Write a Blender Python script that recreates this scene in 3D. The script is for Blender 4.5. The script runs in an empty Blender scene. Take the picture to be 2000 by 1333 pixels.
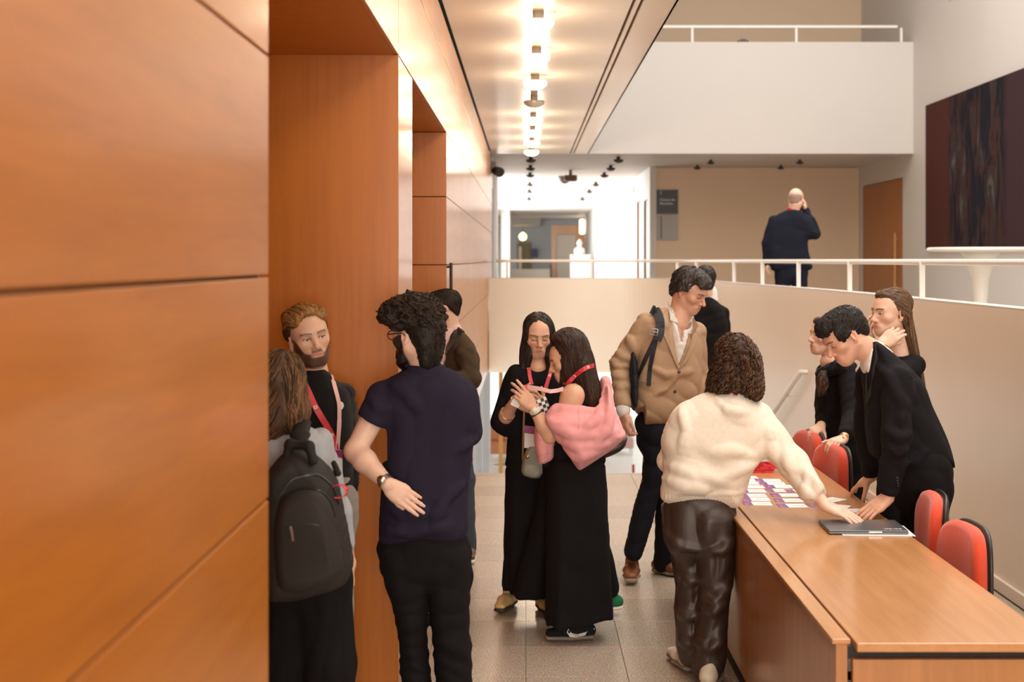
import bpy, math, random
import numpy as np
from mathutils import Vector, Matrix

SC = bpy.context.scene
COL = SC.collection
F = 2600.0            # focal length in pixels of the 2000 px wide frame
VX, VY, EYE = 1027.0, 508.0, 1.9

# ---------------------------------------------------------------- camera
cam_d = bpy.data.cameras.new('camera')
cam = bpy.data.objects.new('camera', cam_d); COL.objects.link(cam)
cam.location = (0, 0, EYE); cam.rotation_euler = (math.pi / 2, 0, 0)
cam_d.sensor_width = 36.0; cam_d.lens = 36.0 * F / 2000.0
cam_d.shift_x = -(VX - 1000.0) / 2000.0
cam_d.shift_y = -(666.5 - VY) / 2000.0
cam_d.clip_start = 0.05; cam_d.clip_end = 300
cam_d.dof.use_dof = True; cam_d.dof.focus_distance = 6.3; cam_d.dof.aperture_fstop = 3.2
SC.camera = cam
# ---------------------------------------------------------------- sky light and exposure
wd = bpy.data.worlds.new('world'); SC.world = wd; wd.use_nodes = True
bg = wd.node_tree.nodes['Background']
bg.inputs['Color'].default_value = (1.0, 0.97, 0.93, 1); bg.inputs['Strength'].default_value = 1.7
vs = SC.view_settings
vs.view_transform = 'Standard'; vs.look = 'None'; vs.gamma = 1.0; vs.use_curve_mapping = False
vs.exposure = 0.0
def area_light(name, loc, rot, sx, sy, watts, col):
    d = bpy.data.lights.new(name, 'AREA'); d.shape = 'RECTANGLE'; d.size = sx; d.size_y = sy; d.energy = watts; d.color = col
    o = bpy.data.objects.new(name, d); COL.objects.link(o); o.location = loc; o.rotation_euler = rot; return o
area_light('skylight', (3.65, 8.5, 9.05), (0, 0, 0), 4.4, 19.0, 1130, (1.0, 0.93, 0.84))                   # roof glazing of the atrium
area_light('hall_fill', (0.6, -6.6, 2.0), (math.pi/2, 0, 0), 3.4, 2.8, 560, (1.0, 0.90, 0.78))         # added frontal fill light, unseen, at the hall end behind the camera
area_light('corridor_window', (-0.84, 36.5, 2.4), (0, -math.pi/2, 0), 2.3, 18.0, 950, (1.0, 0.98, 0.95))   # windows along the corridor
LAMP_W = 10.0
WARM = (1.0, 0.80, 0.58)

# ---------------------------------------------------------------- helpers
def PT(px, py, z):
    """point that the photograph shows at pixel px,py, at distance z from the camera plane"""
    return np.array([(px - VX) / F * z, z, EYE - (py - VY) / F * z])

def tag(o, label=None, cat=None, group=None, kind=None):
    if label: o['label'] = label
    if cat: o['category'] = cat
    if group: o['group'] = group
    if kind: o['kind'] = kind
    return o

def empty(name, loc=(0, 0, 0), rz=0.0):
    o = bpy.data.objects.new(name, None); COL.objects.link(o)
    o.location = loc; o.rotation_euler = (0, 0, rz); o.empty_display_size = 0.1
    return o

class MB:
    """collects boxes, prisms, tubes and quads for ONE mesh object"""
    def __init__(s): s.v = []; s.f = []; s.m = []
    def add(s, vs, fs, mi=0):
        n = len(s.v); s.v += [tuple(map(float, v)) for v in vs]
        s.f += [tuple(i + n for i in f) for f in fs]; s.m += [mi] * len(fs); return s
    def box(s, x0, x1, y0, y1, z0, z1, mi=0):
        v = [(x0,y0,z0),(x1,y0,z0),(x1,y1,z0),(x0,y1,z0),(x0,y0,z1),(x1,y0,z1),(x1,y1,z1),(x0,y1,z1)]
        return s.add(v, [(0,3,2,1),(4,5,6,7),(0,1,5,4),(1,2,6,5),(2,3,7,6),(3,0,4,7)], mi)
    def obox(s, c, ax, h, mi=0):
        c = np.array(c, float); ax = [np.array(a, float) for a in ax]
        v = [c + ax[0]*h[0]*i + ax[1]*h[1]*j + ax[2]*h[2]*k for k in (-1,1) for j in (-1,1) for i in (-1,1)]
        return s.add(v, [(0,2,3,1),(4,5,7,6),(0,1,5,4),(1,3,7,5),(3,2,6,7),(2,0,4,6)], mi)
    def tube(s, pts, r, n=10, cap=True, mi=0, flat=1.0, up=(0,0,1)):
        P = [np.array(p, float) for p in pts]; N = len(P)
        R = [r]*N if np.isscalar(r) else list(r)
        vs = []; prev = None
        for i in range(N):
            t = P[min(i+1,N-1)] - P[max(i-1,0)]; t /= (np.linalg.norm(t)+1e-9)
            a = np.array(up, float) if prev is None else prev
            a = a - t*a.dot(t)
            if np.linalg.norm(a) < 1e-3: a = np.cross(t, (1,0.3,0.1))
            a /= np.linalg.norm(a); b = np.cross(t, a); prev = a
            for k in range(n):
                th = 2*math.pi*k/n
                vs.append(P[i] + R[i]*(math.cos(th)*a*flat + math.sin(th)*b))
        fs = [(i*n+k, i*n+(k+1)%n, (i+1)*n+(k+1)%n, (i+1)*n+k) for i in range(N-1) for k in range(n)]
        if cap: fs += [tuple(range(n-1,-1,-1)), tuple((N-1)*n+k for k in range(n))]
        return s.add(vs, fs, mi)
    def lathe(s, prof, c=(0,0,0), n=20, mi=0):
        vs = [(c[0]+r*math.cos(2*math.pi*k/n), c[1]+r*math.sin(2*math.pi*k/n), c[2]+z) for r, z in prof for k in range(n)]
        fs = [(i*n+k, i*n+(k+1)%n, (i+1)*n+(k+1)%n, (i+1)*n+k) for i in range(len(prof)-1) for k in range(n)]
        fs += [tuple(range(n-1,-1,-1)), tuple((len(prof)-1)*n+k for k in range(n))]
        return s.add(vs, fs, mi)
    def prism(s, poly, z0, z1, mi=0):
        n = len(poly)
        vs = [(x,y,z0) for x,y in poly] + [(x,y,z1) for x,y in poly]
        return s.add(vs, [tuple(range(n-1,-1,-1)), tuple(range(n,2*n))] + [(i,(i+1)%n,(i+1)%n+n,i+n) for i in range(n)], mi)
    def ribbon(s, pts, wid, thick=0.002, mi=0):
        """a flat band along pts; wid = width vectors, one for each point (full width)"""
        P = [np.array(p,float) for p in pts]; W = [np.array(w,float) for w in wid]; N = len(P); vs = []
        for i in range(N):
            t = P[min(i+1,N-1)]-P[max(i-1,0)]; nn = np.cross(t, W[i]); nn /= (np.linalg.norm(nn)+1e-9)
            for a, b in ((-.5,-.5),(.5,-.5),(.5,.5),(-.5,.5)): vs.append(P[i]+W[i]*a+nn*thick*b)
        fs = [(i*4+k, i*4+(k+1)%4, (i+1)*4+(k+1)%4, (i+1)*4+k) for i in range(N-1) for k in range(4)]
        fs += [(3,2,1,0), tuple((N-1)*4+k for k in range(4))]
        return s.add(vs, fs, mi)
    def build(s, name, mats, parent=None, smooth=False, bevel=0.0, origin=None):
        me = bpy.data.meshes.new(name); V = np.array(s.v, float)
        if origin is not None: V = V - np.array(origin, float)
        me.from_pydata([tuple(v) for v in V], [], s.f)
        mats = mats if isinstance(mats, (list, tuple)) else [mats]
        for m in mats: me.materials.append(m)
        if any(s.m): me.polygons.foreach_set('material_index', s.m)
        if smooth: me.polygons.foreach_set('use_smooth', [True]*len(me.polygons))
        me.validate(); me.update()
        o = bpy.data.objects.new(name, me); COL.objects.link(o)
        if parent is not None: o.parent = parent
        if origin is not None and parent is None: o.location = origin
        if bevel:
            b = o.modifiers.new('bevel', 'BEVEL'); b.width = bevel; b.segments = 2; b.limit_method = 'ANGLE'; b.angle_limit = 0.7
        return o

def struct(name, mb, mat, parent=None, **k):
    o = mb.build(name, mat, parent, **k)
    if parent is None: o['kind'] = 'structure'
    return o

# ---------------------------------------------------------------- materials
def new_mat(name):
    m = bpy.data.materials.new(name); m.use_nodes = True
    return m, m.node_tree, m.node_tree.nodes['Principled BSDF']
def plain(name, col, rough=0.6, metal=0.0, var=0.06, scale=8.0, bump=0.0, bscale=60.0, coat=0.0, sheen=0.0, spec=0.5, alpha=None):
    m, nt, p = new_mat(name); N = nt.nodes; L = nt.links
    p.inputs['Roughness'].default_value = rough; p.inputs['Metallic'].default_value = metal
    p.inputs['Coat Weight'].default_value = coat; p.inputs['Coat Roughness'].default_value = 0.15
    p.inputs['Sheen Weight'].default_value = sheen; p.inputs['Specular IOR Level'].default_value = spec
    tc = N.new('ShaderNodeTexCoord')
    if var > 0:
        nz = N.new('ShaderNodeTexNoise'); nz.inputs['Scale'].default_value = scale; nz.inputs['Detail'].default_value = 4
        L.new(tc.outputs['Object'], nz.inputs['Vector'])
        mx = N.new('ShaderNodeMix'); mx.data_type = 'RGBA'
        mx.inputs[6].default_value = tuple(max(0, c*(1-var)) for c in col) + (1,)
        mx.inputs[7].default_value = tuple(min(1, c*(1+var)) for c in col) + (1,)
        L.new(nz.outputs['Fac'], mx.inputs[0]); L.new(mx.outputs[2], p.inputs['Base Color'])
    else: p.inputs['Base Color'].default_value = tuple(col) + (1,)
    if bump > 0:
        nb = N.new('ShaderNodeTexNoise'); nb.inputs['Scale'].default_value = bscale; nb.inputs['Detail'].default_value = 3
        L.new(tc.outputs['Object'], nb.inputs['Vector'])
        b = N.new('ShaderNodeBump'); b.inputs['Strength'].default_value = bump; b.inputs['Distance'].default_value = 0.004
        L.new(nb.outputs['Fac'], b.inputs['Height']); L.new(b.outputs['Normal'], p.inputs['Normal'])
    return m
def wood(name, dark, light, grain=(30, 30, 1.2), rough=0.3, coat=0.35, coat_rough=0.2, stripes=0.5):
    m, nt, p = new_mat(name); N = nt.nodes; L = nt.links
    tc = N.new('ShaderNodeTexCoord'); mp = N.new('ShaderNodeMapping'); mp.inputs['Scale'].default_value = grain
    oi = N.new('ShaderNodeObjectInfo'); ad = N.new('ShaderNodeVectorMath'); ad.operation = 'ADD'
    L.new(tc.outputs['Object'], ad.inputs[0])
    ml = N.new('ShaderNodeMath'); ml.operation = 'MULTIPLY'; ml.inputs[1].default_value = 37.0
    L.new(oi.outputs['Random'], ml.inputs[0]); L.new(ml.outputs[0], ad.inputs[1]); L.new(ad.outputs[0], mp.inputs['Vector'])
    n1 = N.new('ShaderNodeTexNoise'); n1.inputs['Scale'].default_value = 1.0; n1.inputs['Detail'].default_value = 6; n1.inputs['Roughness'].default_value = 0.65; n1.inputs['Distortion'].default_value = 0.4
    L.new(mp.outputs[0], n1.inputs['Vector'])
    n2 = N.new('ShaderNodeTexNoise'); n2.inputs['Scale'].default_value = 1.3; n2.inputs['Detail'].default_value = 2
    L.new(tc.outputs['Object'], n2.inputs['Vector'])
    mix = N.new('ShaderNodeMath'); mix.operation = 'MULTIPLY_ADD'; mix.inputs[1].default_value = 0.45; 
    L.new(n2.outputs['Fac'], mix.inputs[0]); 
    m2 = N.new('ShaderNodeMath'); m2.operation = 'MULTIPLY'; m2.inputs[1].default_value = 0.75
    L.new(n1.outputs['Fac'], m2.inputs[0]); L.new(m2.outputs[0], mix.inputs[2])
    cr = N.new('ShaderNodeValToRGB'); cr.color_ramp.elements[0].position = 0.36; cr.color_ramp.elements[1].position = 0.82
    cr.color_ramp.elements[0].color = tuple(dark)+(1,); cr.color_ramp.elements[1].color = tuple(light)+(1,)
    L.new(mix.outputs[0], cr.inputs[0]); L.new(cr.outputs[0], p.inputs['Base Color'])
    p.inputs['Roughness'].default_value = rough; p.inputs['Coat Weight'].default_value = coat; p.inputs['Coat Roughness'].default_value = coat_rough
    b = N.new('ShaderNodeBump'); b.inputs['Strength'].default_value = 0.05; b.inputs['Distance'].default_value = 0.001
    L.new(n1.outputs['Fac'], b.inputs['Height']); L.new(b.outputs['Normal'], p.inputs['Normal'])
    return m
def emit(name, col, st):
    m, nt, p = new_mat(name)
    p.inputs['Base Color'].default_value = tuple(col)+(1,)
    p.inputs['Emission Color'].default_value = tuple(col)+(1,); p.inputs['Emission Strength'].default_value = st
    return m
def glass(name, rough=0.02):
    m, nt, p = new_mat(name); N = nt.nodes; L = nt.links
    tr = N.new('ShaderNodeBsdfTransparent'); tr.inputs[0].default_value = (0.94, 0.97, 0.97, 1)
    gl = N.new('ShaderNodeBsdfGlossy'); gl.inputs['Roughness'].default_value = rough
    fr = N.new('ShaderNodeFresnel'); fr.inputs[0].default_value = 1.35
    ms = N.new('ShaderNodeMixShader'); L.new(fr.outputs[0], ms.inputs[0]); L.new(tr.outputs[0], ms.inputs[1]); L.new(gl.outputs[0], ms.inputs[2])
    L.new(ms.outputs[0], nt.nodes['Material Output'].inputs[0])
    return m
def terrazzo(name):
    m, nt, p = new_mat(name); N = nt.nodes; L = nt.links
    tc = N.new('ShaderNodeTexCoord'); oi = N.new('ShaderNodeObjectInfo')
    geo = N.new('ShaderNodeNewGeometry')
    n1 = N.new('ShaderNodeTexNoise'); n1.inputs['Scale'].default_value = 130; n1.inputs['Detail'].default_value = 4; n1.inputs['Roughness'].default_value = 0.7
    L.new(geo.outputs['Position'], n1.inputs['Vector'])
    v = N.new('ShaderNodeTexVoronoi'); v.inputs['Scale'].default_value = 95
    L.new(geo.outputs['Position'], v.inputs['Vector'])
    cr = N.new('ShaderNodeValToRGB'); e = cr.color_ramp.elements
    e[0].position = 0.34; e[0].color = (0.14,0.115,0.095,1); e[1].position = 0.62; e[1].color = (0.58,0.47,0.365,1)
    k = cr.color_ramp.elements.new(0.47); k.color = (0.40,0.318,0.24,1)
    L.new(n1.outputs['Fac'], cr.inputs[0])
    mx = N.new('ShaderNodeMix'); mx.data_type = 'RGBA'; mx.blend_type = 'MULTIPLY'; mx.inputs[0].default_value = 0.25
    L.new(cr.outputs[0], mx.inputs[6]); L.new(v.outputs['Color'], mx.inputs[7])
    hs = N.new('ShaderNodeHueSaturation'); hs.inputs['Saturation'].default_value = 0.85
    mr = N.new('ShaderNodeMapRange'); mr.inputs[3].default_value = 1.02; mr.inputs[4].default_value = 1.22
    L.new(oi.outputs['Random'], mr.inputs[0]); L.new(mr.outputs[0], hs.inputs['Value'])
    L.new(mx.outputs[2], hs.inputs['Color']); L.new(hs.outputs[0], p.inputs['Base Color'])
    p.inputs['Roughness'].default_value = 0.24; p.inputs['Specular IOR Level'].default_value = 0.5
    return m

M = {}
M['panel'] = wood('veneer panel', (0.355,0.105,0.002), (0.50,0.165,0.005), (1.0, 2.2, 26), 0.40, 0.42, 0.14)
M['reveal'] = wood('veneer reveal', (0.40,0.108,0.002), (0.54,0.165,0.005), (24, 24, 1.0), 0.42, 0.2, 0.25)
M['desk'] = wood('desk veneer', (0.40,0.175,0.055), (0.58,0.285,0.11), (26, 1.5, 26), 0.28, 0.5, 0.12)
M['desk_front'] = wood('desk front veneer', (0.30,0.12,0.03), (0.48,0.21,0.07), (24, 24, 1.2), 0.3, 0.5, 0.15)
M['door'] = wood('door veneer', (0.30,0.095,0.010), (0.42,0.15,0.02), (40, 40, 1.0), 0.4, 0.2, 0.3)
M['white'] = plain('white paint', (0.645,0.61,0.58), 0.55, var=0.015, scale=1.5, bump=0.02)
M['plaster'] = plain('beige plaster', (0.80,0.71,0.59), 0.38, var=0.03, scale=1.2, bump=0.02, coat=0.1)
M['recess'] = plain('warm grey plaster', (0.76,0.585,0.42), 0.55, var=0.02, scale=1.2)
M['ceiling'] = plain('ceiling lacquer', (0.78,0.67,0.555), 0.32, var=0.015, scale=1.0, coat=0.15)
M['rail'] = plain('white lacquered steel', (0.85,0.82,0.78), 0.3, var=0.01)
M['dark'] = plain('dark recess', (0.02,0.016,0.013), 0.7, var=0.0)
M['black'] = plain('black plastic', (0.015,0.015,0.016), 0.4, var=0.0)
M['steel'] = plain('brushed steel', (0.6,0.58,0.55), 0.3, 1.0, var=0.02)
M['gold'] = plain('gold metal', (0.75,0.48,0.2), 0.25, 1.0, var=0.02)
M['floor'] = terrazzo('speckled granite')
M['stone'] = plain('floor edge stone', (0.42,0.37,0.31), 0.3, var=0.1, scale=90)
M['grout'] = plain('grout', (0.16,0.13,0.11), 0.8, var=0.0)
M['lamp_on'] = emit('lamp glow', (1.0,0.82,0.58), 14.0)
M['lamp_body'] = plain('lamp metal', (0.75,0.70,0.63), 0.35, 0.3, var=0.01)
M['lamp_dark'] = plain('dark lamp metal', (0.07,0.06,0.055), 0.4, 0.4, var=0.01)
M['glass'] = glass('clear glass')

# ---------------------------------------------------------------- the room
XL = -0.56
# floor: structure with separate tiles
TS = 0.465; TY0 = 6.069; FEND = 11.85
fl = MB().box(-2.3, 2.7, -7, FEND-0.06, -0.3, -0.008)
floor = struct('floor', fl, M['floor'])
def tile_mesh(sx, sy):
    g = 0.0012; b = 0.0015
    v = [(g,g,-.008),(sx-g,g,-.008),(sx-g,sy-g,-.008),(g,sy-g,-.008),(g,g,-b),(sx-g,g,-b),(sx-g,sy-g,-b),(g,sy-g,-b),
         (g+b,g+b,0),(sx-g-b,g+b,0),(sx-g-b,sy-g-b,0),(g+b,sy-g-b,0)]
    f = [(0,1,5,4),(1,2,6,5),(2,3,7,6),(3,0,4,7),(4,5,9,8),(5,6,10,9),(6,7,11,10),(7,4,8,11),(8,9,10,11)]
    me = bpy.data.meshes.new('tile'); me.from_pydata(v, [], f); me.materials.append(M['floor']); return me
tm = tile_mesh(TS, TS)
rows = [TY0 + TS*k for k in range(-7, 13)]
for i in range(-4, 6):
    for j, y in enumerate(rows):
        x = i*TS
        sx = min(TS, 2.68 - x); sy = min(TS, FEND-0.06-y)
        if sx < 0.05 or sy < 0.05: continue
        if x < -0.6 and not (3.0 < y < 9.2): continue
        o = bpy.data.objects.new('tile', tm if (sx == TS and sy == TS) else tile_mesh(sx, sy)); COL.objects.link(o)
        o.parent = floor; o.location = (x, y, 0)
struct('trim_1', MB().box(-0.56, 2.68, FEND-0.06, FEND, -0.3, 0.002), M['stone'], bevel=0.004)
# stair going down to the lobby (below the floor edge)
st = MB()
for k in range(20):
    st.box(-0.54, 2.62, FEND + k*0.36, FEND + (k+1)*0.36, -3.2, -0.15*(k+1))
struct('stair_flight', st, M['stone'])

# left wall in veneer panels ------------------------------------------------
def wall_panels(wall, y0, y1, zs, splits=(), gap=0.006):
    ys = [y0] + list(splits) + [y1]
    for a, b in zip(ys[:-1], ys[1:]):
        for z0, z1 in zip(zs[:-1], zs[1:]):
            mb = MB().box(XL-0.02, XL, a+gap/2, b-gap/2, z0+gap/2, z1-gap/2)
            mb.build('panel', M['panel'], wall, bevel=0.0025)
ZR = [0.0, 0.42, 0.90, 1.38, 1.865, 2.345, 2.80]     # joint heights
ZU = [2.80, 3.29, 3.565]
w = struct('wall_left', MB().box(XL-0.5, XL-0.022, -7, 2.9-0.002, 0, 3.6).box(XL-0.5, XL-0.022, 2.9, 5.86, 2.815, 3.6)
        .box(XL-0.9, XL-0.022, 5.862, 6.57-0.002, 0, 3.6).box(XL-0.9, XL-0.022, 6.57, 9.39, 2.815, 3.6)
        .box(XL-0.9, XL-0.022, 9.392, FEND, 0, 3.6).box(XL-0.3, XL-0.022, FEND, 22.4, 0.25, 3.6), M['dark'])
wall_panels(w, -3.0, 2.9, ZR, (0.35,)); wall_panels(w, -3.0, 2.9, ZU, (0.35,))
wall_panels(w, 2.9, 5.86, ZU)
wall_panels(w, 5.86, 6.57, [0.0, 2.80]); wall_panels(w, 5.86, 9.39, ZU)
wall_panels(w, 9.39, FEND, ZR); wall_panels(w, FEND, 22.35, [0.25, 0.42, 0.90, 1.38, 1.865, 2.345, 2.80], (16.2,)); wall_panels(w, 9.39, 22.35, ZU, (16.2,))
# recess reveals facing the camera, soffits, recess backs
w2 = struct('trim_2', MB().box(-2.0, XL, 5.845, 5.862, 0, 2.80), M['reveal'])
w3 = struct('trim_3', MB().box(-2.0, XL-0.02, 9.372, 9.392, 0, 2.80), M['dark'])
for z0, z1 in zip(ZR[:-1], ZR[1:]):
    MB().box(-2.0, XL-0.0, 9.36, 9.374, z0+.003, z1-.003).build('panel', M['reveal'], w3, bevel=0.002)
struct('trim_4', MB().box(-2.0, XL-0.02, 2.9, 5.85, 2.80, 2.815), M['reveal'])
struct('trim_5', MB().box(-2.0, XL-0.02, 6.57, 9.38, 2.80, 2.815), M['reveal'])
struct('wall_recess', MB().box(-2.1, -2.0, 2.5, 9.5, 0, 2.9), M['reveal'])
struct('trim_6', MB().box(-2.0, XL-0.02, 2.885, 2.899, 0, 2.80), M['reveal'])
struct('trim_7', MB().box(-2.0, XL-0.02, 6.571, 6.585, 0, 2.80), M['reveal'])
# door pull edge on the far pier
tag(MB().tube([(XL+0.03, 9.44, 1.55), (XL+0.03, 9.44, 1.88)], 0.012, 8).obox((XL+0.015, 9.44, 1.58), np.eye(3), (0.016,0.008,0.008)).obox((XL+0.015, 9.44, 1.85), np.eye(3), (0.016,0.008,0.008))
    .build('door_pull', M['black'], smooth=True), 'slim black vertical pull fixed at the edge of the wood panelled pier', 'handle')

# ceiling -------------------------------------------------------------------
CE = 3.6; CY1 = 21.3
ceil = struct('ceiling', MB().box(XL-0.05, 1.0, -7, CY1, CE+0.05, CE+0.25), M['dark'])
ys = list(np.arange(-6.6, CY1-0.5, 2.6)) + [CY1]
for a, b in zip(ys[:-1], ys[1:]):
    for x0, x1 in ((XL+0.012, 0.70), (0.722, 0.752), (0.774, 1.0)):
        MB().box(x0, x1, a+.0015, b-.0015, CE, CE+0.05).build('panel', M['ceiling'], ceil)
MB().box(0.985, 1.0, -7, CY1, CE-0.0, CE+0.25).build('edge_board', M['ceiling'], ceil)
# corridor behind, on the raised floor
UP = 0.84; CY2 = 52.0
struct('ceiling_corridor', MB().box(XL-0.3, 2.45, CY1+0.02, CY2, CE+0.028, CE+0.2), M['white'])
PATH = [(2.72,-4),(2.72,4),(2.72,9.5),(2.70,11.2),(2.64,12.8),(2.54,14.2),(2.43,15.8),(2.32,17.4),(2.2,18.6),(2.0,19.4),(1.66,19.78),(1.2,19.85),(0.4,19.85),(-0.55,19.85)]
def smooth_path(p, n=6):
    P = np.array(p, float); out = []
    for i in range(len(P)-1):
        p0, p1, p2, p3 = P[max(i-1,0)], P[i], P[i+1], P[min(i+2,len(P)-1)]
        for k in range(n):
            t = k/n
            out.append(0.5*((2*p1)+(-p0+p2)*t+(2*p0-5*p1+4*p2-p3)*t*t+(-p0+3*p1-3*p2+p3)*t**3))
    out.append(P[-1]); return np.array(out)
PP = smooth_path(PATH)
def path_wall(z0, z1, i0, i1, th, mat, name):
    mb = MB(); pts = PP[i0:i1]; n = len(pts)
    T = np.gradient(pts, axis=0); T /= np.linalg.norm(T, axis=1)[:,None]; Nn = np.stack([T[:,1], -T[:,0]], 1)   # outward (to the right / back)
    vs = []
    for k in range(n):
        a = pts[k]; b = pts[k] + Nn[k]*th
        vs += [(a[0],a[1],z0),(a[0],a[1],z1),(b[0],b[1],z1),(b[0],b[1],z0)]
    fs = [(k*4+j, k*4+(j+1)%4, (k+1)*4+(j+1)%4, (k+1)*4+j) for k in range(n-1) for j in range(4)]
    fs += [(3,2,1,0), tuple((n-1)*4+j for j in range(4))]
    mb.add(vs, fs); return struct(name, mb, mat)
ib = 6*7
path_wall(-3.2, 1.62, 0, ib+1, 0.12, M['plaster'], 'wall_right')
path_wall(0.22, 1.62, ib, len(PP), 0.12, M['plaster'], 'wall_bridge')
path_wall(1.6202, 1.632, 0, len(PP), 0.13, M['white'], 'trim_8')
# raised floor behind the parapet
poly = [(6.3,-4)] + [(6.3, 24.8), (2.45, 24.8), (2.45, CY2+10), (XL-0.3, CY2+10), (XL-0.3, 19.97)] + [(p[0]+0.1, p[1]+0.1 if p[1] > 18 else p[1]) for p in PP[::-1][3:]]
struct('floor_raised', MB().prism(poly, UP-0.6, UP), M['stone'])
# baseboard at the foot of the right wall
struct('baseboard_right', MB().box(2.70, 2.722, -2, 11.2, 0.0, 0.075), M['plaster'], bevel=0.004)
# railing on the parapet
rail = empty('parapet_railing', (2.75, 10, 1.63))
def lp(x, y, z): return np.array([x-2.75, y-10.0, z-1.63])
def on_path(px):
    best = None
    for k in range(len(PP)-1):
        xa = VX + PP[k][0]/max(PP[k][1],.1)*F; xb = VX + PP[k+1][0]/max(PP[k+1][1],.1)*F
        if PP[k][1] > 3 and (xa-px)*(xb-px) <= 0:
            t = (px-xa)/(xb-xa+1e-9); best = PP[k]*(1-t)+PP[k+1]*t
    return best
RZ = 1.885
pts = [lp(p[0]+0.05 if p[1] < 19 else p[0], p[1]+(0.05 if p[1] > 18.5 else 0), RZ) for p in PP if p[0] > -0.45]
MB().tube(pts, 0.021, 8).build('handrail', M['rail'], rail, smooth=True)
for px in (2015, 1793, 1652, 1553, 1483, 1428, 1355, 1318, 1150, 985):
    q = on_path(px)
    if q is None: continue
    MB().obox(lp(q[0]+0.04, q[1]+0.03, (1.63+RZ)/2), np.eye(3), (0.018, 0.012, (RZ-1.63)/2)).build('baluster', M['rail'], rail)
for px, yy in ((0, 6.0), (0, 4.4), (0, 2.8)):
    MB().obox(lp(2.76, yy, (1.63+RZ)/2), np.eye(3), (0.018, 0.012, (RZ-1.63)/2)).build('baluster', M['rail'], rail)
tag(rail, 'white steel railing with thin posts curving along the beige parapet', 'railing')
# stair handrail on the right wall
hr = empty('stair_handrail', (2.5, 13, 0.5))
a = PT(1564, 727, 12.55); b = PT(1507, 812, 13.55); b = a + (b-a)*1.6; a2 = a + np.array([0.12, -0.02, 0.0])
org = np.array([2.5, 13, 0.5])
MB().tube([a2-org, a-org, b-org], 0.024, 8).build('rail_bar', M['rail'], hr, smooth=True)
MB().obox(a-org+(b-a)*0.3+np.array([0.06,0,-0.02]), np.eye(3), (0.05,0.012,0.012)).build('bracket', M['rail'], hr)
tag(hr, 'white sloping handrail of the stair down, on the wall behind the desk', 'railing')

# atrium shell --------------------------------------------------------------
WX = 6.2; BY = 21.3; RY = 24.8
struct('wall_atrium', MB().box(WX, WX+0.15, -7, 21.9, UP, 9.0).box(WX, WX+0.15, 21.9, 24.55, 3.26, 9.0).box(WX, WX+0.15, 24.55, 30, UP, 9.0).box(WX+0.06, WX+0.15, 21.9, 24.55, UP, 3.26), M['white'])
struct('wall_balcony', MB().box(1.0, WX, BY, BY+0.15, CE+0.002, 5.39), M['white'])
struct('trim_9', MB().box(XL-0.05, 1.0, BY-0.005, BY+0.15, CE+0.0, 3.9), M['white'])
struct('floor_balcony', MB().box(1.0, WX, BY+0.15, 30, CE+0.03, CE+0.5), M['white'])
struct('wall_recess_back', MB().box(2.42, WX, RY, RY+0.15, UP, CE+0.02), M['recess'])
struct('wall_upper_back', MB().box(1.0, WX, 24.6, 24.75, CE+0.5, 9.0), M['recess'])
struct('wall_hall_upper', MB().box(0.85, 1.0, -7, 28, CE+0.26, 9.0), M['white'])
struct('ceiling_atrium', MB().box(0.85, WX+0.2, 18.2, 30, 9.0, 9.2).box(0.85, WX+0.2, -7, -1.2, 9.0, 9.2).box(0.85, 1.4, -1.2, 18.2, 9.0, 9.2).box(5.9, WX+0.2, -1.2, 18.2, 9.0, 9.2), M['white'])
# upper railing
ur = empty('balcony_railing', (3.6, BY+0.07, 5.39))
MB().box(-2.6, 2.36, -0.025, 0.025, 0.235, 0.275).build('top_rail', M['rail'], ur)
for px in (1352, 1555, 1760):
    x = (px-VX)/F*(BY+0.07) - 3.6
    MB().box(x-0.018, x+0.018, -0.015, 0.015, 0.0, 0.236).build('baluster', M['rail'], ur)
tag(ur, 'thin white railing on top of the high white balcony wall', 'railing')
tag(MB().box(-0.09,0.09,-0.03,0.03,0,0.03).box(-0.05,0.05,-0.031,0.0,0.03,0.05).build('balcony_sensor', M['lamp_dark'], origin=None), 'tiny dark sensor box on the balcony wall top', 'sensor').location = ((1452-VX)/F*BY, BY+0.05, 5.39)
# door in the recess side wall
dr = struct('door_1', MB().box(WX+0.01, WX+0.055, 21.93, 24.52, UP, 3.24), M['door'])
MB().tube([(WX-0.03, 22.25, 1.35), (WX-0.03, 22.25, 2.35)], 0.02, 8).obox((WX-0.01,22.25,1.45), np.eye(3), (0.03,0.012,0.012)).obox((WX-0.01,22.25,2.25), np.eye(3), (0.03,0.012,0.012)).build('door_handle', M['desk'], dr)
# corridor walls
cr_ = struct('wall_corridor_right', MB().box(2.30, 2.42, RY-0.12, 25.1, UP, CE+0.03).box(2.30, 2.42, 25.1, 25.95, 3.05, CE+0.03).box(2.30, 2.42, 25.95, 26.5, UP, CE+0.03)
    .box(2.30, 2.42, 26.5, 27.6, 3.1, CE+0.03).box(2.30, 2.42, 27.6, CY2, UP, CE+0.03).box(2.37, 2.42, 25.1, 27.6, UP, 3.1), M['white'])
struct('door_2', MB().box(2.34, 2.37, 25.12, 25.93, UP, 3.05), M['door'])
struct('door_3', MB().box(2.34, 2.37, 26.52, 27.58, UP, 3.1), M['door'])
struct('wall_corridor_left', MB().box(XL-0.3, XL, 22.4, 27, UP, CE+0.03).box(XL-0.3, XL, 27, 46, UP, UP+0.3).box(XL-0.3, XL, 46, CY2, UP, CE+0.03), M['white'])
tag(MB().box(XL, XL+0.01, 22.36, 22.40, 1.2, 3.1).build('trim_10', M['lamp_dark']), kind='structure')
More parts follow.
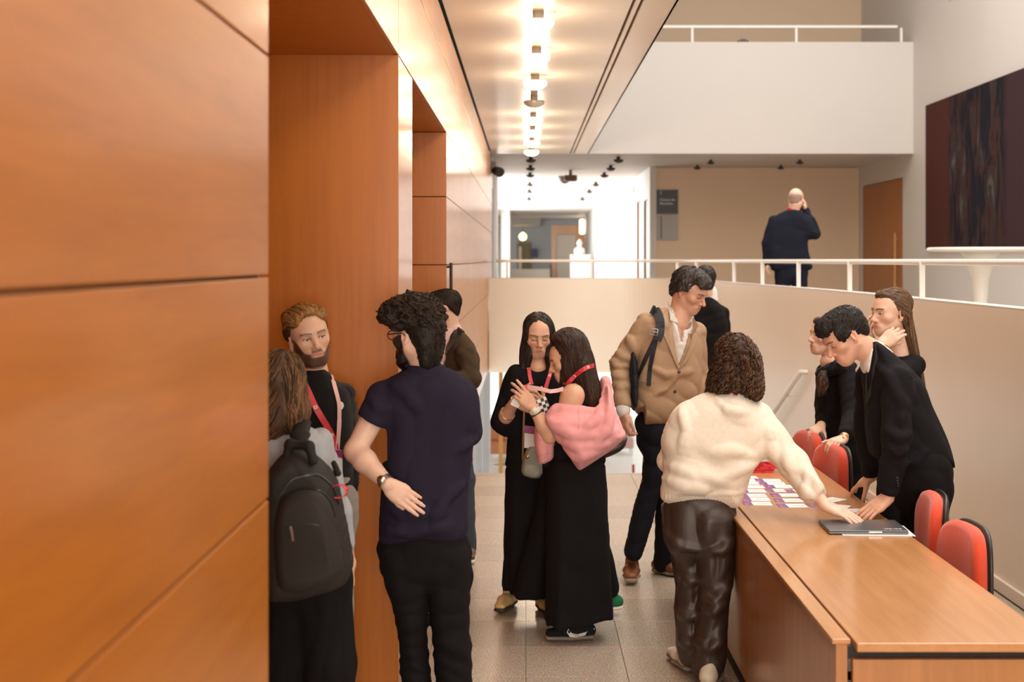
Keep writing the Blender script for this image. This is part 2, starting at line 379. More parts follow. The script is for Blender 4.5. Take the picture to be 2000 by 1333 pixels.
# end wall with the wide opening and the hall beyond
struct('wall_corridor_end', MB().box(XL-0.3, (992-VX)/F*CY2, CY2, CY2+0.2, UP, CE).box((1150-VX)/F*CY2, 2.45, CY2, CY2+0.2, UP, CE+0.03).box(XL-0.3, 2.45, CY2, CY2+0.2, CE-0.05, CE+0.03), M['white'])
EY = 60.0
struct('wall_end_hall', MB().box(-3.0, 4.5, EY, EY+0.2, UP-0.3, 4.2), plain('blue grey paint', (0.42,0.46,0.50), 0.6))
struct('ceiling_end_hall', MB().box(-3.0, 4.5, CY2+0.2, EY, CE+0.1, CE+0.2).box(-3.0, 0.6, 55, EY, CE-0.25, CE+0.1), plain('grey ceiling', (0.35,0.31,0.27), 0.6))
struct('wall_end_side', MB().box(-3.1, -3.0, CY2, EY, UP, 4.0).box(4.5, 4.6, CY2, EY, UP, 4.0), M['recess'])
dd = struct('door_4', MB().box((1010-VX)/F*59.9, (1036-VX)/F*59.9, 59.85, 59.95, UP, 2.65), plain('olive door', (0.20,0.16,0.09), 0.5))
MB().box((1013-VX)/F*59.8, (1019-VX)/F*59.8, 59.78, 59.84, UP, 2.5).build('pane', plain('door pane', (0.6,0.56,0.45), 0.3), dd)
wp = struct('wall_end_wood', MB().box((1077-VX)/F*56, (1146-VX)/F*56, 56.0, 56.2, UP, 3.36), M['desk'])
MB().box((1088-VX)/F*56, (1124-VX)/F*56, 55.9, 55.98, UP, 2.95).build('door_leaf', plain('pale door', (0.55,0.48,0.40), 0.5), wp)
tag(MB().box((1038-VX)/F*59.8, (1050-VX)/F*59.8, 59.78, 59.84, 2.0, 2.4).build('wall_notice', plain('blue notice', (0.07,0.08,0.16), 0.5)), 'small dark blue notice on the far wall beside the olive door', 'sign')
# bench-height partition in the far opening
struct('wall_end_low', MB().box((994-VX)/F*51, (1074-VX)/F*51, 50.9, 51.0, UP, 1.55), M['plaster'])
struct('trim_11', MB().box((1074-VX)/F*51, (1078-VX)/F*51, 50.88, 51.0, UP, 1.75), M['lamp_dark'])
# pedestal with white sculpture in the corridor
pz = 45.0; pc = (1133-VX)/F*pz
pd = tag(MB().box(-0.32, 0.32, -0.32, 0.32, 0, 1.2).box(-0.34,0.34,-0.34,0.34,1.2,1.24).build('plinth', M['white']), 'white square plinth standing in the far bright corridor', 'plinth'); pd.location = (pc, pz, UP)
sc_ = tag(MB().lathe([(0.02,0),(0.17,0.005),(0.19,0.1),(0.17,0.2),(0.09,0.24),(0.06,0.3),(0.10,0.38),(0.04,0.5),(0.005,0.52)], n=16).build('white_vase', M['white'], smooth=True), 'small white vase on the plinth in the corridor', 'vase'); sc_.location = (pc-0.02, pz, UP+1.24)
bx = tag(MB().box(-0.33,0.33,-0.2,0.2,0,0.30).box(-0.33,0.33,-0.2,-0.18,0.3,0.34).build('bench_box', plain('pale pink card', (0.62,0.50,0.46), 0.6)), 'pale pink box standing low against the corridor wall', 'box'); bx.location = (1.85, 30.5, UP+0.3)
bt = tag(MB().box(-0.9,0.9,-0.25,0.25,0.22,0.3).box(-0.85,-0.8,-0.2,0.2,0,0.22).box(0.8,0.85,-0.2,0.2,0,0.22).build('low_bench', M['lamp_dark']), 'dark low bench under the pale box in the corridor', 'bench'); bt.location = (1.35, 30.5, UP)
# information signs on the recess wall
sg = empty('wall_sign', ((1301-VX)/F*RY, RY-0.02, 2.30))
hw = 23/F*RY
MB().box(-hw, hw, -0.012, 0.0, 0.46, 0.905).build('upper_plate', plain('sign dark', (0.035,0.035,0.045), 0.4), sg)
MB().box(-hw, hw, -0.012, 0.0, -0.03, 0.44).build('lower_plate', plain('sign grey', (0.38,0.36,0.36), 0.4), sg)
MB().box(-0.105, -0.085, -0.016, -0.012, -0.01, 0.41).build('bar', plain('sign bar', (0.04,0.04,0.06), 0.4), sg)
def text(name, body, size, mat, parent, loc, rot=(math.pi/2,0,0), align='LEFT', ext=0.0008):
    c = bpy.data.curves.new(name, 'FONT'); c.body = body; c.size = size; c.extrude = ext; c.align_x = align
    o = bpy.data.objects.new(name+'_curve', c); COL.objects.link(o)
    me = bpy.data.meshes.new_from_object(o.evaluated_get(bpy.context.evaluated_depsgraph_get()))
    bpy.data.objects.remove(o); bpy.data.curves.remove(c)
    me.materials.clear(); me.materials.append(mat)
    t = bpy.data.objects.new(name, me); COL.objects.link(t); t.parent = parent; t.location = loc; t.rotation_euler = rot
    return t
M['ink_white'] = plain('white print', (0.8,0.8,0.8), 0.5, var=0.0)
text('lettering', 'Centro de', 0.066, M['ink_white'], sg, (-0.12, -0.0145, 0.70))
text('lettering', 'Reuniões', 0.066, M['ink_white'], sg, (-0.12, -0.0145, 0.63))
text('lettering', '2', 0.07, M['ink_white'], sg, (-0.12, -0.0145, 0.83))
tag(sg, 'dark and grey sign pair beside the corridor reading Centro de Reuniões', 'sign')

# painting on the atrium wall
def painting_mat():
    m, nt, p = new_mat('abstract painting'); N = nt.nodes; L = nt.links
    tc = N.new('ShaderNodeTexCoord'); mp = N.new('ShaderNodeMapping'); mp.inputs['Scale'].default_value = (1, 1.9, 0.55)
    L.new(tc.outputs['Object'], mp.inputs['Vector'])
    n = N.new('ShaderNodeTexNoise'); n.inputs['Scale'].default_value = 2.2; n.inputs['Detail'].default_value = 8; n.inputs['Roughness'].default_value = 0.62; n.inputs['Distortion'].default_value = 0.8
    L.new(mp.outputs[0], n.inputs['Vector'])
    r = N.new('ShaderNodeValToRGB'); r.color_ramp.elements[0].position = 0.36; r.color_ramp.elements[0].color = (0.012,0.012,0.018,1)
    r.color_ramp.elements[1].position = 0.74; r.color_ramp.elements[1].color = (0.15,0.12,0.10,1)
    for ps, c in ((0.46,(0.014,0.013,0.02,1)), (0.53,(0.06,0.026,0.02,1)), (0.60,(0.03,0.03,0.036,1))):
        e = r.color_ramp.elements.new(ps); e.color = c
    L.new(n.outputs['Fac'], r.inputs[0])
    sx = N.new('ShaderNodeSeparateXYZ'); L.new(tc.outputs['Object'], sx.inputs[0])
    n2 = N.new('ShaderNodeTexNoise'); n2.inputs['Scale'].default_value = 3; L.new(tc.outputs['Object'], n2.inputs['Vector'])
    ad = N.new('ShaderNodeMath'); ad.operation = 'MULTIPLY_ADD'; ad.inputs[1].default_value = 0.25; L.new(n2.outputs['Fac'], ad.inputs[0]); L.new(sx.outputs['Y'], ad.inputs[2])
    r2 = N.new('ShaderNodeValToRGB'); r2.color_ramp.interpolation = 'EASE'
    r2.color_ramp.elements[0].position = 0.05; r2.color_ramp.elements[0].color = (0,0,0,1); r2.color_ramp.elements[1].position = 0.95; r2.color_ramp.elements[1].color = (1,1,1,1)
    mr = N.new('ShaderNodeMapRange'); mr.inputs[1].default_value = 0.98; mr.inputs[2].default_value = 1.2; L.new(ad.outputs[0], mr.inputs[0])
    mx = N.new('ShaderNodeMix'); mx.data_type = 'RGBA'; L.new(mr.outputs[0], mx.inputs[0]); L.new(r.outputs[0], mx.inputs[6]); mx.inputs[7].default_value = (0.075,0.024,0.02,1)
    mr2 = N.new('ShaderNodeMapRange'); mr2.inputs[1].default_value = -1.05; mr2.inputs[2].default_value = -1.25; L.new(ad.outputs[0], mr2.inputs[0])
    mx2 = N.new('ShaderNodeMix'); mx2.data_type = 'RGBA'; L.new(mr2.outputs[0], mx2.inputs[0]); L.new(mx.outputs[2], mx2.inputs[6]); mx2.inputs[7].default_value = (0.05,0.024,0.03,1)
    L.new(mx2.outputs[2], p.inputs['Base Color']); p.inputs['Roughness'].default_value = 0.85; p.inputs['Specular IOR Level'].default_value = 0.1
    return m
pt = tag(MB().box(-0.05, 0.0, -2.1, 2.1, 0, 2.2).box(-0.052,-0.05,-2.08,2.08,0.02,2.18).build('painting', painting_mat()), 'large dark abstract canvas in brown black and red on the high white wall', 'painting')
pt.location = (WX-0.01, 18.35, 2.07)
# tall white pedestal table behind the parapet
tb = empty('pedestal_table', (4.92, 14.4, UP))
MB().lathe([(0.05,1.14),(0.53,1.15),(0.56,1.165),(0.56,1.185),(0.54,1.195),(0.02,1.195)], n=40).build('table_top', M['rail'], tb, smooth=False)
MB().lathe([(0.30,0),(0.30,0.015),(0.12,0.05),(0.07,0.25),(0.065,0.55),(0.09,0.85),(0.16,1.08),(0.22,1.15)], n=28).build('pedestal', M['rail'], tb, smooth=True)
tag(tb, 'tall white round table with a tulip pedestal below the dark painting', 'table')

# lobby below, seen under the bridge ----------------------------------------
struct('floor_lobby', MB().box(-8, 8, 18, 44, -3.4, -3.2), plain('lobby floor', (0.85,0.81,0.76), 0.3))
wl = struct('window_1', MB().box(-8, 8, 39.0, 39.04, -3.2, 0.2), M['glass'])
for x in np.arange(-8, 8.1, 1.35): MB().box(x-0.035, x+0.035, 38.9, 39.0, -3.2, 0.2).build('mullion', M['steel'], wl)
struct('trim_12', MB().box(-8, 8, 38.85, 39.1, -0.05, 0.3), M['white'])
struct('ceiling_lobby', MB().box(-8, XL-0.31, 19.9, 39.1, 0.24, 0.4), M['white'])
lob = [('red_panel', 979, 851, 26, (12, 10), (0.35,0.03,0.015), 'small dark red notice box on a stand in the lobby below', 'sign')]
def lobby_board(px, py, z, w, h, col, name, label, cat):
    c = PT(px, py, z); hw = w/2/F*z; hh = h/2/F*z
    t = empty(name, (c[0], c[1], -3.2))
    MB().box(-hw, hw, -0.02, 0.02, c[2]+3.2-hh, c[2]+3.2+hh).build('board', plain(name+' face', col, 0.5), t)
    MB().tube([(0,0.03,0),(0,0.03,c[2]+3.2)], 0.02, 8).lathe([(0.2,0),(0.2,0.02),(0.03,0.04)], (0,0.03,0), 16).build('stand', M['steel'], t)
    tag(t, label, cat)
lobby_board(979, 851, 33, 12, 11, (0.40,0.03,0.015), 'red_notice', 'small red notice on a stand in the lobby below, beside the woman in black', 'sign')
lobby_board(1237, 916, 30, 5, 16, (0.45,0.02,0.03), 'red_stand', 'narrow red stand in the lobby below, beside the striding man', 'sign')
def lobby_seat(px, z, col, label):
    c = PT(px, 900, z); t = empty('lobby_armchair', (c[0], z, -3.2))
    m = plain('lobby seat fabric', col, 0.7)
    MB().box(-0.38,0.38,-0.35,0.35,0.18,0.45).build('seat', m, t, bevel=0.04)
    MB().box(-0.38,0.38,0.25,0.42,0.45,0.95).build('backrest', m, t, bevel=0.04)
    for x in (-0.33,0.33):
        for y in (-0.3,0.36): MB().tube([(x,y,0),(x,y,0.2)], 0.02, 6).build('leg', M['steel'], t)
    tag(t, label, 'armchair')
lobby_seat(984, 34, (0.55,0.22,0.10), 'orange armchair in the bright lobby, seen left of the woman in black')
lobby_seat(1002, 36.5, (0.30,0.30,0.31), 'grey armchair in the bright lobby beyond the orange one')
lobby_seat(1208, 35, (0.55,0.35,0.30), 'pinkish armchair in the lobby, seen between the pink sweatshirt and the striding man')
cu = MB(); cx0 = PT(905, 800, 27)[0]; cx1 = PT(958, 800, 27)[0]; n = 40
cv = [(cx0+(cx1-cx0)*k/n, 27+0.035*math.sin(k*1.7)+0.01*math.sin(k*0.6), z) for z in (-3.15, 0.2) for k in range(n+1)]
cu.add(cv, [(k,k+1,n+2+k,n+1+k) for k in range(n)])
tag(cu.build('sheer_curtain', plain('sheer curtain', (0.78,0.79,0.80), 0.8, var=0.02), smooth=True), 'pale sheer curtain hanging in the lobby below, behind the blazer sleeve', 'curtain')
struct('trim_13', MB().box(PT(974,800,29)[0], PT(982,800,29)[0], 29, 29.1, -3.2, 0.2), plain('orange post', (0.70,0.36,0.10), 0.5))
tag(MB().tube([(0,0,0),(0.05,0,1.6)], 0.025, 8).lathe([(0.16,0),(0.16,0.02),(0.03,0.05)],n=14).build('queue_post', plain('brown post', (0.30,0.17,0.08), 0.5), smooth=True), 'thin brown post in the lobby below, by the blazer man', 'post').location = (PT(931,920,30)[0], 30, -3.2)

# ceiling lamps ------------------------------------------------------------
def lamp_mesh():
    a = MB().lathe([(0.04,0.0),(0.04,-0.05),(0.055,-0.056),(0.10,-0.060),(0.10,-0.064)], n=20)
    b = MB().lathe([(0.105,-0.0645),(0.108,-0.08),(0.098,-0.102),(0.07,-0.122),(0.035,-0.133),(0.01,-0.136)], n=20)
    return a, b
la, lb = lamp_mesh()
proto = None
def ceiling_lamp(x, y, z, lit, label, group, dark=False, size=1.0):
    t = empty('ceiling_lamp', (x, y, z)); t.scale = (size,)*3
    la.build('housing', M['lamp_dark'] if dark else M['lamp_body'], t, smooth=True)
    lb.build('diffuser', M['lamp_on'] if lit else (M['lamp_dark'] if dark else M['lamp_body']), t, smooth=True)
    if lit is None:  # light added to brighten the recess; the spotlights themselves look unlit
        ld = bpy.data.lights.new('bulb', 'SPOT'); ld.energy = 22; ld.color = WARM; ld.spot_size = 2.9; ld.spot_blend = 1.0; ld.shadow_soft_size = 0.06
        lo = bpy.data.objects.new('bulb', ld); COL.objects.link(lo); lo.parent = t; lo.location = (0,0,-0.16); lo.rotation_euler = (0,0,0)
    if lit:
        ld = bpy.data.lights.new('bulb', 'POINT'); ld.energy = LAMP_W; ld.color = WARM; ld.shadow_soft_size = 0.09
        lo = bpy.data.objects.new('bulb', ld); COL.objects.link(lo); lo.parent = t; lo.location = (0,0,-0.30)
    tag(t, label, 'lamp', group)
LX = 0.085
ordn = ['nearest', 'second nearest', 'third nearest', 'fourth', 'fifth', 'sixth', 'seventh', 'farthest']
for k, y in enumerate((9.11,10.66,12.22,13.7,15.4,16.9,18.45,20.0)):
    if k == 3: ceiling_lamp(LX, y, CE, False, 'unlit round ceiling lamp between the lit ones of the row over the hall', 'hall ceiling lamps')
    else: ceiling_lamp(LX, y, CE, True, 'lit round ceiling lamp over the hall, %s of the row in view' % ordn[k], 'hall ceiling lamps')
for k, y in enumerate((7.55, 6.0, 4.45, 2.9, 1.35, -0.2, -1.75, -3.3)):
    ceiling_lamp(LX, y, CE, True, 'lit round ceiling lamp above the frame, continuing the row over the hall', 'hall ceiling lamps out of view')
ORD = ['nearest','second','third','fourth','fifth','farthest']
for k, y in enumerate((22.3, 24.3, 26.3, 29.5, 32.5, 36.5)):
    ceiling_lamp(LX, y, CE+0.03, False, 'small dark ceiling lamp, %s in the left row of the corridor ceiling' % ORD[k], 'corridor lamps left', True, 0.8)
    ceiling_lamp(1.55, y, CE+0.03, False, 'small dark ceiling lamp, %s in the right row of the corridor ceiling' % ORD[k], 'corridor lamps right', True, 0.8)
for px, py, z, w_ in ((1388,316,23.0,'left front'),(1362,329,24.3,'left rear'),(1562,316,23.0,'right front'),(1525,329,24.3,'right rear')):
    ceiling_lamp((px-VX)/F*z, z, CE+0.03, None if z < 23.5 else False, 'small dark spotlight under the balcony, %s of four' % w_, 'recess spotlights', True, 0.6)
def lp_obj(name, loc, label, cat, parts):
    t = empty(name, loc)
    for n_, mb, m in parts: mb.build(n_, m, t, smooth=False)
    return tag(t, label, cat)
lp_obj('ceiling_speaker', (0.86, 25.6, CE+0.03), 'dark round speaker hanging from the corridor ceiling', 'speaker', [('mount', MB().lathe([(0.03,0),(0.03,-0.1)],n=10), M['lamp_dark']), ('drum', MB().lathe([(0.12,-0.1),(0.13,-0.12),(0.13,-0.2),(0.1,-0.22)],n=18), plain('brown drum',(0.16,0.08,0.05),0.5))])
lp_obj('motion_detector', (0.80, 27.5, CE+0.03), 'dark dome detector on the corridor ceiling behind the speaker', 'sensor', [('plate', MB().lathe([(0.14,0),(0.14,-0.03)],n=18), M['lamp_dark']), ('dome', MB().lathe([(0.12,-0.03),(0.11,-0.1),(0.06,-0.15),(0.01,-0.16)],n=18), plain('brown dome',(0.16,0.08,0.05),0.5))])
lp_obj('wall_spotlight', (XL+0.04, 21.9, 3.42), 'dark spotlight bracket high at the end of the wood wall', 'spotlight', [('bracket', MB().box(-0.06,0.03,-0.05,0.05,-0.02,0.1), M['lamp_dark']), ('head', MB().tube([(-0.02,0.05,-0.03),(0.1,-0.14,-0.09)],[0.06,0.085],12), M['lamp_dark']), ('arm', MB().tube([(0.0,0,0.05),(0.04,-0.03,-0.05)],0.015,6), M['lamp_dark'])])
ws = empty('wall_lantern', (2.27, 28.2, 3.38))
MB().box(-0.05,0.03,-0.04,0.04,-0.05,0.05).build('bracket', M['lamp_body'], ws); MB().lathe([(0.03,-0.26),(0.055,-0.24),(0.055,0.14),(0.03,0.16)],(-0.06,0,0),14).build('shade', emit('sconce glow',(1,0.84,0.6),4.0), ws, smooth=True)
tag(ws, 'glowing cylindrical wall lantern above the corridor doors', 'lamp')
ws2 = empty('wall_lantern', ((1137-VX)/F*51.5, 51.6, 3.2)); MB().lathe([(0.03,-0.3),(0.1,-0.27),(0.1,0.25),(0.03,0.28)],n=14).build('shade', bpy.data.materials['sconce glow'], ws2, smooth=True); MB().box(-0.03,0.03,0.05,0.4,-0.04,0.04).build('bracket', M['lamp_body'], ws2)
tag(ws2, 'glowing lantern at the right side of the far corridor opening', 'lamp')
pl = empty('pendant_lamp', ((1021-VX)/F*57, 57, CE+0.1)); MB().tube([(0,0,0),(0,0,-0.62)],0.012,6).build('cord', M['lamp_dark'], pl)
MB().lathe([(0.02,-0.62),(0.13,-0.7),(0.17,-0.8),(0.13,-0.92),(0.02,-0.97)],n=16).build('globe', emit('yellow globe glow',(1.0,0.72,0.22),6.0), pl, smooth=True)
tag(pl, 'yellow glowing globe lamp hanging in the far room', 'lamp')
hs_ = empty('hanging_spotlight', ((1855-VX)/F*18, 18, 5.2)); MB().tube([(0,0,0.2),(0,0,3.8)],0.012,6).build('stem', M['lamp_body'], hs_); MB().lathe([(0.012,0.2),(0.05,0.3),(0.055,0.45),(0.02,0.48)],n=12).build('head', M['lamp_body'], hs_, smooth=True)
tag(hs_, 'slim white spotlight hanging high in front of the atrium wall', 'spotlight')
# ---------------------------------------------------------------- registration desk
DZ = 0.75; DY0, DY1 = 3.99, 7.55; DXL, DXM, DXR = 0.925, 0.985, 1.605
dk = empty('registration_desk', (1.25, 5.7, 0))
def dl(b): return [b[0]-1.25, b[1]-1.25, b[2]-5.7, b[3]-5.7, b[4], b[5]]
MB().box(*dl([DXM+0.008, DXR, DY0, DY1, DZ-0.028, DZ])).build('desktop', M['desk'], dk, bevel=0.004)
MB().box(*dl([DXL, DXM-0.004, DY0+0.03, DY1, DZ-0.012, DZ+0.004])).build('ledge', M['desk'], dk, bevel=0.003)
MB().box(*dl([DXL+0.012, DXM-0.012, DY0+0.035, DY1, 0.10, DZ-0.012])).build('front_panel', M['desk_front'], dk, bevel=0.002)
MB().box(*dl([DXM-0.012, DXM+0.02, DY0+0.045, DY1, DZ-0.06, DZ-0.022])).build('groove_backing', M['dark'], dk)
MB().box(*dl([DXL+0.035, DXM-0.02, DY0+0.06, DY1-0.02, 0.0, 0.10])).build('kick_board', M['dark'], dk)
MB().box(*dl([DXM+0.0, DXR, DY0+0.02, DY0+0.045, 0.0, DZ-0.055])).build('end_panel', M['desk_front'], dk, bevel=0.003)
MB().box(*dl([DXM+0.02, DXR-0.02, DY0+0.05, DY0+0.08, DZ-0.06, DZ-0.026])).build('gap_strip', M['dark'], dk)
MB().box(*dl([DXM+0.0, DXR-0.1, DY1-0.05, DY1-0.025, 0.0, DZ-0.028])).build('end_panel', M['desk_front'], dk, bevel=0.003)
MB().box(*dl([DXM+0.02, DXR-0.1, 6.58, 6.605, 0.0, DZ-0.028])).build('support_panel', M['desk_front'], dk)
tag(dk, 'long glossy honey brown wooden registration desk on the right', 'desk')

M['paper'] = plain('white card', (0.80,0.78,0.76), 0.55, var=0.02)
M['purple'] = plain('purple print', (0.19,0.06,0.22), 0.5, var=0.25, scale=60)
M['magenta'] = plain('magenta print', (0.52,0.10,0.20), 0.5, var=0.2, scale=50)
M['ink'] = plain('grey ink', (0.35,0.34,0.36), 0.6, var=0.0)
def badge_at(px, py, tilt, label):
    y = F*(EYE-DZ)/(py-VY); x = (px-VX)/F*y
    t = empty('name_badge', (x, y, DZ+0.0005), tilt)
    MB().box(-0.066,0.066,-0.045,0.045,0,0.0016).build('card', M['paper'], t)
    MB().box(-0.0662,-0.024,-0.0452,0.0452,0.0012,0.0019).build('header', M['purple'], t)
    MB().box(-0.062,-0.046,-0.04,-0.006,0.0016,0.0022).build('emblem', M['magenta'], t)
    MB().box(0.0,0.055,-0.008,0.0,0.0014,0.0018).build('name_print', M['ink'], t)
    tag(t, label, 'badge', 'badges laid out on the desk')
rng = random.Random(4)
cols = {'left row': [(1479,985),(1476,976.5),(1470,969),(1470,960),(1466,952),(1462,945),(1458,939),(1455,934)],
        'middle row': [(1547,989),(1540,978.5),(1533,968.5),(1520,959),(1522,951.5),(1508,946),(1500,939.5)],
        'right row': [(1605,987),(1588,975),(1560,960)]}
for cn, L_ in cols.items():
    for k, (px, py) in enumerate(L_):
        o_ = ['nearest','second nearest','third nearest','fourth','fifth','sixth','seventh','farthest'][k]
        badge_at(px, py, rng.uniform(-0.06,0.06), 'white name badge with purple header, %s in the %s on the desk' % (o_, cn))
for (px, py, t_, lab) in ((1660,999,0.1,'blank white card lying on the desk behind the laptop'),(1632,990,-0.5,'white name badge half under the reaching hand on the desk'),(1624,978,0.7,'white name badge tilted beside the reaching sleeve')):
    y = F*(EYE-DZ)/(py-VY); x = (px-VX)/F*y
    c = empty('blank_card', (x,y,DZ+0.001), t_); MB().box(-0.065,0.065,-0.045,0.045,0,0.0015).build('card', M['paper'], c); MB().box(-0.05,0.02,-0.01,-0.005,0.0013,0.0017).build('print', M['ink'], c)
    tag(c, lab, 'card')
# pile of red lanyards
M['red'] = plain('red lanyard ribbon', (0.72,0.045,0.06), 0.45, var=0.08, scale=20)
M['pinkribbon'] = plain('pink lanyard back', (0.80,0.50,0.48), 0.5, var=0.03)
y = F*(EYE-DZ)/(921-VY); x = (1490-VX)/F*y
for k in range(5):
    mb = MB(); pts = []; r2 = random.Random(20+k)
    for j in range(26):
        a = j*0.5+k; rr = 0.035+0.03*math.sin(j*0.7+k*1.3)
        pts.append((rr*1.25*math.cos(a)+r2.uniform(-.006,.006), rr*1.2*math.sin(a), 0.006+0.008*k*0.9+0.004*math.sin(j*1.1)))
    mb.ribbon(pts, [(0,0,0.012)]*26, 0.0016)
    o = mb.build('lanyard', M['red']); o.location = (x+0.012*k-0.02, y+0.01*(k%3), DZ+0.002)
    tag(o, 'bright red lanyard coiled in the pile at the far part of the desk', 'lanyard', 'pile of red lanyards on the desk')
# laptop
lt = empty('laptop', (1.437, 5.68, DZ+0.003), -0.03)
M['lapgrey'] = plain('space grey aluminium', (0.17,0.175,0.19), 0.35, 0.7, var=0.02)
MB().box(-0.165,0.165,-0.118,0.118,0.0,0.009).build('base', M['lapgrey'], lt, bevel=0.003)
MB().box(-0.165,0.165,-0.118,0.118,0.0098,0.0155).build('lid', M['lapgrey'], lt, bevel=0.0025)
MB().box(0.0,0.055,-0.1186,-0.117,0.006,0.0115).build('notch', M['steel'], lt)
text('lettering', 'bardo.', 0.030, M['ink_white'], lt, (0.145,-0.075,0.0158), (0,0,math.pi), 'LEFT', 0.0002)
tag(lt, 'closed dark grey laptop under the two reaching hands on the desk', 'laptop')
sh = tag(MB().box(-0.15,0.15,-0.11,0.11,0,0.0015).build('paper_sheet', M['paper']), 'white sheet of paper half under the laptop', 'paper'); sh.location = (1.475, 5.645, DZ+0.0008); sh.rotation_euler = (0,0,-0.05)

# red office chairs
M['redfab'] = plain('red chair fabric', (0.62,0.055,0.015), 0.85, var=0.08, scale=30, bump=0.15, bscale=300, sheen=0.3)
def rounded_pad(w, h, d, top_round, bow, n=18):
    """upright pad in local xz, thickness along y, rounded corners, bowed"""
    out = []
    for k in range(n*4):
        t = 2*math.pi*k/(n*4); c, s = math.cos(t), math.sin(t); e = 0.55
        out.append((w*math.copysign(abs(c)**e, c), h*math.copysign(abs(s)**e, s)))
    mb = MB(); rings = [(1.0-0.10,-d),(1.0-0.02,-d*0.6),(1.0,0.0),(0.98,d*0.6),(0.92,d)]
    vs = []; N = len(out)
    for sc, y in rings:
        for (x, z) in out: vs.append((x*sc, y + bow*(x/w)**2, z*sc))
    inner = [(0.6,-d*1.25),(0.6,d*1.2)]
    fs = [(i*N+k, i*N+(k+1)%N, (i+1)*N+(k+1)%N, (i+1)*N+k) for i in range(len(rings)-1) for k in range(N)]
    b0 = len(vs)
    for (x,z) in out: vs.append((x*0.6, -d*1.2 + bow*(x*0.6/w)**2, z*0.6))
    for (x,z) in out: vs.append((x*0.6, d*1.1 + bow*(x*0.6/w)**2, z*0.6))
    c0 = len(vs); vs += [(0,-d*1.25,0),(0,d*1.15,0)]
    for k in range(N):
        fs += [(b0+k, b0+(k+1)%N, (k+1)%N, k), ((len(rings)-1)*N+k, (len(rings)-1)*N+(k+1)%N, b0+N+(k+1)%N, b0+N+k),
               (c0, b0+(k+1)%N, b0+k), (c0+1, b0+N+k, b0+N+(k+1)%N)]
    mb.add(vs, fs); return mb
def office_chair(x, y, rz, label, top=0.90):
    t = empty('office_chair', (x, y, 0), rz)          # faces local -y
    zc = top - 0.235
    b = rounded_pad(0.215, 0.235, 0.028, 0.1, -0.03); b.v = [(a, c+0.20, d+zc) for a, c, d in b.v]; b.build('backrest_pad', M['redfab'], t, smooth=True)
    s_ = rounded_pad(0.219, 0.240, 0.012, 0.1, -0.03); s_.v = [(a, c+0.236, d+zc) for a, c, d in s_.v]; s_.build('backrest_shell', M['black'], t, smooth=True)
    se = rounded_pad(0.225, 0.215, 0.035, 0.1, 0.0); se.v = [(a, d-0.02, 0.46-c) for a, c, d in se.v]; se.build('seat', M['redfab'], t, smooth=True)
    MB().tube([(0,0.06,0.40),(0,0.24,0.40),(0,0.29,0.50),(0,0.275,zc)], 0.022, 8, flat=0.6).build('back_bracket', M['black'], t, smooth=True)
    MB().lathe([(0.03,0.08),(0.03,0.36),(0.09,0.41)],n=14).build('column', M['black'], t, smooth=True)
    for k in range(5):
        a = 2*math.pi*k/5+0.3
        lg = MB().tube([(0,0,0.10),(0.25*math.cos(a),0.25*math.sin(a),0.065)],[0.028,0.016],8).build('base_leg', M['black'], t, smooth=True)
        MB().tube([(0.25*math.cos(a)-0.02*math.sin(a),0.25*math.sin(a)+0.02*math.cos(a),0.03),(0.25*math.cos(a)+0.02*math.sin(a),0.25*math.sin(a)-0.02*math.cos(a),0.03)],0.029,12).build('castor', M['black'], lg, smooth=True)
    return tag(t, label, 'chair', 'red office chairs behind the desk')
office_chair(1.525, 5.18, math.radians(-87), 'red office chair nearest the camera behind the desk, its back turned toward us', 0.872)
office_chair(1.548, 5.71, math.radians(-98), 'red office chair seen edge on beside the young man in the black suit', 0.905)
office_chair(1.50, 7.28, math.radians(-80), 'red office chair under the watch-wearing hand behind the desk', 0.885)
office_chair(1.49, 7.85, math.radians(-80), 'farthest red office chair at the far end of the desk', 0.885)
# ---------------------------------------------------------------- sculpting kit: signed distance shapes meshed by surface nets
from mathutils.bvhtree import BVHTree
f32 = np.float32
def A(*v): return np.array(v, float)
def unit(v): v = np.array(v, float); return v/(np.linalg.norm(v)+1e-12)
def lerp(a, b, t): return np.array(a)*(1-t)+np.array(b)*t
class Prim:
    def __init__(s, lo, hi, fn, k=0.02, op='u'): s.lo = np.array(lo, float); s.hi = np.array(hi, float); s.fn = fn; s.k = k; s.op = op
def rc(a, b, ra, rb=None, k=0.02, op='u'):
    a = np.array(a, float); b = np.array(b, float); rb = ra if rb is None else rb
    d = b-a; L2 = max(d.dot(d), 1e-9); m = max(ra, rb)
    def fn(X, Y, Z):
        px, py, pz = X-a[0], Y-a[1], Z-a[2]
        t = np.clip((px*d[0]+py*d[1]+pz*d[2])/L2, 0, 1)
        return np.sqrt((px-t*d[0])**2+(py-t*d[1])**2+(pz-t*d[2])**2) - (ra+(rb-ra)*t)
    return Prim(np.minimum(a,b)-m, np.maximum(a,b)+m, fn, k, op)
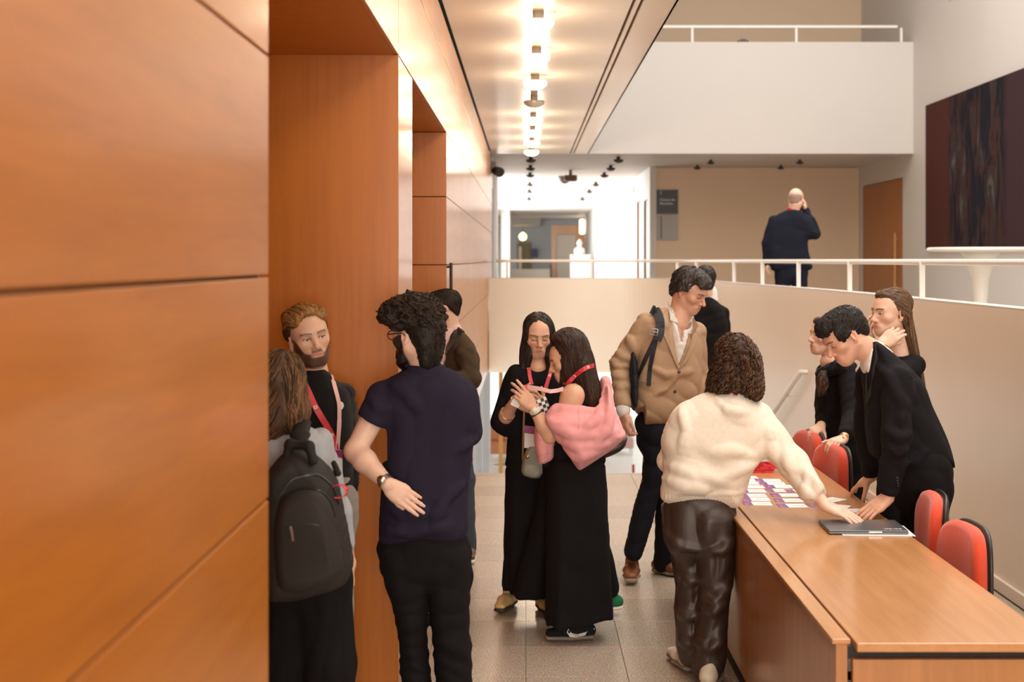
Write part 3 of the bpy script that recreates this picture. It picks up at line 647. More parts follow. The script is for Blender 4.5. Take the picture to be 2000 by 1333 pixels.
def es(a, b, u, wa, wb, k=0.03, op='u'):
    """elliptic segment: u = width axis, wa / wb = (half width, half depth) at both ends"""
    a = np.array(a, float); b = np.array(b, float); d = b-a; L = np.linalg.norm(d); dn = d/L
    u = np.array(u, float); u = unit(u-dn*u.dot(dn)); v = np.cross(dn, u); m = max(*wa, *wb)
    def fn(X, Y, Z):
        px, py, pz = X-a[0], Y-a[1], Z-a[2]
        al = px*dn[0]+py*dn[1]+pz*dn[2]; t = np.clip(al/L, 0, 1)
        w = wa[0]+(wb[0]-wa[0])*t; dd = wa[1]+(wb[1]-wa[1])*t; mn = np.minimum(w, dd)
        q = np.sqrt(((px*u[0]+py*u[1]+pz*u[2])/w)**2+((px*v[0]+py*v[1]+pz*v[2])/dd)**2+((al-t*L)/mn)**2)
        return (q-1)*mn
    return Prim(np.minimum(a,b)-m, np.maximum(a,b)+m, fn, k, op)
def eo(c, r, ax=None, k=0.02, op='u', cut=None):
    c = np.array(c, float); r = np.array(r, float); R = np.eye(3) if ax is None else np.array([unit(q) for q in ax])
    ext = np.sqrt(((R*r[:,None])**2).sum(0))
    def fn(X, Y, Z):
        px, py, pz = X-c[0], Y-c[1], Z-c[2]; k0 = 0; k1 = 0; q = []
        for i in range(3):
            e = px*R[i,0]+py*R[i,1]+pz*R[i,2]; q.append(e); k0 = k0+(e/r[i])**2; k1 = k1+(e/r[i]**2)**2
        k0 = np.sqrt(k0); d = k0*(k0-1)/(np.sqrt(k1)+1e-6)
        if cut is not None: d = np.maximum(d, cut(q[0], q[1], q[2]))
        return d
    return Prim(c-ext, c+ext, fn, k, op)
def bx(c, h, ax=None, rd=0.01, k=0.01, op='u'):
    c = np.array(c, float); h = np.array(h, float); R = np.eye(3) if ax is None else np.array([unit(q) for q in ax])
    ext = (np.abs(R)*h[:,None]).sum(0)
    def fn(X, Y, Z):
        px, py, pz = X-c[0], Y-c[1], Z-c[2]; s = 0; mx = None
        for i in range(3):
            e = np.abs(px*R[i,0]+py*R[i,1]+pz*R[i,2])-(h[i]-rd); s = s+np.maximum(e,0)**2; mx = e if mx is None else np.maximum(mx, e)
        return np.sqrt(s)+np.minimum(mx,0)-rd
    return Prim(c-ext, c+ext, fn, k, op)
def chaikin(P, n=2):
    P = np.array(P, float)
    for _ in range(n):
        Q = np.roll(P, -1, 0); P = np.stack([P*0.75+Q*0.25, P*0.25+Q*0.75], 1).reshape(-1, 2)
    return P
def poly2d(P, X, Z):
    """signed distance to polygon P in the plane, X (n,1) Z (1,m)"""
    X, Z = np.broadcast_arrays(X, Z); best = np.full(X.shape, 1e9); inside = np.zeros(X.shape, bool)
    Q = np.roll(P, -1, 0)
    for (ax_, az), (bx_, bz) in zip(P, Q):
        ex, ez = bx_-ax_, bz-az; l2 = ex*ex+ez*ez
        if l2 < 1e-14: continue
        t = np.clip(((X-ax_)*ex+(Z-az)*ez)/l2, 0, 1)
        best = np.minimum(best, (X-ax_-t*ex)**2+(Z-az-t*ez)**2)
        c = ((az > Z) != (bz > Z))
        if c.any(): inside ^= c & (X < ex*(Z-az)/(ez if abs(ez) > 1e-12 else 1e-12)+ax_)
    d = np.sqrt(best); return np.where(inside, -d, d)
def infl(poly, z0, D, R, gx=0.0, gz=0.0, k=0.02, op='u', raw=False, grow=0.0, it=2, front=1.0, back=1.0):
    """outline (pixels of the photograph, at distance z0) turned into a rounded solid of half depth D; gx,gz tilt its mid plane"""
    P = np.array([PT(x, y, z0)[[0, 2]] for x, y in poly]) if not raw else np.array(poly, float)
    P = chaikin(P, it); lo2, hi2 = P.min(0)-grow, P.max(0)+grow; xc, zc = (lo2+hi2)/2
    ex = abs(gx)*(hi2[0]-lo2[0])/2+abs(gz)*(hi2[1]-lo2[1])/2
    def fn(X, Y, Z):
        d2 = poly2d(P, X[:, :, 0], Z[0, :, :].reshape(1, -1))[:, None, :] - grow
        e = np.clip(-d2/R, 0, 1); dep = D*np.sqrt(np.maximum(1-(1-e)**2, 0))
        yy = Y-(z0+gx*(X-xc)+gz*(Z-zc))
        yy = np.where(yy < 0, -yy/front, yy/back)
        return np.maximum(d2, (yy-dep)*0.8)
    m = max(front, back)
    return Prim((lo2[0], z0-D*m-ex, lo2[1]), (hi2[0], z0+D*m+ex, hi2[1]), fn, k, op)
def cutp(pt, n, lo=None, hi=None, k=0.004):
    """remove everything on the n side of the plane through pt"""
    pt = np.array(pt, float); n = unit(n)
    def fn(X, Y, Z): return -((X-pt[0])*n[0]+(Y-pt[1])*n[1]+(Z-pt[2])*n[2])
    lo = (-1e3,)*3 if lo is None else lo; hi = (1e3,)*3 if hi is None else hi
    return Prim(lo, hi, fn, k, 's')
def noise(X, Y, Z, freq, seed=0, n=4, stretch=(1,1,1)):
    r = np.random.RandomState(seed); s = 0
    for i in range(n):
        d = r.normal(size=3); d /= np.linalg.norm(d); d = d*freq*r.uniform(0.7,1.4)*np.array(stretch); p = r.uniform(0, 6.28)
        s = s+np.sin(X*d[0]+Y*d[1]+Z*d[2]+p)
    return s/n
def folds(amp=0.004, freq=45.0, seed=0, stretch=(1,1,1), warp=0.03):
    """soft cloth creases"""
    def fn(X, Y, Z):
        wx = noise(X,Y,Z,14,seed+1,3)*warp; wz = noise(X,Y,Z,14,seed+2,3)*warp
        a = noise(X+wx, Y, Z+wz, freq, seed, 3, stretch)
        return amp*(1-2*np.abs(a)**0.7) + amp*0.6*noise(X,Y,Z,freq*0.4,seed+5,3)
    return fn
def field_mesh(prims, vox, disp=None, colour=None):
    adds = [p for p in prims if p.op == 'u']
    lo = np.min([p.lo for p in adds], 0)-vox*4-0.012; hi = np.max([p.hi for p in adds], 0)+vox*4+0.012
    n = np.ceil((hi-lo)/vox).astype(int)+1
    axs = [(lo[i]+vox*np.arange(n[i])).astype(f32) for i in range(3)]
    G = np.full(n, 0.25, f32)
    for p in prims:
        m = p.k+vox*3+0.012
        i0 = np.maximum(np.floor((p.lo-m-lo)/vox).astype(int), 0); i1 = np.minimum(np.ceil((p.hi+m-lo)/vox).astype(int)+1, n)
        if (i1 <= i0).any(): continue
        sl = tuple(slice(a, b) for a, b in zip(i0, i1))
        X = axs[0][sl[0]][:, None, None]; Y = axs[1][sl[1]][None, :, None]; Z = axs[2][sl[2]][None, None, :]
        d = np.broadcast_to(p.fn(X, Y, Z), tuple(i1-i0)).astype(f32); g = G[sl]
        if p.op == 'u':
            h = np.maximum(p.k-np.abs(g-d), 0)/max(p.k, 1e-6); G[sl] = np.minimum(g, d)-h*h*p.k*0.25
        elif p.op == 's':
            h = np.maximum(p.k-np.abs(g+d), 0)/max(p.k, 1e-6); G[sl] = np.maximum(g, -d)+h*h*p.k*0.25
        else:
            G[sl] = np.maximum(g, d)
    if disp is not None:
        band = np.abs(G) < max(0.03, vox*3)
        ii = np.nonzero(band)
        if len(ii[0]): G[ii] += disp(axs[0][ii[0]], axs[1][ii[1]], axs[2][ii[2]]).astype(f32)
    # surface nets
    S = G < 0
    c = np.zeros(n-1, np.uint8)
    for dx in (0,1):
        for dy in (0,1):
            for dz in (0,1): c += S[dx:n[0]-1+dx, dy:n[1]-1+dy, dz:n[2]-1+dz]
    act = (c > 0) & (c < 8); idx = np.argwhere(act)
    if len(idx) == 0: raise RuntimeError('empty field')
    vid = np.full(n-1, -1, np.int32); vid[act] = np.arange(len(idx))
    corners = np.array([(a,b,d) for a in (0,1) for b in (0,1) for d in (0,1)])
    val = np.stack([G[idx[:,0]+q[0], idx[:,1]+q[1], idx[:,2]+q[2]] for q in corners], 1)
    acc = np.zeros((len(idx),3), f32); cnt = np.zeros(len(idx), f32)
    for i in range(8):
        for j in range(i+1, 8):
            if np.abs(corners[i]-corners[j]).sum() != 1: continue
            a, b = val[:,i], val[:,j]; cr = (a < 0) != (b < 0)
            t = np.where(cr, a/np.where(np.abs(a-b) < 1e-9, 1e-9, a-b), 0)
            acc += np.where(cr[:,None], corners[i]+(corners[j]-corners[i])*t[:,None], 0); cnt += cr
    V = lo+(idx+acc/cnt[:,None])*vox
    faces = []
    for ax in range(3):
        o1, o2 = [(1,2),(2,0),(0,1)][ax]
        a = [slice(None)]*3; b = [slice(None)]*3; a[ax] = slice(0,-1); b[ax] = slice(1,None)
        ch = S[tuple(a)] != S[tuple(b)]; e = np.argwhere(ch)
        ok = (e[:,o1] > 0) & (e[:,o2] > 0) & (e[:,o1] < n[o1]-1) & (e[:,o2] < n[o2]-1); e = e[ok]
        if len(e) == 0: continue
        def cell(d1, d2):
            q = e.copy(); q[:,o1] -= d1; q[:,o2] -= d2; return vid[q[:,0], q[:,1], q[:,2]]
        q = np.stack([cell(1,1), cell(0,1), cell(0,0), cell(1,0)], 1)
        fl_ = ~S[e[:,0], e[:,1], e[:,2]]; q[fl_] = q[fl_][:, ::-1]
        faces.append(q)
    return V, np.concatenate(faces)
class Soup:
    """vertices + quads + vertex colours of one mesh, from several sculpted or lofted pieces"""
    def __init__(s): s.V = []; s.Q = []; s.C = []; s.n = 0
    def add(s, V, Q, col):
        s.V.append(V); s.Q.append(Q+s.n); s.n += len(V)
        col = np.array(col, float)
        s.C.append(np.broadcast_to(col, (len(V),3)) if col.ndim == 1 else col); return s
    def build(s, name, mat, parent, base, smooth=True):
        V = np.concatenate(s.V)-np.array(base); Q = np.concatenate(s.Q); C = np.concatenate(s.C)
        me = bpy.data.meshes.new(name); nv, nf = len(V), len(Q)
        me.vertices.add(nv); me.vertices.foreach_set('co', V.astype(f32).ravel())
        me.loops.add(nf*4); me.loops.foreach_set('vertex_index', Q.astype(np.int32).ravel())
        me.polygons.add(nf); me.polygons.foreach_set('loop_start', np.arange(nf, dtype=np.int32)*4)
        try: me.polygons.foreach_set('loop_total', np.full(nf, 4, np.int32))
        except Exception: pass
        me.polygons.foreach_set('use_smooth', np.full(nf, smooth))
        ca = me.attributes.new('Col', 'FLOAT_COLOR', 'POINT'); ca.data.foreach_set('color', np.concatenate([C, np.ones((nv,1))], 1).astype(f32).ravel())
        me.materials.append(mat); me.update(calc_edges=True); me.validate()
        o = bpy.data.objects.new(name, me); COL.objects.link(o); o.parent = parent
        o['_w'] = 1
        del o['_w']
        return o
def vcol_mat(name, rough=0.5, sheen=0.0, bump=0.0, bscale=200.0, var=0.1, scale=30.0, coat=0.0, aniso=None, spec=0.5, sss=0.0):
    m, nt, p = new_mat(name); N = nt.nodes; L = nt.links
    at = N.new('ShaderNodeAttribute'); at.attribute_name = 'Col'; tc = N.new('ShaderNodeTexCoord')
    mp = N.new('ShaderNodeMapping'); L.new(tc.outputs['Object'], mp.inputs[0])
    if aniso: mp.inputs['Scale'].default_value = aniso
    nz = N.new('ShaderNodeTexNoise'); nz.inputs['Scale'].default_value = scale; nz.inputs['Detail'].default_value = 4; L.new(mp.outputs[0], nz.inputs['Vector'])
    hs = N.new('ShaderNodeHueSaturation'); L.new(at.outputs['Color'], hs.inputs['Color'])
    mr = N.new('ShaderNodeMapRange'); mr.inputs[1].default_value = 0.25; mr.inputs[2].default_value = 0.75; mr.inputs[3].default_value = 1-var; mr.inputs[4].default_value = 1+var
    L.new(nz.outputs['Fac'], mr.inputs[0]); L.new(mr.outputs[0], hs.inputs['Value']); L.new(hs.outputs[0], p.inputs['Base Color'])
    p.inputs['Roughness'].default_value = rough; p.inputs['Sheen Weight'].default_value = sheen; p.inputs['Coat Weight'].default_value = coat; p.inputs['Specular IOR Level'].default_value = spec
    if sss: p.inputs['Subsurface Weight'].default_value = sss; p.inputs['Subsurface Radius'].default_value = (0.012,0.005,0.003); p.inputs['Subsurface Scale'].default_value = 1.0
    if bump:
        nb = N.new('ShaderNodeTexNoise'); nb.inputs['Scale'].default_value = bscale; nb.inputs['Detail'].default_value = 3; L.new(mp.outputs[0], nb.inputs['Vector'])
        b = N.new('ShaderNodeBump'); b.inputs['Strength'].default_value = bump; b.inputs['Distance'].default_value = 0.003; L.new(nb.outputs['Fac'], b.inputs['Height']); L.new(b.outputs['Normal'], p.inputs['Normal'])
    return m
M['skin'] = vcol_mat('skin', 0.48, var=0.05, scale=40, bump=0.06, bscale=350, sss=0.12)
M['hair'] = vcol_mat('hair', 0.52, var=0.35, scale=1.0, aniso=(170,170,14), bump=0.3, bscale=1.6, spec=0.35)
M['curl'] = vcol_mat('curly hair', 0.55, var=0.35, scale=160, bump=0.5, bscale=260, spec=0.3)
M['cloth'] = vcol_mat('woven cloth', 0.9, sheen=0.0, var=0.07, scale=25, bump=0.12, bscale=900, spec=0.12)
M['knit'] = vcol_mat('soft knit', 0.95, sheen=0.12, var=0.05, scale=60, bump=0.35, bscale=420, spec=0.15)
M['leather'] = vcol_mat('soft leather', 0.46, var=0.12, scale=14, bump=0.12, bscale=160, spec=0.5)
M['nylon'] = vcol_mat('nylon', 0.65, sheen=0.0, var=0.08, scale=20, bump=0.12, bscale=700, spec=0.25)
M['rubber'] = plain('white sole', (0.72,0.66,0.56), 0.6, var=0.04)
M['eye_white'] = plain('eye white', (0.72,0.68,0.64), 0.15, var=0.0, spec=0.6)
M['iris'] = plain('iris', (0.05,0.03,0.02), 0.12, var=0.0, spec=0.7)
M['buckle'] = plain('grey buckle', (0.45,0.46,0.48), 0.35, 0.5, var=0.0)

# ---------------------------------------------------------------- heads
class Head:
    def __init__(s, c, f, up=(0,0,1), sc=1.0):
        s.c = np.array(c, float); s.f = unit(f); up = np.array(up, float)
        s.x = unit(np.cross(s.f, up)); s.z = np.cross(s.x, s.f); s.s = sc; s.ax = [s.x, s.f, s.z]
    def p(s, x, y, z): return s.c+s.s*(x*s.x+y*s.f+z*s.z)
    def E(s, x, y, z, r, k=0.02, op='u', rot=0.0, cut=None, tilt=0.0):
        ax = s.ax
        if rot: ca, sa = math.cos(rot), math.sin(rot); ax = [ca*s.x+sa*s.f, -sa*s.x+ca*s.f, s.z]
        if tilt: ca, sa = math.cos(tilt), math.sin(tilt); ax = [ax[0], ca*np.array(ax[1])+sa*np.array(ax[2]), -sa*np.array(ax[1])+ca*np.array(ax[2])]
        return eo(s.p(x,y,z), np.array(r)*s.s, ax, k*s.s, op, cut)
    def C(s, a, b, ra, rb, k=0.01, op='u'): return rc(s.p(*a), s.p(*b), ra*s.s, rb*s.s, k*s.s, op)
    def loc(s, V): d = (V-s.c)/s.s; return np.stack([d@s.x, d@s.f, d@s.z], 1)
def head_prims(h, neck, male=True, lid=0.3, mouth_open=0.0, neck_r=None, nose=1.0, ears=True):
    """lid: 0 open eyes, 1 lowered lids"""
    jw = 1.0 if male else 0.9; nr = neck_r or (0.058 if male else 0.048)
    P = [h.E(0,-0.018,0.036,(0.075,0.094,0.083),0.02), h.E(0,0.025,0.02,(0.066,0.07,0.075),0.03),
         h.E(0,0.034,-0.035,(0.056*jw,0.055,0.078),0.03),
         h.E(0,0.062,-0.092,(0.026*jw,0.022,0.018),0.03)]
    for s in (-1,1):
        P += [h.C((s*0.056*jw,-0.005,-0.05),(s*0.018,0.062,-0.096),0.017,0.017,0.03),
              h.E(s*0.044,0.055,-0.022,(0.022,0.022,0.018),0.025)]
    P += [h.E(0,0.082 if male else 0.078,0.022,(0.046,0.012,0.011 if male else 0.008),0.02)]
    for s in (-1,1): P += [h.E(s*0.031,0.094,-0.001,(0.017,0.012,0.0115),0.012,'s')]
    # nose
    P += [h.C((0,0.086,0.008),(0,0.087+0.020*nose,-0.030),0.0075,0.0105,0.012), h.E(0,0.087+0.021*nose,-0.034,(0.0095,0.0095,0.0085),0.008)]
    for s in (-1,1): P += [h.E(s*0.0125,0.091+0.004*nose,-0.037,(0.0075,0.010,0.0075),0.007), h.E(s*0.006,0.101,-0.044,(0.003,0.004,0.003),0.002,'s')]
    # mouth
    P += [h.E(0,0.082,-0.066,(0.03,0.012,0.018),0.02), h.E(0,0.0922,-0.0615,(0.022,0.0075,0.0048),0.004), h.E(0,0.0912,-0.0705-mouth_open,(0.019,0.0078,0.0056),0.004),
          h.E(0,0.1012,-0.0660-mouth_open*0.5,(0.021,0.0085,0.0014+mouth_open*0.6),0.002,'s')]
    # eyelids round the ball
    for s in (-1,1):
        zu = 0.0035-0.011*lid
        P += [h.E(s*0.031,0.0745,0.0,(0.0155,0.0142,0.0142),0.003, cut=lambda a,b,c,zu=zu,sc=h.s: (zu*sc+0.25*b*0-c)),
              h.E(s*0.031,0.0745,0.0,(0.0152,0.0138,0.0138),0.003, cut=lambda a,b,c,sc=h.s: (c+0.0062*sc))]
        if ears:
            P += [h.E(s*0.076,-0.012,-0.006,(0.008,0.019,0.031),0.008, rot=-s*0.30), h.E(s*0.082,-0.006,-0.004,(0.006,0.010,0.018),0.004,'s', rot=-s*0.30), h.E(s*0.073,-0.004,-0.034,(0.007,0.009,0.010),0.006)]
    nk = h.p(0,-0.028,-0.055)
    P += [rc(nk, neck, nr, nr*1.08, 0.025), rc(lerp(nk,neck,0.55)+h.f*0.012*h.s, neck+h.f*0.005, nr*0.75, nr*0.9, 0.02)]
    return P
def head_colours(h, V, skin, lip=None, brow=None, beard=None, scalp=None, lash=None):
    L = h.loc(V); C = np.tile(np.array(skin, float), (len(V),1)); x, y, z = L[:,0], L[:,1], L[:,2]
    def blend(m, col): 
        m = np.clip(m,0,1)[:,None]; C[:] = C*(1-m)+np.array(col)*m
    ck = np.exp(-(((np.abs(x)-0.042)/0.02)**2+((z+0.028)/0.02)**2))*(y>0.03); blend(ck*0.28, np.array(skin)*np.array([1.04,0.72,0.66]))
    blend(np.exp(-((x/0.014)**2+((z+0.032)/0.014)**2))*(y>0.09)*0.25, np.array(skin)*np.array([1.0,0.75,0.7]))
    ear = (np.abs(x) > 0.078)&(z<0.03)&(z>-0.05); blend(ear*0.35, np.array(skin)*np.array([1.05,0.68,0.6]))
    blend(np.exp(-(((np.abs(x)-0.031)/0.02)**2+((z+0.001)/0.011)**2))*(y>0.06)*0.35, np.array(skin)*np.array([0.72,0.6,0.56]))
    if lash is not None:
        zl = 0.0035-0.011*lash-((np.abs(x)-0.031)/0.016)**2*0.002; blend(np.exp(-((z-zl)/0.0026)**2)*(np.abs(np.abs(x)-0.031)<0.0165)*(y>0.078)*0.85, (0.02,0.012,0.01))
    if brow is not None:
        a = np.abs(x); zb = 0.0195+0.004*np.sin((a-0.012)/0.04*2.6); blend(((a>0.010)&(a<0.052)&(y>0.045))*np.exp(-((z-zb)/0.0042)**4)*0.85, brow)
    if beard is not None:
        col, amt = beard; a = np.abs(x)
        edge = -0.056+0.062*np.clip((a-0.034)/0.036,0,1)**2
        m = np.clip((edge-z)/0.006,0,1)*np.clip((y+0.002)/0.012,0,1)*np.clip((z+0.122)/0.01,0,1)*(np.abs(x)<0.0735)
        m = np.maximum(m, np.clip((0.026-np.abs(x))/0.006,0,1)*(z<-0.047)*(z>-0.06)*(y>0.08)*0.8)
        m *= 1-np.exp(-((x/0.024)**4+((z+0.066)/0.0085)**4))*0.9
        blend(m*amt, col)
    lm = np.exp(-((x/0.0215)**4+((z+0.0665)/0.0095)**4))*(y>0.084)
    blend(lm*0.8, lip if lip is not None else np.array(skin)*np.array([0.88,0.50,0.48]))
    if scalp is not None:
        col, amt = scalp; blend(np.clip((z-0.02-0.3*np.clip(y,-0.2,0.2))/0.03,0,1)*amt, col)
    return C
def eyeballs(h, parent, base, gaze=(0,0)):
    for s in (-1,1):
        mb = MB(); n = 12; R = 0.0126*h.s; c = h.p(s*0.031,0.0738,0.0)
        g = unit(h.f+h.x*gaze[0]+h.z*gaze[1]); u = unit(np.cross(g, h.z)); v = np.cross(u, g)
        vs = []; fs = []; ths = [0, 0.22, 0.44, 0.62, 1.0, 1.6, 2.3, 3.14]
        for t in ths:
            for k in range(n):
                a = 2*math.pi*k/n; vs.append(c-np.array(base)+R*(math.cos(t)*g+math.sin(t)*(math.cos(a)*u+math.sin(a)*v)))
        for i in range(len(ths)-1):
            for k in range(n): fs.append((i*n+k, i*n+(k+1)%n, (i+1)*n+(k+1)%n, (i+1)*n+k))
        mb.add(vs, fs[:n*2], 1); mb.f += fs[n*2:]; mb.m += [0]*(len(fs)-n*2)
        mb.build('eye', [M['eye_white'], M['iris']], parent, smooth=True)

# ---------------------------------------------------------------- hands
RELAX = [(0.35,0.55,0.3)]*4
FLAT = [(0.08,0.12,0.06)]*4
def hand_prims(w, d, back, right, curls=RELAX, thumb=(0.75,0.62,-0.25), tcurl=0.25, spread=0.06, sc=1.0):
    """w wrist, d towards the fingers, back = normal of the back of the hand"""
    d = unit(d); back = np.array(back, float); back = unit(back-d*back.dot(d)); tx = np.cross(d, back)*(-1 if right else 1)
    def q(x, y, z): return np.array(w)+sc*(x*tx+y*d+z*back)
    P = [es(q(0.0,0.004,0), q(0.002,0.075,0.002), tx, (0.026*sc,0.018*sc), (0.040*sc,0.0145*sc), 0.01), rc(q(0.022,0.03,-0.006), q(0.03,0.05,-0.006), 0.017*sc, 0.014*sc, 0.012), rc(q(-0.018,0.025,-0.006), q(-0.026,0.06,-0.004), 0.015*sc, 0.013*sc, 0.012)]
    bases = [(0.030,0.088),(0.0105,0.094),(-0.010,0.089),(-0.0285,0.079)]
    lens = [(0.041,0.025,0.020),(0.046,0.029,0.021),(0.042,0.027,0.021),(0.032,0.020,0.018)]
    tips = []
    for i, ((bx0, by0), ln) in enumerate(zip(bases, lens)):
        cu = curls[i]; a = 0.0; sp = spread*(1.2-0.8*i); p0 = q(bx0*0.92, by0-0.02, 0.001); p1 = q(bx0, by0, 0.002)
        P.append(rc(p0, p1, 0.0115*sc, 0.0105*sc, 0.008))
        r = [0.0098,0.0088,0.0080,0.0066] if i < 3 else [0.0085,0.0076,0.0068,0.0058]
        for j in range(3):
            a += cu[j]; dr = math.cos(a)*(d*math.cos(sp)+tx*math.sin(sp))-math.sin(a)*back
            p2 = p1+dr*ln[j]*sc; P.append(rc(p1, p2, r[j]*sc, r[j+1]*sc, 0.0035)); p1 = p2
        tips.append((p1, dr))
    th = unit(thumb); t0 = q(0.022,0.022,-0.006); dr = th[0]*tx+th[1]*d+th[2]*back
    p1 = t0+dr*0.042*sc; P.append(rc(t0, p1, 0.0155*sc, 0.0115*sc, 0.012))
    dr2 = unit(dr+tcurl*(d-tx*0.4)); p2 = p1+dr2*0.033*sc; P.append(rc(p1, p2, 0.0108*sc, 0.0098*sc, 0.005))
    dr3 = unit(dr2+tcurl*(d-tx*0.4)); p3 = p2+dr3*0.026*sc; P.append(rc(p2, p3, 0.0098*sc, 0.0075*sc, 0.004))
    return P
def shoe_prims(ankle, toe_dir, sc=1.0, floor=None):
    """shoe with its ankle joint at `ankle`; returns upper prims, sole prims"""
    t = unit(A(toe_dir[0], toe_dir[1], 0)); s = A(-t[1], t[0], 0); up = A(0,0,1); a = np.array(ankle, float); z0 = a[2]-0.085*sc if floor is None else floor
    g = A(a[0], a[1], z0)
    def q(f, l, z): return g+sc*(f*t+l*s+z*up)
    upr = [es(q(-0.055,0,0.045), q(0.06,0,0.05), s, (0.034*sc,0.03*sc), (0.044*sc,0.032*sc), 0.02), es(q(0.06,0,0.045), q(0.155,0,0.036), s, (0.045*sc,0.03*sc), (0.036*sc,0.020*sc), 0.02),
           rc(q(-0.03,0,0.05), a+up*0.01, 0.038*sc, 0.038*sc, 0.02), cutp(q(0,0,0.022), (0,0,-1))]
    sole = [es(q(-0.06,0,0.016), q(0.05,0,0.016), s, (0.037*sc,0.017*sc), (0.047*sc,0.017*sc), 0.01), es(q(0.05,0,0.016), q(0.165,0,0.016), s, (0.048*sc,0.017*sc), (0.036*sc,0.015*sc), 0.01), cutp(q(0,0,0.001), (0,0,-1)), cutp(q(0,0,0.028), (0,0,1))]
    return upr, sole

# ---------------------------------------------------------------- people
class Person:
    def __init__(s, base, label):
        s.base = np.array(base, float); s.root = empty('person', tuple(base)); tag(s.root, label, 'person'); s.obs = []
    def sdf(s, name, prims, vox, mat, col, disp=None, parent=None):
        V, Q = field_mesh(prims, vox*1.12, disp); C = col(V) if callable(col) else col
        o = Soup().add(V, Q, C).build(name, mat, parent or s.root, s.base); o['vw'] = 0; del o['vw']; s.obs.append((o, V, Q)); return o
    def soup(s, name, so, mat, parent=None):
        o = so.build(name, mat, parent or s.root, s.base); s.obs.append((o, np.concatenate(s_V(so)), np.concatenate(so.Q))); return o
    def mb(s, name, mb, mat, parent=None, smooth=True, bevel=0.0):
        mb.v = [tuple(np.array(v)-s.base) for v in mb.v]; return mb.build(name, mat, parent or s.root, smooth=smooth, bevel=bevel)
    def bvh(s, names):
        Vs = []; Qs = []; n = 0
        for o, V, Q in s.obs:
            if o.name.split('.')[0] in names: Vs.append(V); Qs.append(Q+n); n += len(V)
        s.tree = BVHTree.FromPolygons([tuple(v) for v in np.concatenate(Vs)], [tuple(q) for q in np.concatenate(Qs)]); return s.tree
    def hit(s, px, py, off=0.003, zdef=None):
        """the point of the surface that the photograph shows at this pixel, lifted off a little"""
        o = Vector((0,0,EYE)); d = Vector(PT(px, py, 1.0)-A(0,0,EYE)).normalized()
        h = s.tree.ray_cast(o, d)
        if h[0] is None:
            if zdef is None: return None, None
            return PT(px, py, zdef), -np.array(d)
        n = np.array(h[1])
        if n.dot(np.array(d)) > 0: n = -n
        return np.array(h[0])+n*off, n
    def band(s, name, pts, width, mat, off=0.004, thick=0.002, zdef=None, parent=None, n=6, wid=None):
        """a strap lying on the clothes, through pixel points"""
        P = np.array(pts, float); Q = []
        for i in range(len(P)-1):
            for k in range(n): Q.append(P[i]+(P[i+1]-P[i])*k/n)
        Q.append(P[-1]); pp = []; nn = []; last = zdef
        for (x, y) in Q:
            p, nr = s.hit(x, y, off, last)
            if p is None: continue
            pp.append(p); nn.append(nr); last = p[1]
        pp = np.array(pp)
        for _ in range(2): pp[1:-1] = 0.25*pp[:-2]+0.5*pp[1:-1]+0.25*pp[2:]
        T = np.gradient(pp, axis=0); W = []
        for t, nr in zip(T, nn):
            w_ = np.cross(unit(t), nr); W.append(unit(w_)*width)
        mb = MB().ribbon(pp, W, thick); return s.mb(name, mb, mat, parent, smooth=False), pp, W
    def patch(s, name, poly, mat, off=0.004, thick=0.003, zdef=None, parent=None):
        """a thin piece with an outline given in pixels, lying on the clothes"""
        pts = [s.hit(x, y, off, zdef) for x, y in poly]; pts = [q for q in pts if q[0] is not None]
        c = np.mean([q[0] for q in pts], 0); n = unit(np.mean([q[1] for q in pts], 0)); k = len(pts)
        top = [q[0]+n*thick for q in pts]; bot = [q[0]-n*0.004 for q in pts]
        mb = MB().add(top+bot+[c+n*thick], [(i,(i+1)%k,2*k) for i in range(k)]+[(i, i+k, (i+1)%k+k, (i+1)%k) for i in range(k)])
        return s.mb(name, mb, mat, parent, smooth=False)
def s_V(so): return so.V
def limb(a, b, c, ra, rb, rc_, k=0.02): return [rc(a, b, ra, rb, k), rc(b, c, rb, rc_, k)]
def inner_body(J, s=1.0, legs=True):
    """trunk, arms and legs under the clothes"""
    sh = (J['sL']+J['sR'])/2; hp = (J['hL']+J['hR'])/2; u = unit(J['sR']-J['sL']); uh = unit(J['hR']-J['hL'])
    P = [es(hp, lerp(hp,sh,0.35), uh, (0.145*s,0.095*s), (0.115*s,0.085*s)), es(lerp(hp,sh,0.35), lerp(hp,sh,0.85), u, (0.115*s,0.085*s), (0.135*s,0.095*s)), es(lerp(hp,sh,0.85), sh, u, (0.14*s,0.085*s), (0.10*s,0.055*s)), rc(sh, J['neck'], 0.055*s, 0.05*s, 0.03)]
    for q in 'LR':
        P += limb(J['s'+q], J['e'+q], J['w'+q], 0.042*s, 0.036*s, 0.025*s)
        if legs: P += limb(J['h'+q], J['k'+q], J['a'+q], 0.060*s, 0.040*s, 0.030*s, 0.03)
    return P
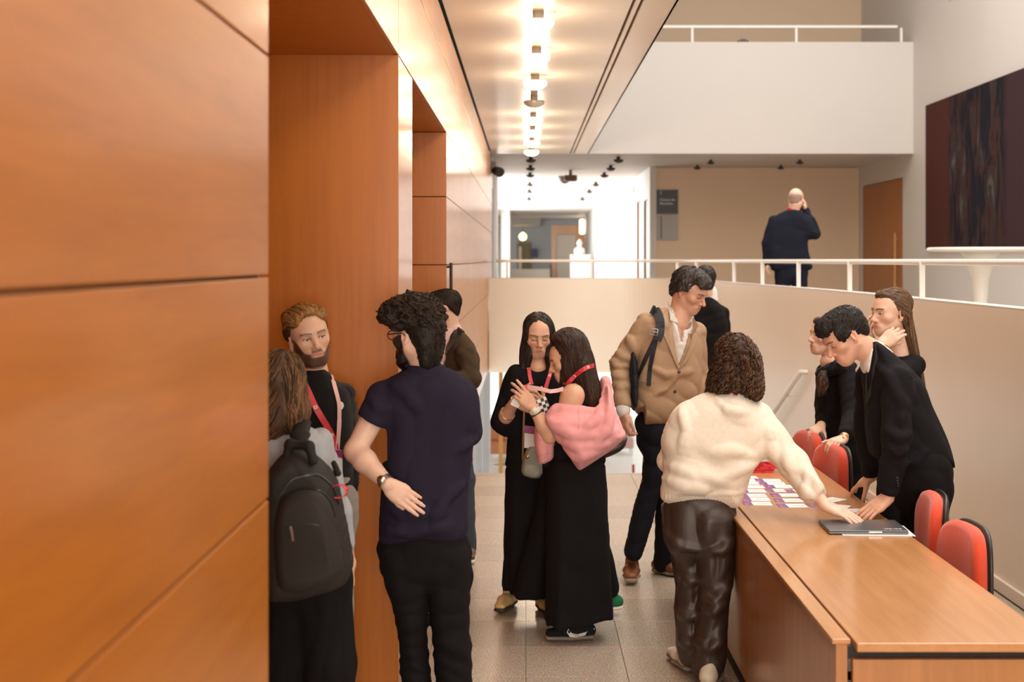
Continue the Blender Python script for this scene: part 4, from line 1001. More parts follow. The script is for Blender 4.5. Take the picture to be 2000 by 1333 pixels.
def strands(roots_tips, rad, seed, col, sag=0.0, n=10, curl=0.0, cfreq=40.0, jit=0.12):
    """locks of hair: list of point lists -> thin tapering tubes"""
    r = random.Random(seed); V = []; Q = []; C = []; cnt = 0
    for pts in roots_tips:
        P = np.array(pts, float); m = len(P); t = np.linspace(0, 1, m); tt = np.linspace(0, 1, n)
        P = np.stack([np.interp(tt, t, P[:,i]) for i in range(3)], 1)
        if m > 2:
            for _ in range(2): P[1:-1] = 0.25*P[:-2]+0.5*P[1:-1]+0.25*P[2:]
        ph = r.uniform(0,6.28); T = np.gradient(P, axis=0); T /= np.linalg.norm(T,axis=1)[:,None]+1e-9
        a = np.cross(T, (0.3,1,0.2)); a /= np.linalg.norm(a,axis=1)[:,None]+1e-9; b = np.cross(T, a)
        if curl:
            w = cfreq*r.uniform(0.8,1.25)*np.linspace(0,1,n)+ph; amp = curl*np.minimum(1, np.linspace(0,3,n))
            P = P+a*(amp*np.cos(w))[:,None]+b*(amp*np.sin(w))[:,None]
        R = rad*r.uniform(0.7,1.3)*np.sin(np.linspace(0.6,3.05,n))
        R = np.maximum(R, rad*0.08); cc = np.array(col)*(1+r.uniform(-jit,jit)*2)
        for i in range(n):
            for k in range(3):
                th = math.pi*2/3*k; V.append(P[i]+R[i]*(math.cos(th)*a[i]*1.5+math.sin(th)*b[i]*0.9)); C.append(cc)
        for i in range(n-1):
            for k in range(3): Q.append((cnt+i*3+k, cnt+i*3+(k+1)%3, cnt+(i+1)*3+(k+1)%3, cnt+(i+1)*3+k))
        cnt += n*3
    return np.array(V), np.array(Q), np.clip(np.array(C),0,1)

def cover(V, Q, flow, n, seg, steps, rad, col, seed=1, off=0.002, curl=0.0, cfreq=20.0, jit=0.25, where=None, npts=None, wander=0.15):
    """locks that lie on a hair volume and follow `flow` (a direction for each point)"""
    tree = BVHTree.FromPolygons([tuple(v) for v in V], [tuple(q) for q in Q]); r = random.Random(seed); out = []; tries = 0
    while len(out) < n and tries < n*6:
        tries += 1; p = V[r.randrange(len(V))]
        if where is not None and not where(p): continue
        pts = []; q = np.array(p); wv = A(r.uniform(-1,1), r.uniform(-1,1), r.uniform(-1,1))*wander; ln = r.uniform(0.6,1.3)
        for i in range(steps+1):
            h = tree.find_nearest(Vector(q))
            if h[0] is None: break
            c = np.array(h[0]); nn = np.array(h[1]); pts.append(c+nn*(off*(1.0-0.7*i/steps)))
            d = np.array(flow(c))+wv; d = d-nn*d.dot(nn); L = np.linalg.norm(d)
            if L < 1e-3: d = A(0,0,-1)
            q = c+unit(d)*seg*ln
        if len(pts) > 2: out.append(pts)
    return strands(out, rad, seed+1, col, n=npts or int((steps+1)*1.5), curl=curl, cfreq=cfreq, jit=jit)

def creases(prims, paths, z0, vox=0.012, op='u'):
    """adds soft ridges to a garment: paths = [(pixel points, radius, sink)]"""
    V, Q = field_mesh(prims, vox); tree = BVHTree.FromPolygons([tuple(v) for v in V], [tuple(q) for q in Q]); out = []
    for pts, r, sink in paths:
        W = []
        for i in range(len(pts)-1):
            for k in range(3): W.append(lerp(pts[i], pts[i+1], k/3))
        W.append(pts[-1]); P = []
        for x, y in W:
            d = Vector(PT(x, y, 1.0)-A(0,0,EYE)).normalized(); h = tree.ray_cast(Vector((0,0,EYE)), d)
            if h[0] is not None: P.append(np.array(h[0])+np.array(d)*sink)
        n = len(P)
        for i in range(n-1):
            ra = r*(0.35+0.65*math.sin(math.pi*(i+0.5)/n)); rb = r*(0.35+0.65*math.sin(math.pi*(i+1.5)/n)) if i < n-2 else r*0.35
            out.append(rc(P[i], P[i+1], ra, rb, 0.03 if op == 'u' else 0.02, op))
    return prims+out
# ================================================================ PEOPLE
SK1 = (0.72,0.45,0.33); SK2 = (0.66,0.385,0.26); SK3 = (0.76,0.50,0.385)
BLACK = (0.009,0.008,0.009); NAVY = (0.021,0.017,0.033)
def JJ(z0, **k):
    """joints given as pixel (x, y[, dz])"""
    J = {}
    for n, v in k.items(): J[n] = PT(v[0], v[1], z0+(v[2] if len(v) > 2 else 0.0))
    return J
def hairdisp(amp=0.003, freq=230.0, st=(1,1,0.08), seed=3, amp2=0.004):
    def fn(X, Y, Z): return amp*noise(X,Y,Z,freq,seed,4,st)+amp2*noise(X,Y,Z,60,seed+9,3,(1,1,0.4))
    return fn
def blob(amp, freq, seed):
    def fn(X, Y, Z):
        return amp*(0.6-1.6*np.abs(noise(X+0.01*noise(X,Y,Z,60,seed+2,3),Y,Z,freq,seed,3)))+amp*0.7*noise(X,Y,Z,freq*2.1,seed+7,3)
    return fn
def body(p, J, head, hp, skin, s=1.0, hv=0.003, arms=(), colour=None, legs=True, extra=()):
    """one body: trunk and limbs, head with neck, and finer arms / hands where skin shows. arms = [(prims, vox)]"""
    so = Soup()
    V, Q = field_mesh(inner_body(J, s, legs), 0.019); so.add(V, Q, skin)
    V, Q = field_mesh(hp, hv*1.12); so.add(V, Q, colour(V) if colour else head_colours(head, V, skin))
    for pr, vx in arms: V, Q = field_mesh(pr, vx*1.18); so.add(V, Q, skin)
    return p.soup('body', so, M['skin'])
def shoes(p, specs, col, mat=None, sole_mat=None, sc=1.0, vox=0.007):
    for a, t in specs:
        u, so = shoe_prims(a, t, sc); o = p.sdf('shoe', u, vox, mat or M['leather'], col)
        V, Q = field_mesh(so, vox); q = Soup().add(V, Q, (0.7,0.65,0.55)).build('sole', sole_mat or M['rubber'], o, p.base)
def legs_prims(J, r=(0.088,0.070,0.062), extra=0.0):
    P = []
    for q in 'LR': P += [rc(J['h'+q], J['k'+q], r[0], r[1], 0.03), rc(J['k'+q], J['a'+q]+A(0,0,-0.02), r[1], r[2], 0.03)]
    hp = (J['hL']+J['hR'])/2; P += [es(hp+A(0,0,0.09), hp+A(0,0,-0.03), J['hR']-J['hL'], (0.155+extra,0.11), (0.16+extra,0.115), 0.04)]
    return P
def pleats(amp, freq, seed, ztop, zbot):
    def fn(X, Y, Z):
        t = np.clip((ztop-Z)/(ztop-zbot), 0, 1)
        return amp*(0.2+t)*noise(X+0.02*noise(X,Y,Z,9,seed+3,2), Y, Z, freq, seed, 3, (1,1,0.05))+amp*0.3*noise(X,Y,Z,30,seed+1,3)
    return fn
def floor_pt(px, z, h=0.0): return A((px-VX)/F*z, z, h)

# ---------------------------------------------------------------- man in the dark polo shirt, seen from behind
def polo_man():
    z = 5.2; p = Person(floor_pt(850, z), 'man in dark navy polo shirt seen from behind, left hand on his lower back')
    J = JJ(z, neck=(832,722), sL=(745,778,-0.04), sR=(900,775,0.04), eL=(694,882,-0.10), wL=(757,946,-0.215), eR=(902,885,0.12), wR=(840,875,0.24), hL=(792,1075), hR=(876,1075), kL=(808,1245), kR=(890,1240), aL=(812,1432), aR=(890,1432))
    h = Head(PT(815,655,z), (-0.76,0.65,-0.04), (0.05,0,1), 1.02)
    hnd = hand_prims(J['wL'], PT(822,992,z-0.19)-J['wL'], (-0.15,-0.95,0.3), False, [(0.02,0.12,0.1),(0.05,0.15,0.1),(0.1,0.2,0.15),(0.1,0.25,0.2)], thumb=(0.35,0.9,-0.35), spread=0.025, sc=0.95)
    arm = [rc(PT(742,790,z-0.04), J['eL'], 0.052, 0.040, 0.02), rc(J['eL'], lerp(J['eL'],J['wL'],0.3), 0.042, 0.043, 0.02), rc(lerp(J['eL'],J['wL'],0.3), J['wL'], 0.043, 0.027, 0.02)]
    armR = limb(J['sR'], J['eR'], J['wR'], 0.05, 0.042, 0.028)+hand_prims(J['wR'], (-1,0.2,0.1), (0.1,-0.3,1), True)
    body(p, J, h, head_prims(h, J['neck']+A(0,0.01,0), True), SK3, 1.0, 0.0035, [(arm+hnd, 0.0032), (armR, 0.006)], lambda V: head_colours(h, V, SK3, brow=(0.02,0.012,0.01), beard=((0.012,0.008,0.007),0.97)))
    poly = [(795,716),(868,714),(905,735),(930,758),(939,800),(933,838),(926,850),(918,930),(913,970),(917,1066),(830,1074),(741,1066),(740,1040),(746,950),(749,850),(748,834),(706,802),(714,780),(730,757),(762,737)]
    def fd(X, Y, Z): return folds(0.004,34,11,(1,1,0.7))(X,Y,Z)
    p.sdf('polo_shirt', creases([infl(poly, z, 0.125, 0.13, gx=0.06), rc(J['sL'], PT(728,817,z-0.07), 0.062, 0.062, 0.02), rc(J['sR'], PT(916,845,z+0.06), 0.062, 0.058, 0.02), cutp(PT(727,818,z), unit(PT(694,882,z)-PT(745,778,z)), lo=PT(660,900,z-0.3), hi=PT(748,780,z+0.2)),
        es(J['neck']+A(0,0,-0.05), J['neck']+A(0,-0.005,-0.005), (1,0,0), (0.084,0.072), (0.070,0.062), 0.012)], [([(748,985),(800,1005),(870,1000)],0.014,0.006),([(744,1030),(800,1040),(880,1028)],0.014,0.006),([(752,950),(790,1020)],0.012,0.006),([(760,748),(800,775),(815,800)],0.012,0.006),([(912,940),(870,975),(840,1020)],0.013,0.006),([(925,860),(890,880)],0.012,0.006),([(722,770),(740,800)],0.011,0.005)], z), 0.0065, M['cloth'], NAVY, fd)
    col = p.sdf('collar', [es(J['neck']+A(0,-0.004,-0.05), J['neck']+A(0,-0.004,0.012), (1,0,0.06), (0.104,0.086), (0.076,0.068), 0.01), es(J['neck']+A(0,0.01,0.02), J['neck']+A(0,0.01,0.1), (1,0,0), (0.062,0.056), (0.062,0.056), 0.005,'s'), cutp(J['neck']+A(0,0,-0.040),(0,0.1,-1)), cutp(J['neck']+A(0,0,0.018),(0,0,1))], 0.006, M['cloth'], (0.020,0.018,0.032))
    # trousers
    lL = [(741,1050),(838,1050),(839,1190),(836,1260),(845,1333),(850,1425),(786,1425),(783,1333),(776,1230),(760,1160),(743,1110)]
    lR = [(826,1050),(919,1050),(921,1130),(917,1200),(921,1260),(925,1340),(928,1425),(856,1425),(850,1333),(843,1262),(838,1190)]
    p.sdf('trousers', [infl(lL, z, 0.105, 0.07), infl(lR, z, 0.108, 0.07, k=0.012), es(PT(830,1060,z), PT(830,1100,z), (1,0,0), (0.17,0.115), (0.17,0.118), 0.03)], 0.0075, M['cloth'], BLACK, lambda X,Y,Z: folds(0.006,40,21,(0.5,0.5,1.3))(X,Y,Z)+0.003*np.sin(Z*80+9*noise(X,Y,Z,14,2,3)+X*25)*np.clip((0.62-Z)/0.2,0,1))
    shoes(p, [(J['aL'],(-0.25,1)),(J['aR'],(0.1,1))], (0.03,0.025,0.022))
    # watch
    d = unit(J['wL']-J['eL']); c = J['wL']-d*0.012; u = unit(np.cross(d,(0,-1,0.2))); v = np.cross(d,u)
    wt = p.mb('wristwatch', MB().tube([c-d*0.011, c+d*0.011], 0.0315, 20, cap=False), M['steel'])
    p.mb('watch_case', MB().tube([c+A(-0.012,-0.028,0.012), c+A(-0.014,-0.036,0.015)], 0.016, 16), M['steel'], wt)
    # hair: shaved sides below, thick wavy top
    hc = (0.016,0.010,0.007)
    sides = [(852,620),(866,650),(857,697),(854,709),(812,711),(800,703),(797,684),(779,664),(773,650),(768,625),(800,600)]
    top = [(738,612),(745,598),(760,586),(780,576),(803,571),(827,573),(849,584),(866,606),(870,628),(864,650),(840,655),(800,650),(772,648),(760,634),(742,630)]
    V, Q = field_mesh([h.E(0,-0.024,0.035,(0.083,0.100,0.090),0.02), h.E(0,-0.07,-0.03,(0.064,0.045,0.06),0.03), h.E(0,-0.066,-0.085,(0.052,0.032,0.05),0.03), h.E(0,0.11,-0.02,(0.09,0.075,0.085),0.012,'s'), h.E(0.078,0.01,-0.03,(0.03,0.04,0.045),0.01,'s'), h.E(-0.078,0.01,-0.03,(0.03,0.04,0.045),0.01,'s')], 0.0045, blob(0.0015, 220, 5)); so = Soup().add(V, Q, (0.012,0.008,0.006)); so.add(*cover(V, Q, lambda c: A(0,0.1,-1), 420, 0.007, 3, 0.0018, (0.014,0.009,0.007), 41, 0.001))
    V, Q = field_mesh([infl(top, z, 0.105, 0.05, k=0.015)], 0.0045, blob(0.013, 110, 5)); so.add(V, Q, hc); so.add(*cover(V, Q, lambda c: A(-0.8,0.1,0.5)+A(math.sin(c[2]*90),math.sin(c[0]*80),math.cos(c[0]*70))*1.2, 800, 0.012, 6, 0.0024, (0.034,0.020,0.012), 42, 0.003, curl=0.005, cfreq=8, jit=0.4))
    r = random.Random(3); locks = []
    for i in range(150):
        a = r.uniform(-3.0,0.2); rr = r.uniform(0.3,1.0); c0 = PT(815+48*rr*math.cos(a), 612+30*rr*math.sin(a)*0.9, z); 
        dy = -0.095*math.sqrt(max(0.05,1-rr*rr)) if r.random() < 0.75 else 0.06
        q = c0+A(0,dy,0.004); dirn = unit(A(r.uniform(-1,0.2), r.uniform(-0.3,0.3), r.uniform(-0.5,0.9)))
        locks.append([q-dirn*0.03, q+A(0,-0.008,0.006), q+dirn*0.035])
    V, Q, C = strands(locks, 0.0055, 5, (0.030,0.018,0.011), n=9, curl=0.006, cfreq=7); so.add(V, Q, C)
    p.soup('hair', so, M['curl'])
    b = p.sdf('beard', [h.C((0.055,0.008,-0.03),(0.045,0.035,-0.085),0.016,0.02,0.01), h.C((-0.055,0.008,-0.03),(-0.045,0.035,-0.085),0.016,0.02,0.01), h.C((0.045,0.035,-0.085),(0,0.075,-0.105),0.022,0.024,0.02), h.C((-0.045,0.035,-0.085),(0,0.075,-0.105),0.022,0.024,0.02)], 0.004, M['curl'], (0.012,0.008,0.007), blob(0.004,160,8))
    gl = MB()
    for s in (-1,1):
        ring = [h.p(s*0.034+0.023*math.cos(t), 0.104, 0.0+0.018*math.sin(t)) for t in np.linspace(0,6.283,17)]
        gl.tube(ring, 0.002, 6); gl.tube([h.p(s*0.058,0.104,0.004), h.p(s*0.08,0.0,0.008), h.p(s*0.08,-0.012,0.0)], 0.0022, 6)
    gl.tube([h.p(-0.01,0.106,0.004), h.p(0.01,0.106,0.004)], 0.002, 6)
    g = p.mb('glasses', gl, M['black'])
    for s in (-1,1): p.mb('lens', MB().add([h.p(s*0.034+0.022*math.cos(t), 0.104, 0.017*math.sin(t)) for t in np.linspace(0,6.283,17)[:-1]], [tuple(range(16))]), M['glass'], g)
polo_man()

def face_body(p, J, h, neck, skin, male, lid, arms, brow, beard=None, s=1.0, hv=0.0026, mouth=0.0, gaze=(0,0), nose=1.0, lip=None, scalp=None, ears=True):
    body(p, J, h, head_prims(h, neck, male, lid, mouth, nose=nose, ears=ears), skin, s, hv, arms, lambda V: head_colours(h, V, skin, lip, brow, beard, scalp, lid))
    if lid < 0.85: eyeballs(h, p.root, p.base, gaze)
M['red_b'] = plain('red lanyard printed', (0.62,0.035,0.05), 0.45, var=0.06, scale=30)
M['white_print'] = plain('white printed mark', (0.78,0.7,0.68), 0.5, var=0.0)
M['badge_head'] = plain('badge header print', (0.30,0.04,0.16), 0.5, var=0.15, scale=40)
def marks_on(p, pp, W, lan, step, size=0.011):
    """small white printed squares along a lanyard"""
    k = step//2
    while k < len(pp)-1:
        t = unit(pp[min(k+1,len(pp)-1)]-pp[k-1]); w = unit(W[k]); n = unit(np.cross(t, w)); 
        if n[1] > 0: n = -n
        c = pp[k]+n*0.0018; s = size/2
        p.mb('print', MB().add([c-t*s-w*s, c+t*s-w*s, c+t*s+w*s, c-t*s+w*s, c-t*s*0.45-w*s*0.45, c+t*s*0.45-w*s*0.45, c+t*s*0.45+w*s*0.45, c-t*s*0.45+w*s*0.45], [(0,1,5,4),(1,2,6,5),(2,3,7,6),(3,0,4,7)]), M['white_print'], lan, smooth=False)
        k += step

# ---------------------------------------------------------------- bearded man in the recess
def bearded_man():
    z = 5.45; p = Person(floor_pt(628, z), 'bearded blond man in black sweater standing in the wood recess, facing us')
    J = JJ(z, neck=(613,738), sL=(668,775,0.10), sR=(560,778,-0.09), eL=(684,872,0.12), wL=(682,948,0.06), eR=(556,880,-0.02), wR=(575,950,-0.08), hL=(655,985,0.06), hR=(600,985,-0.05), kL=(655,1190,0.05), kR=(588,1190,-0.02), aL=(655,1385,0.08), aR=(586,1318,0.22))
    J['aR'] = floor_pt(584, 5.72, 0.09); J['aL'] = floor_pt(650, 5.5, 0.09)
    h = Head(PT(603,658,z), (0.40,-0.90,-0.02), (-0.22,0,1), 1.03)
    hl = hand_prims(J['wL'], (0.05,-0.05,-1), (0.8,-0.5,0), False, RELAX)
    hr = hand_prims(J['wR'], (0.1,-0.1,-1), (-0.8,-0.5,0), True, RELAX)
    face_body(p, J, h, J['neck']+A(0,0.012,-0.01), SK1, True, 0.12, [(hl+[rc(lerp(J['eL'],J['wL'],0.7),J['wL'],0.03,0.027)],0.004),(hr,0.005)], (0.13,0.075,0.04), ((0.055,0.028,0.016),0.93), mouth=0.003, gaze=(-0.1,0.0))
    tp = [(583,742),(600,752),(625,755),(645,742),(668,752),(684,775),(689,820),(688,900),(692,962),(676,972),(640,1000),(600,1005),(565,990),(552,900),(545,830),(548,780),(562,755)]
    p.sdf('sweater', [infl(tp, z, 0.12, 0.12, gx=0.35), rc(J['sL'], J['eL'], 0.056, 0.048, 0.05), rc(J['eL'], J['wL'], 0.048, 0.040, 0.03), rc(J['sR'], J['eR'], 0.056, 0.048, 0.05), rc(J['eR'], J['wR'], 0.048, 0.040, 0.02), es(J['neck']+A(0,0,-0.05), J['neck']+A(0,0,-0.012), (1,0,0), (0.085,0.075), (0.07,0.066), 0.02)], 0.0075, M['knit'], (0.010,0.009,0.010), folds(0.004,38,4,(0.6,0.6,1.2)))
    p.sdf('trousers', legs_prims(J, (0.088,0.070,0.066)), 0.009, M['cloth'], (0.42,0.38,0.34), folds(0.004,40,7))
    shoes(p, [(J['aL'],(0.5,-1)),(J['aR'],(-0.1,-1))], (0.03,0.03,0.032))
    # swept-back blond hair
    hc = (0.32,0.165,0.055)
    pr = [h.E(0,-0.03,0.048,(0.081,0.092,0.08),0.02), h.E(0.012,0.022,0.098,(0.056,0.062,0.034),0.03), h.E(0.05,0.0,0.075,(0.038,0.07,0.04),0.02), h.E(-0.045,0.005,0.078,(0.036,0.065,0.034),0.02),
          h.E(0.066,-0.02,0.03,(0.020,0.042,0.055),0.015), h.E(-0.066,-0.02,0.03,(0.016,0.040,0.052),0.015), h.E(0,0.105,0.020,(0.066,0.072,0.078),0.012,'s'), h.E(0.078,0.02,-0.02,(0.03,0.03,0.04),0.01,'s'), h.E(-0.078,0.02,-0.02,(0.03,0.03,0.04),0.01,'s'), cutp(h.p(0,0,-0.045), -h.z)]
    def hd(X, Y, Z):
        d = np.stack([X,Y,Z],-1)-h.c; lx = d@h.x; ly = d@h.f; lz = d@h.z
        return 0.0035*noise(lx, ly, lz, 300, 12, 4, (1,0.12,0.25))+0.005*noise(lx,ly,lz,90,4,3,(1,0.4,0.6))
    V, Q = field_mesh(pr, 0.0038, hd); L = h.loc(V); C = np.tile(np.array(hc),(len(V),1)); dk = np.clip((np.abs(L[:,0])-0.052)/0.02,0,1)*np.clip((0.075-L[:,2])/0.03,0,1); C = C*(1-dk[:,None])+np.array((0.05,0.026,0.012))*dk[:,None]
    so = Soup().add(V, Q, C); r = random.Random(8); locks = []
    for i in range(110):
        x = r.uniform(-0.06,0.066); a = h.p(x*0.95, 0.070-abs(x)*0.35, 0.082-abs(x)*0.25+r.uniform(-0.004,0.006)); b = h.p(x*1.1+0.01, 0.03, 0.128-abs(x)*0.55); c = h.p(x*1.25+0.012, -0.05, 0.112-abs(x)*0.6)
        locks.append([a,b,c])
    V1, Q1, C1 = cover(so.V[0], so.Q[0], lambda c: -h.f*1.0+h.z*(0.4 if (c-h.c)@h.f > 0.03 else -0.3)+h.x*0.35*np.sign((c-h.c)@h.x+0.02), 800, 0.012, 6, 0.0017, (0.36,0.19,0.065), 43, 0.0023, jit=0.3, where=lambda c: (c-h.c)@h.z > 0.055)
    so.add(V1, Q1, C1); V1, Q1, C1 = cover(so.V[0], so.Q[0], lambda c: -h.z-h.f*0.5, 300, 0.008, 4, 0.0014, (0.075,0.038,0.016), 44, 0.0008, where=lambda c: (c-h.c)@h.z < 0.055); so.add(V1, Q1, C1); p.soup('hair', so, M['hair'])
    p.bvh(['sweater'])
    lan, pp, W = p.band('lanyard', [(577,712),(592,742),(612,790),(636,830),(652,860),(656,885)], 0.025, M['red_b'], 0.006, zdef=z-0.12)
    marks_on(p, pp, W, lan, 9, 0.014)
    p.band('lanyard_tail', [(646,734),(650,748),(661,790),(661,830),(657,880)], 0.020, M['pinkribbon'], 0.006, zdef=z-0.1, parent=lan)
    bd = p.patch('badge', [(648,878),(664,879),(665,936),(650,935)], M['paper'], 0.012, 0.002, z-0.13, lan)
    bdh = p.patch('badge_header', [(647.5,878),(664,879),(664,896),(648,895)], M['badge_head'], 0.0145, 0.002, z-0.13, lan)
    crest = [(661,787),(665,785),(669,788),(670,794),(667,800),(662,799),(664,795),(666,791),(664,789)]
    p.patch('chest_emblem', crest, M['white_print'], 0.004, 0.001)
bearded_man()

# ---------------------------------------------------------------- woman with the backpack at the wall edge
def backpack_woman():
    z = 4.66; p = Person(floor_pt(590, z), 'long-haired woman in pale blouse and wide black trousers, seen from behind at the wall edge')
    J = JJ(z, neck=(560,838), sL=(528,870,-0.02), sR=(622,868,0.04), eL=(515,1000,0), wL=(520,1100,0.08), eR=(654,1000,0.08), wR=(682,1100,0.1), hL=(556,1105), hR=(632,1105), kL=(548,1300), kR=(640,1300), aL=(545,1510), aR=(645,1510))
    J['aL'] = floor_pt(545, z, 0.09); J['aR'] = floor_pt(640, z+0.05, 0.09)
    h = Head(PT(552,754,z), (0.3,0.95,0.05), (0,0,1), 0.95)
    hr = hand_prims(J['wR'], (0.02,0.05,-1), (0.9,0.3,0), True, RELAX, sc=0.92)
    body(p, J, h, head_prims(h, J['neck']+A(0,0,0), False), SK2, 0.88, 0.004, [(hr+[rc(lerp(J['eR'],J['wR'],0.5),J['wR'],0.03,0.024)],0.004)])
    tp = [(530,838),(560,830),(592,835),(625,845),(638,872),(644,910),(644,960),(648,1040),(646,1110),(535,1115),(520,1040),(508,940),(500,890),(508,855)]
    p.sdf('blouse', [infl(tp, z, 0.10, 0.10), rc(J['sR'], J['eR'], 0.058, 0.054, 0.03), rc(J['eR'], lerp(J['eR'],J['wR'],0.6), 0.052, 0.040, 0.02), rc(J['sL'], J['eL'], 0.060, 0.058, 0.02)], 0.008, M['cloth'], (0.36,0.38,0.42), folds(0.006,60,31,(1,1,0.35)))
    p.sdf('trousers', [rc(J['hL'], J['kL'], 0.088, 0.088, 0.02), rc(J['kL'], J['aL']+A(0,0,-0.04), 0.088, 0.10, 0.02), rc(J['hR'], J['kR'], 0.095, 0.095, 0.02), rc(J['kR'], J['aR']+A(0,0,-0.04), 0.095, 0.105, 0.02), es(PT(594,1080,z), PT(594,1130,z), (1,0,0), (0.135,0.105), (0.155,0.115), 0.04)], 0.0095, M['cloth'], BLACK, folds(0.006,45,6,(1,1,0.15)))
    shoes(p, [(J['aL'],(0,1)),(J['aR'],(0.2,1))], (0.05,0.05,0.05), sc=0.92)
    # long wavy hair
    hp_ = [(515,705),(535,688),(558,687),(578,700),(592,735),(600,780),(607,812),(596,828),(585,848),(560,858),(530,872),(500,858),(496,770),(502,725)]
    V, Q = field_mesh([infl(hp_, z-0.01, 0.10, 0.085), h.E(0,-0.02,0.045,(0.083,0.1,0.085),0.03)], 0.0055, hairdisp(0.004,210,(1,1,0.10),4,0.007))
    so = Soup().add(V, Q, (0.085,0.042,0.02)); r = random.Random(5); locks = []
    for i in range(140):
        a = r.uniform(-1.25,1.35); x0 = math.sin(a); y0 = -math.cos(a); q = []
        top = PT(556,694,z)
        for t in np.linspace(0,1,7):
            rad = 0.02+0.088*min(1,(t*3.2)**0.7)+0.008*t; q.append(A(top[0]+x0*rad*1.05, z-0.01+y0*rad*1.1, top[2]+0.004-0.30*t**1.15*(0.8+0.2*r.random())))
        locks.append(q)
    V, Q, C = cover(so.V[0], so.Q[0], lambda c: A(0.5*np.sign(c[0]-h.c[0]-0.01),-0.35,-1), 1100, 0.026, 9, 0.002, (0.13,0.066,0.03), 45, 0.003, curl=0.005, cfreq=10, jit=0.45, where=lambda c: c[1] < z+0.04); so.add(V, Q, C)
    p.soup('hair', so, M['hair'])
    # backpack, a thing of its own
    b = Person(PT(606,1175,4.42), 'black backpack on the back of the long-haired woman at the wall edge'); b.root.name = 'backpack'; b.root['category'] = 'backpack'
    out = [(514,930),(532,906),(552,884),(587,876),(618,890),(655,925),(668,978),(684,1055),(692,1108),(678,1144),(620,1163),(558,1176),(515,1168)]
    b.sdf('main_compartment', [infl(out, 4.44, 0.105, 0.055)], 0.006, M['nylon'], (0.024,0.021,0.019), folds(0.0045,32,2,(1,1,1)))
    pk = [(540,975),(575,948),(622,946),(652,975),(666,1050),(676,1105),(664,1132),(610,1150),(548,1158),(536,1090)]
    b.sdf('front_pocket', [infl(pk, 4.375, 0.085, 0.04)], 0.006, M['nylon'], (0.027,0.023,0.021), folds(0.005,38,9,(1,1,1)))
    b.sdf('top_handle', [rc(PT(560,895,4.40), PT(566,868,4.40), 0.016, 0.014), rc(PT(566,868,4.40), PT(604,872,4.38), 0.014, 0.014), rc(PT(604,872,4.38), PT(612,900,4.36), 0.014, 0.016)], 0.005, M['nylon'], (0.016,0.015,0.014))
    b.sdf('shoulder_strap', [es(PT(592,826,4.60), PT(586,850,4.52), (1,0,0), (0.030,0.012), (0.030,0.012), 0.01), es(PT(586,850,4.52), PT(584,895,4.44), (1,0,0), (0.030,0.012), (0.030,0.012), 0.01), rc(PT(660,925,4.47), PT(652,905,4.55), 0.012, 0.010)], 0.005, M['nylon'], (0.015,0.014,0.013))
    b.bvh(['main_compartment','front_pocket'])
    b.band('zip', [(536,985),(570,935),(620,925),(650,950),(662,985)], 0.007, M['black'], 0.003, zdef=4.36)
    b.band('zip', [(546,985),(585,955),(628,958),(648,985),(655,1010)], 0.006, M['black'], 0.003, zdef=4.3)
    b.band('zip_pull', [(568,1028),(571,1042),(573,1057)], 0.008, M['steel'], 0.004, zdef=4.3)
    b.band('seam', [(540,1036),(600,1022),(662,1034)], 0.004, M['black'], 0.002, zdef=4.3)
    rb = [b.hit(658,960,0.01,4.4)[0]+A(0.022*math.cos(t)*1.2, -0.015, 0.022*math.sin(t)) for t in np.linspace(0,6.28,15)]
    b.mb('red_loop', MB().ribbon(rb, [A(0.006,0.02,0.0)]*15, 0.002), M['red'], smooth=True)
backpack_woman()

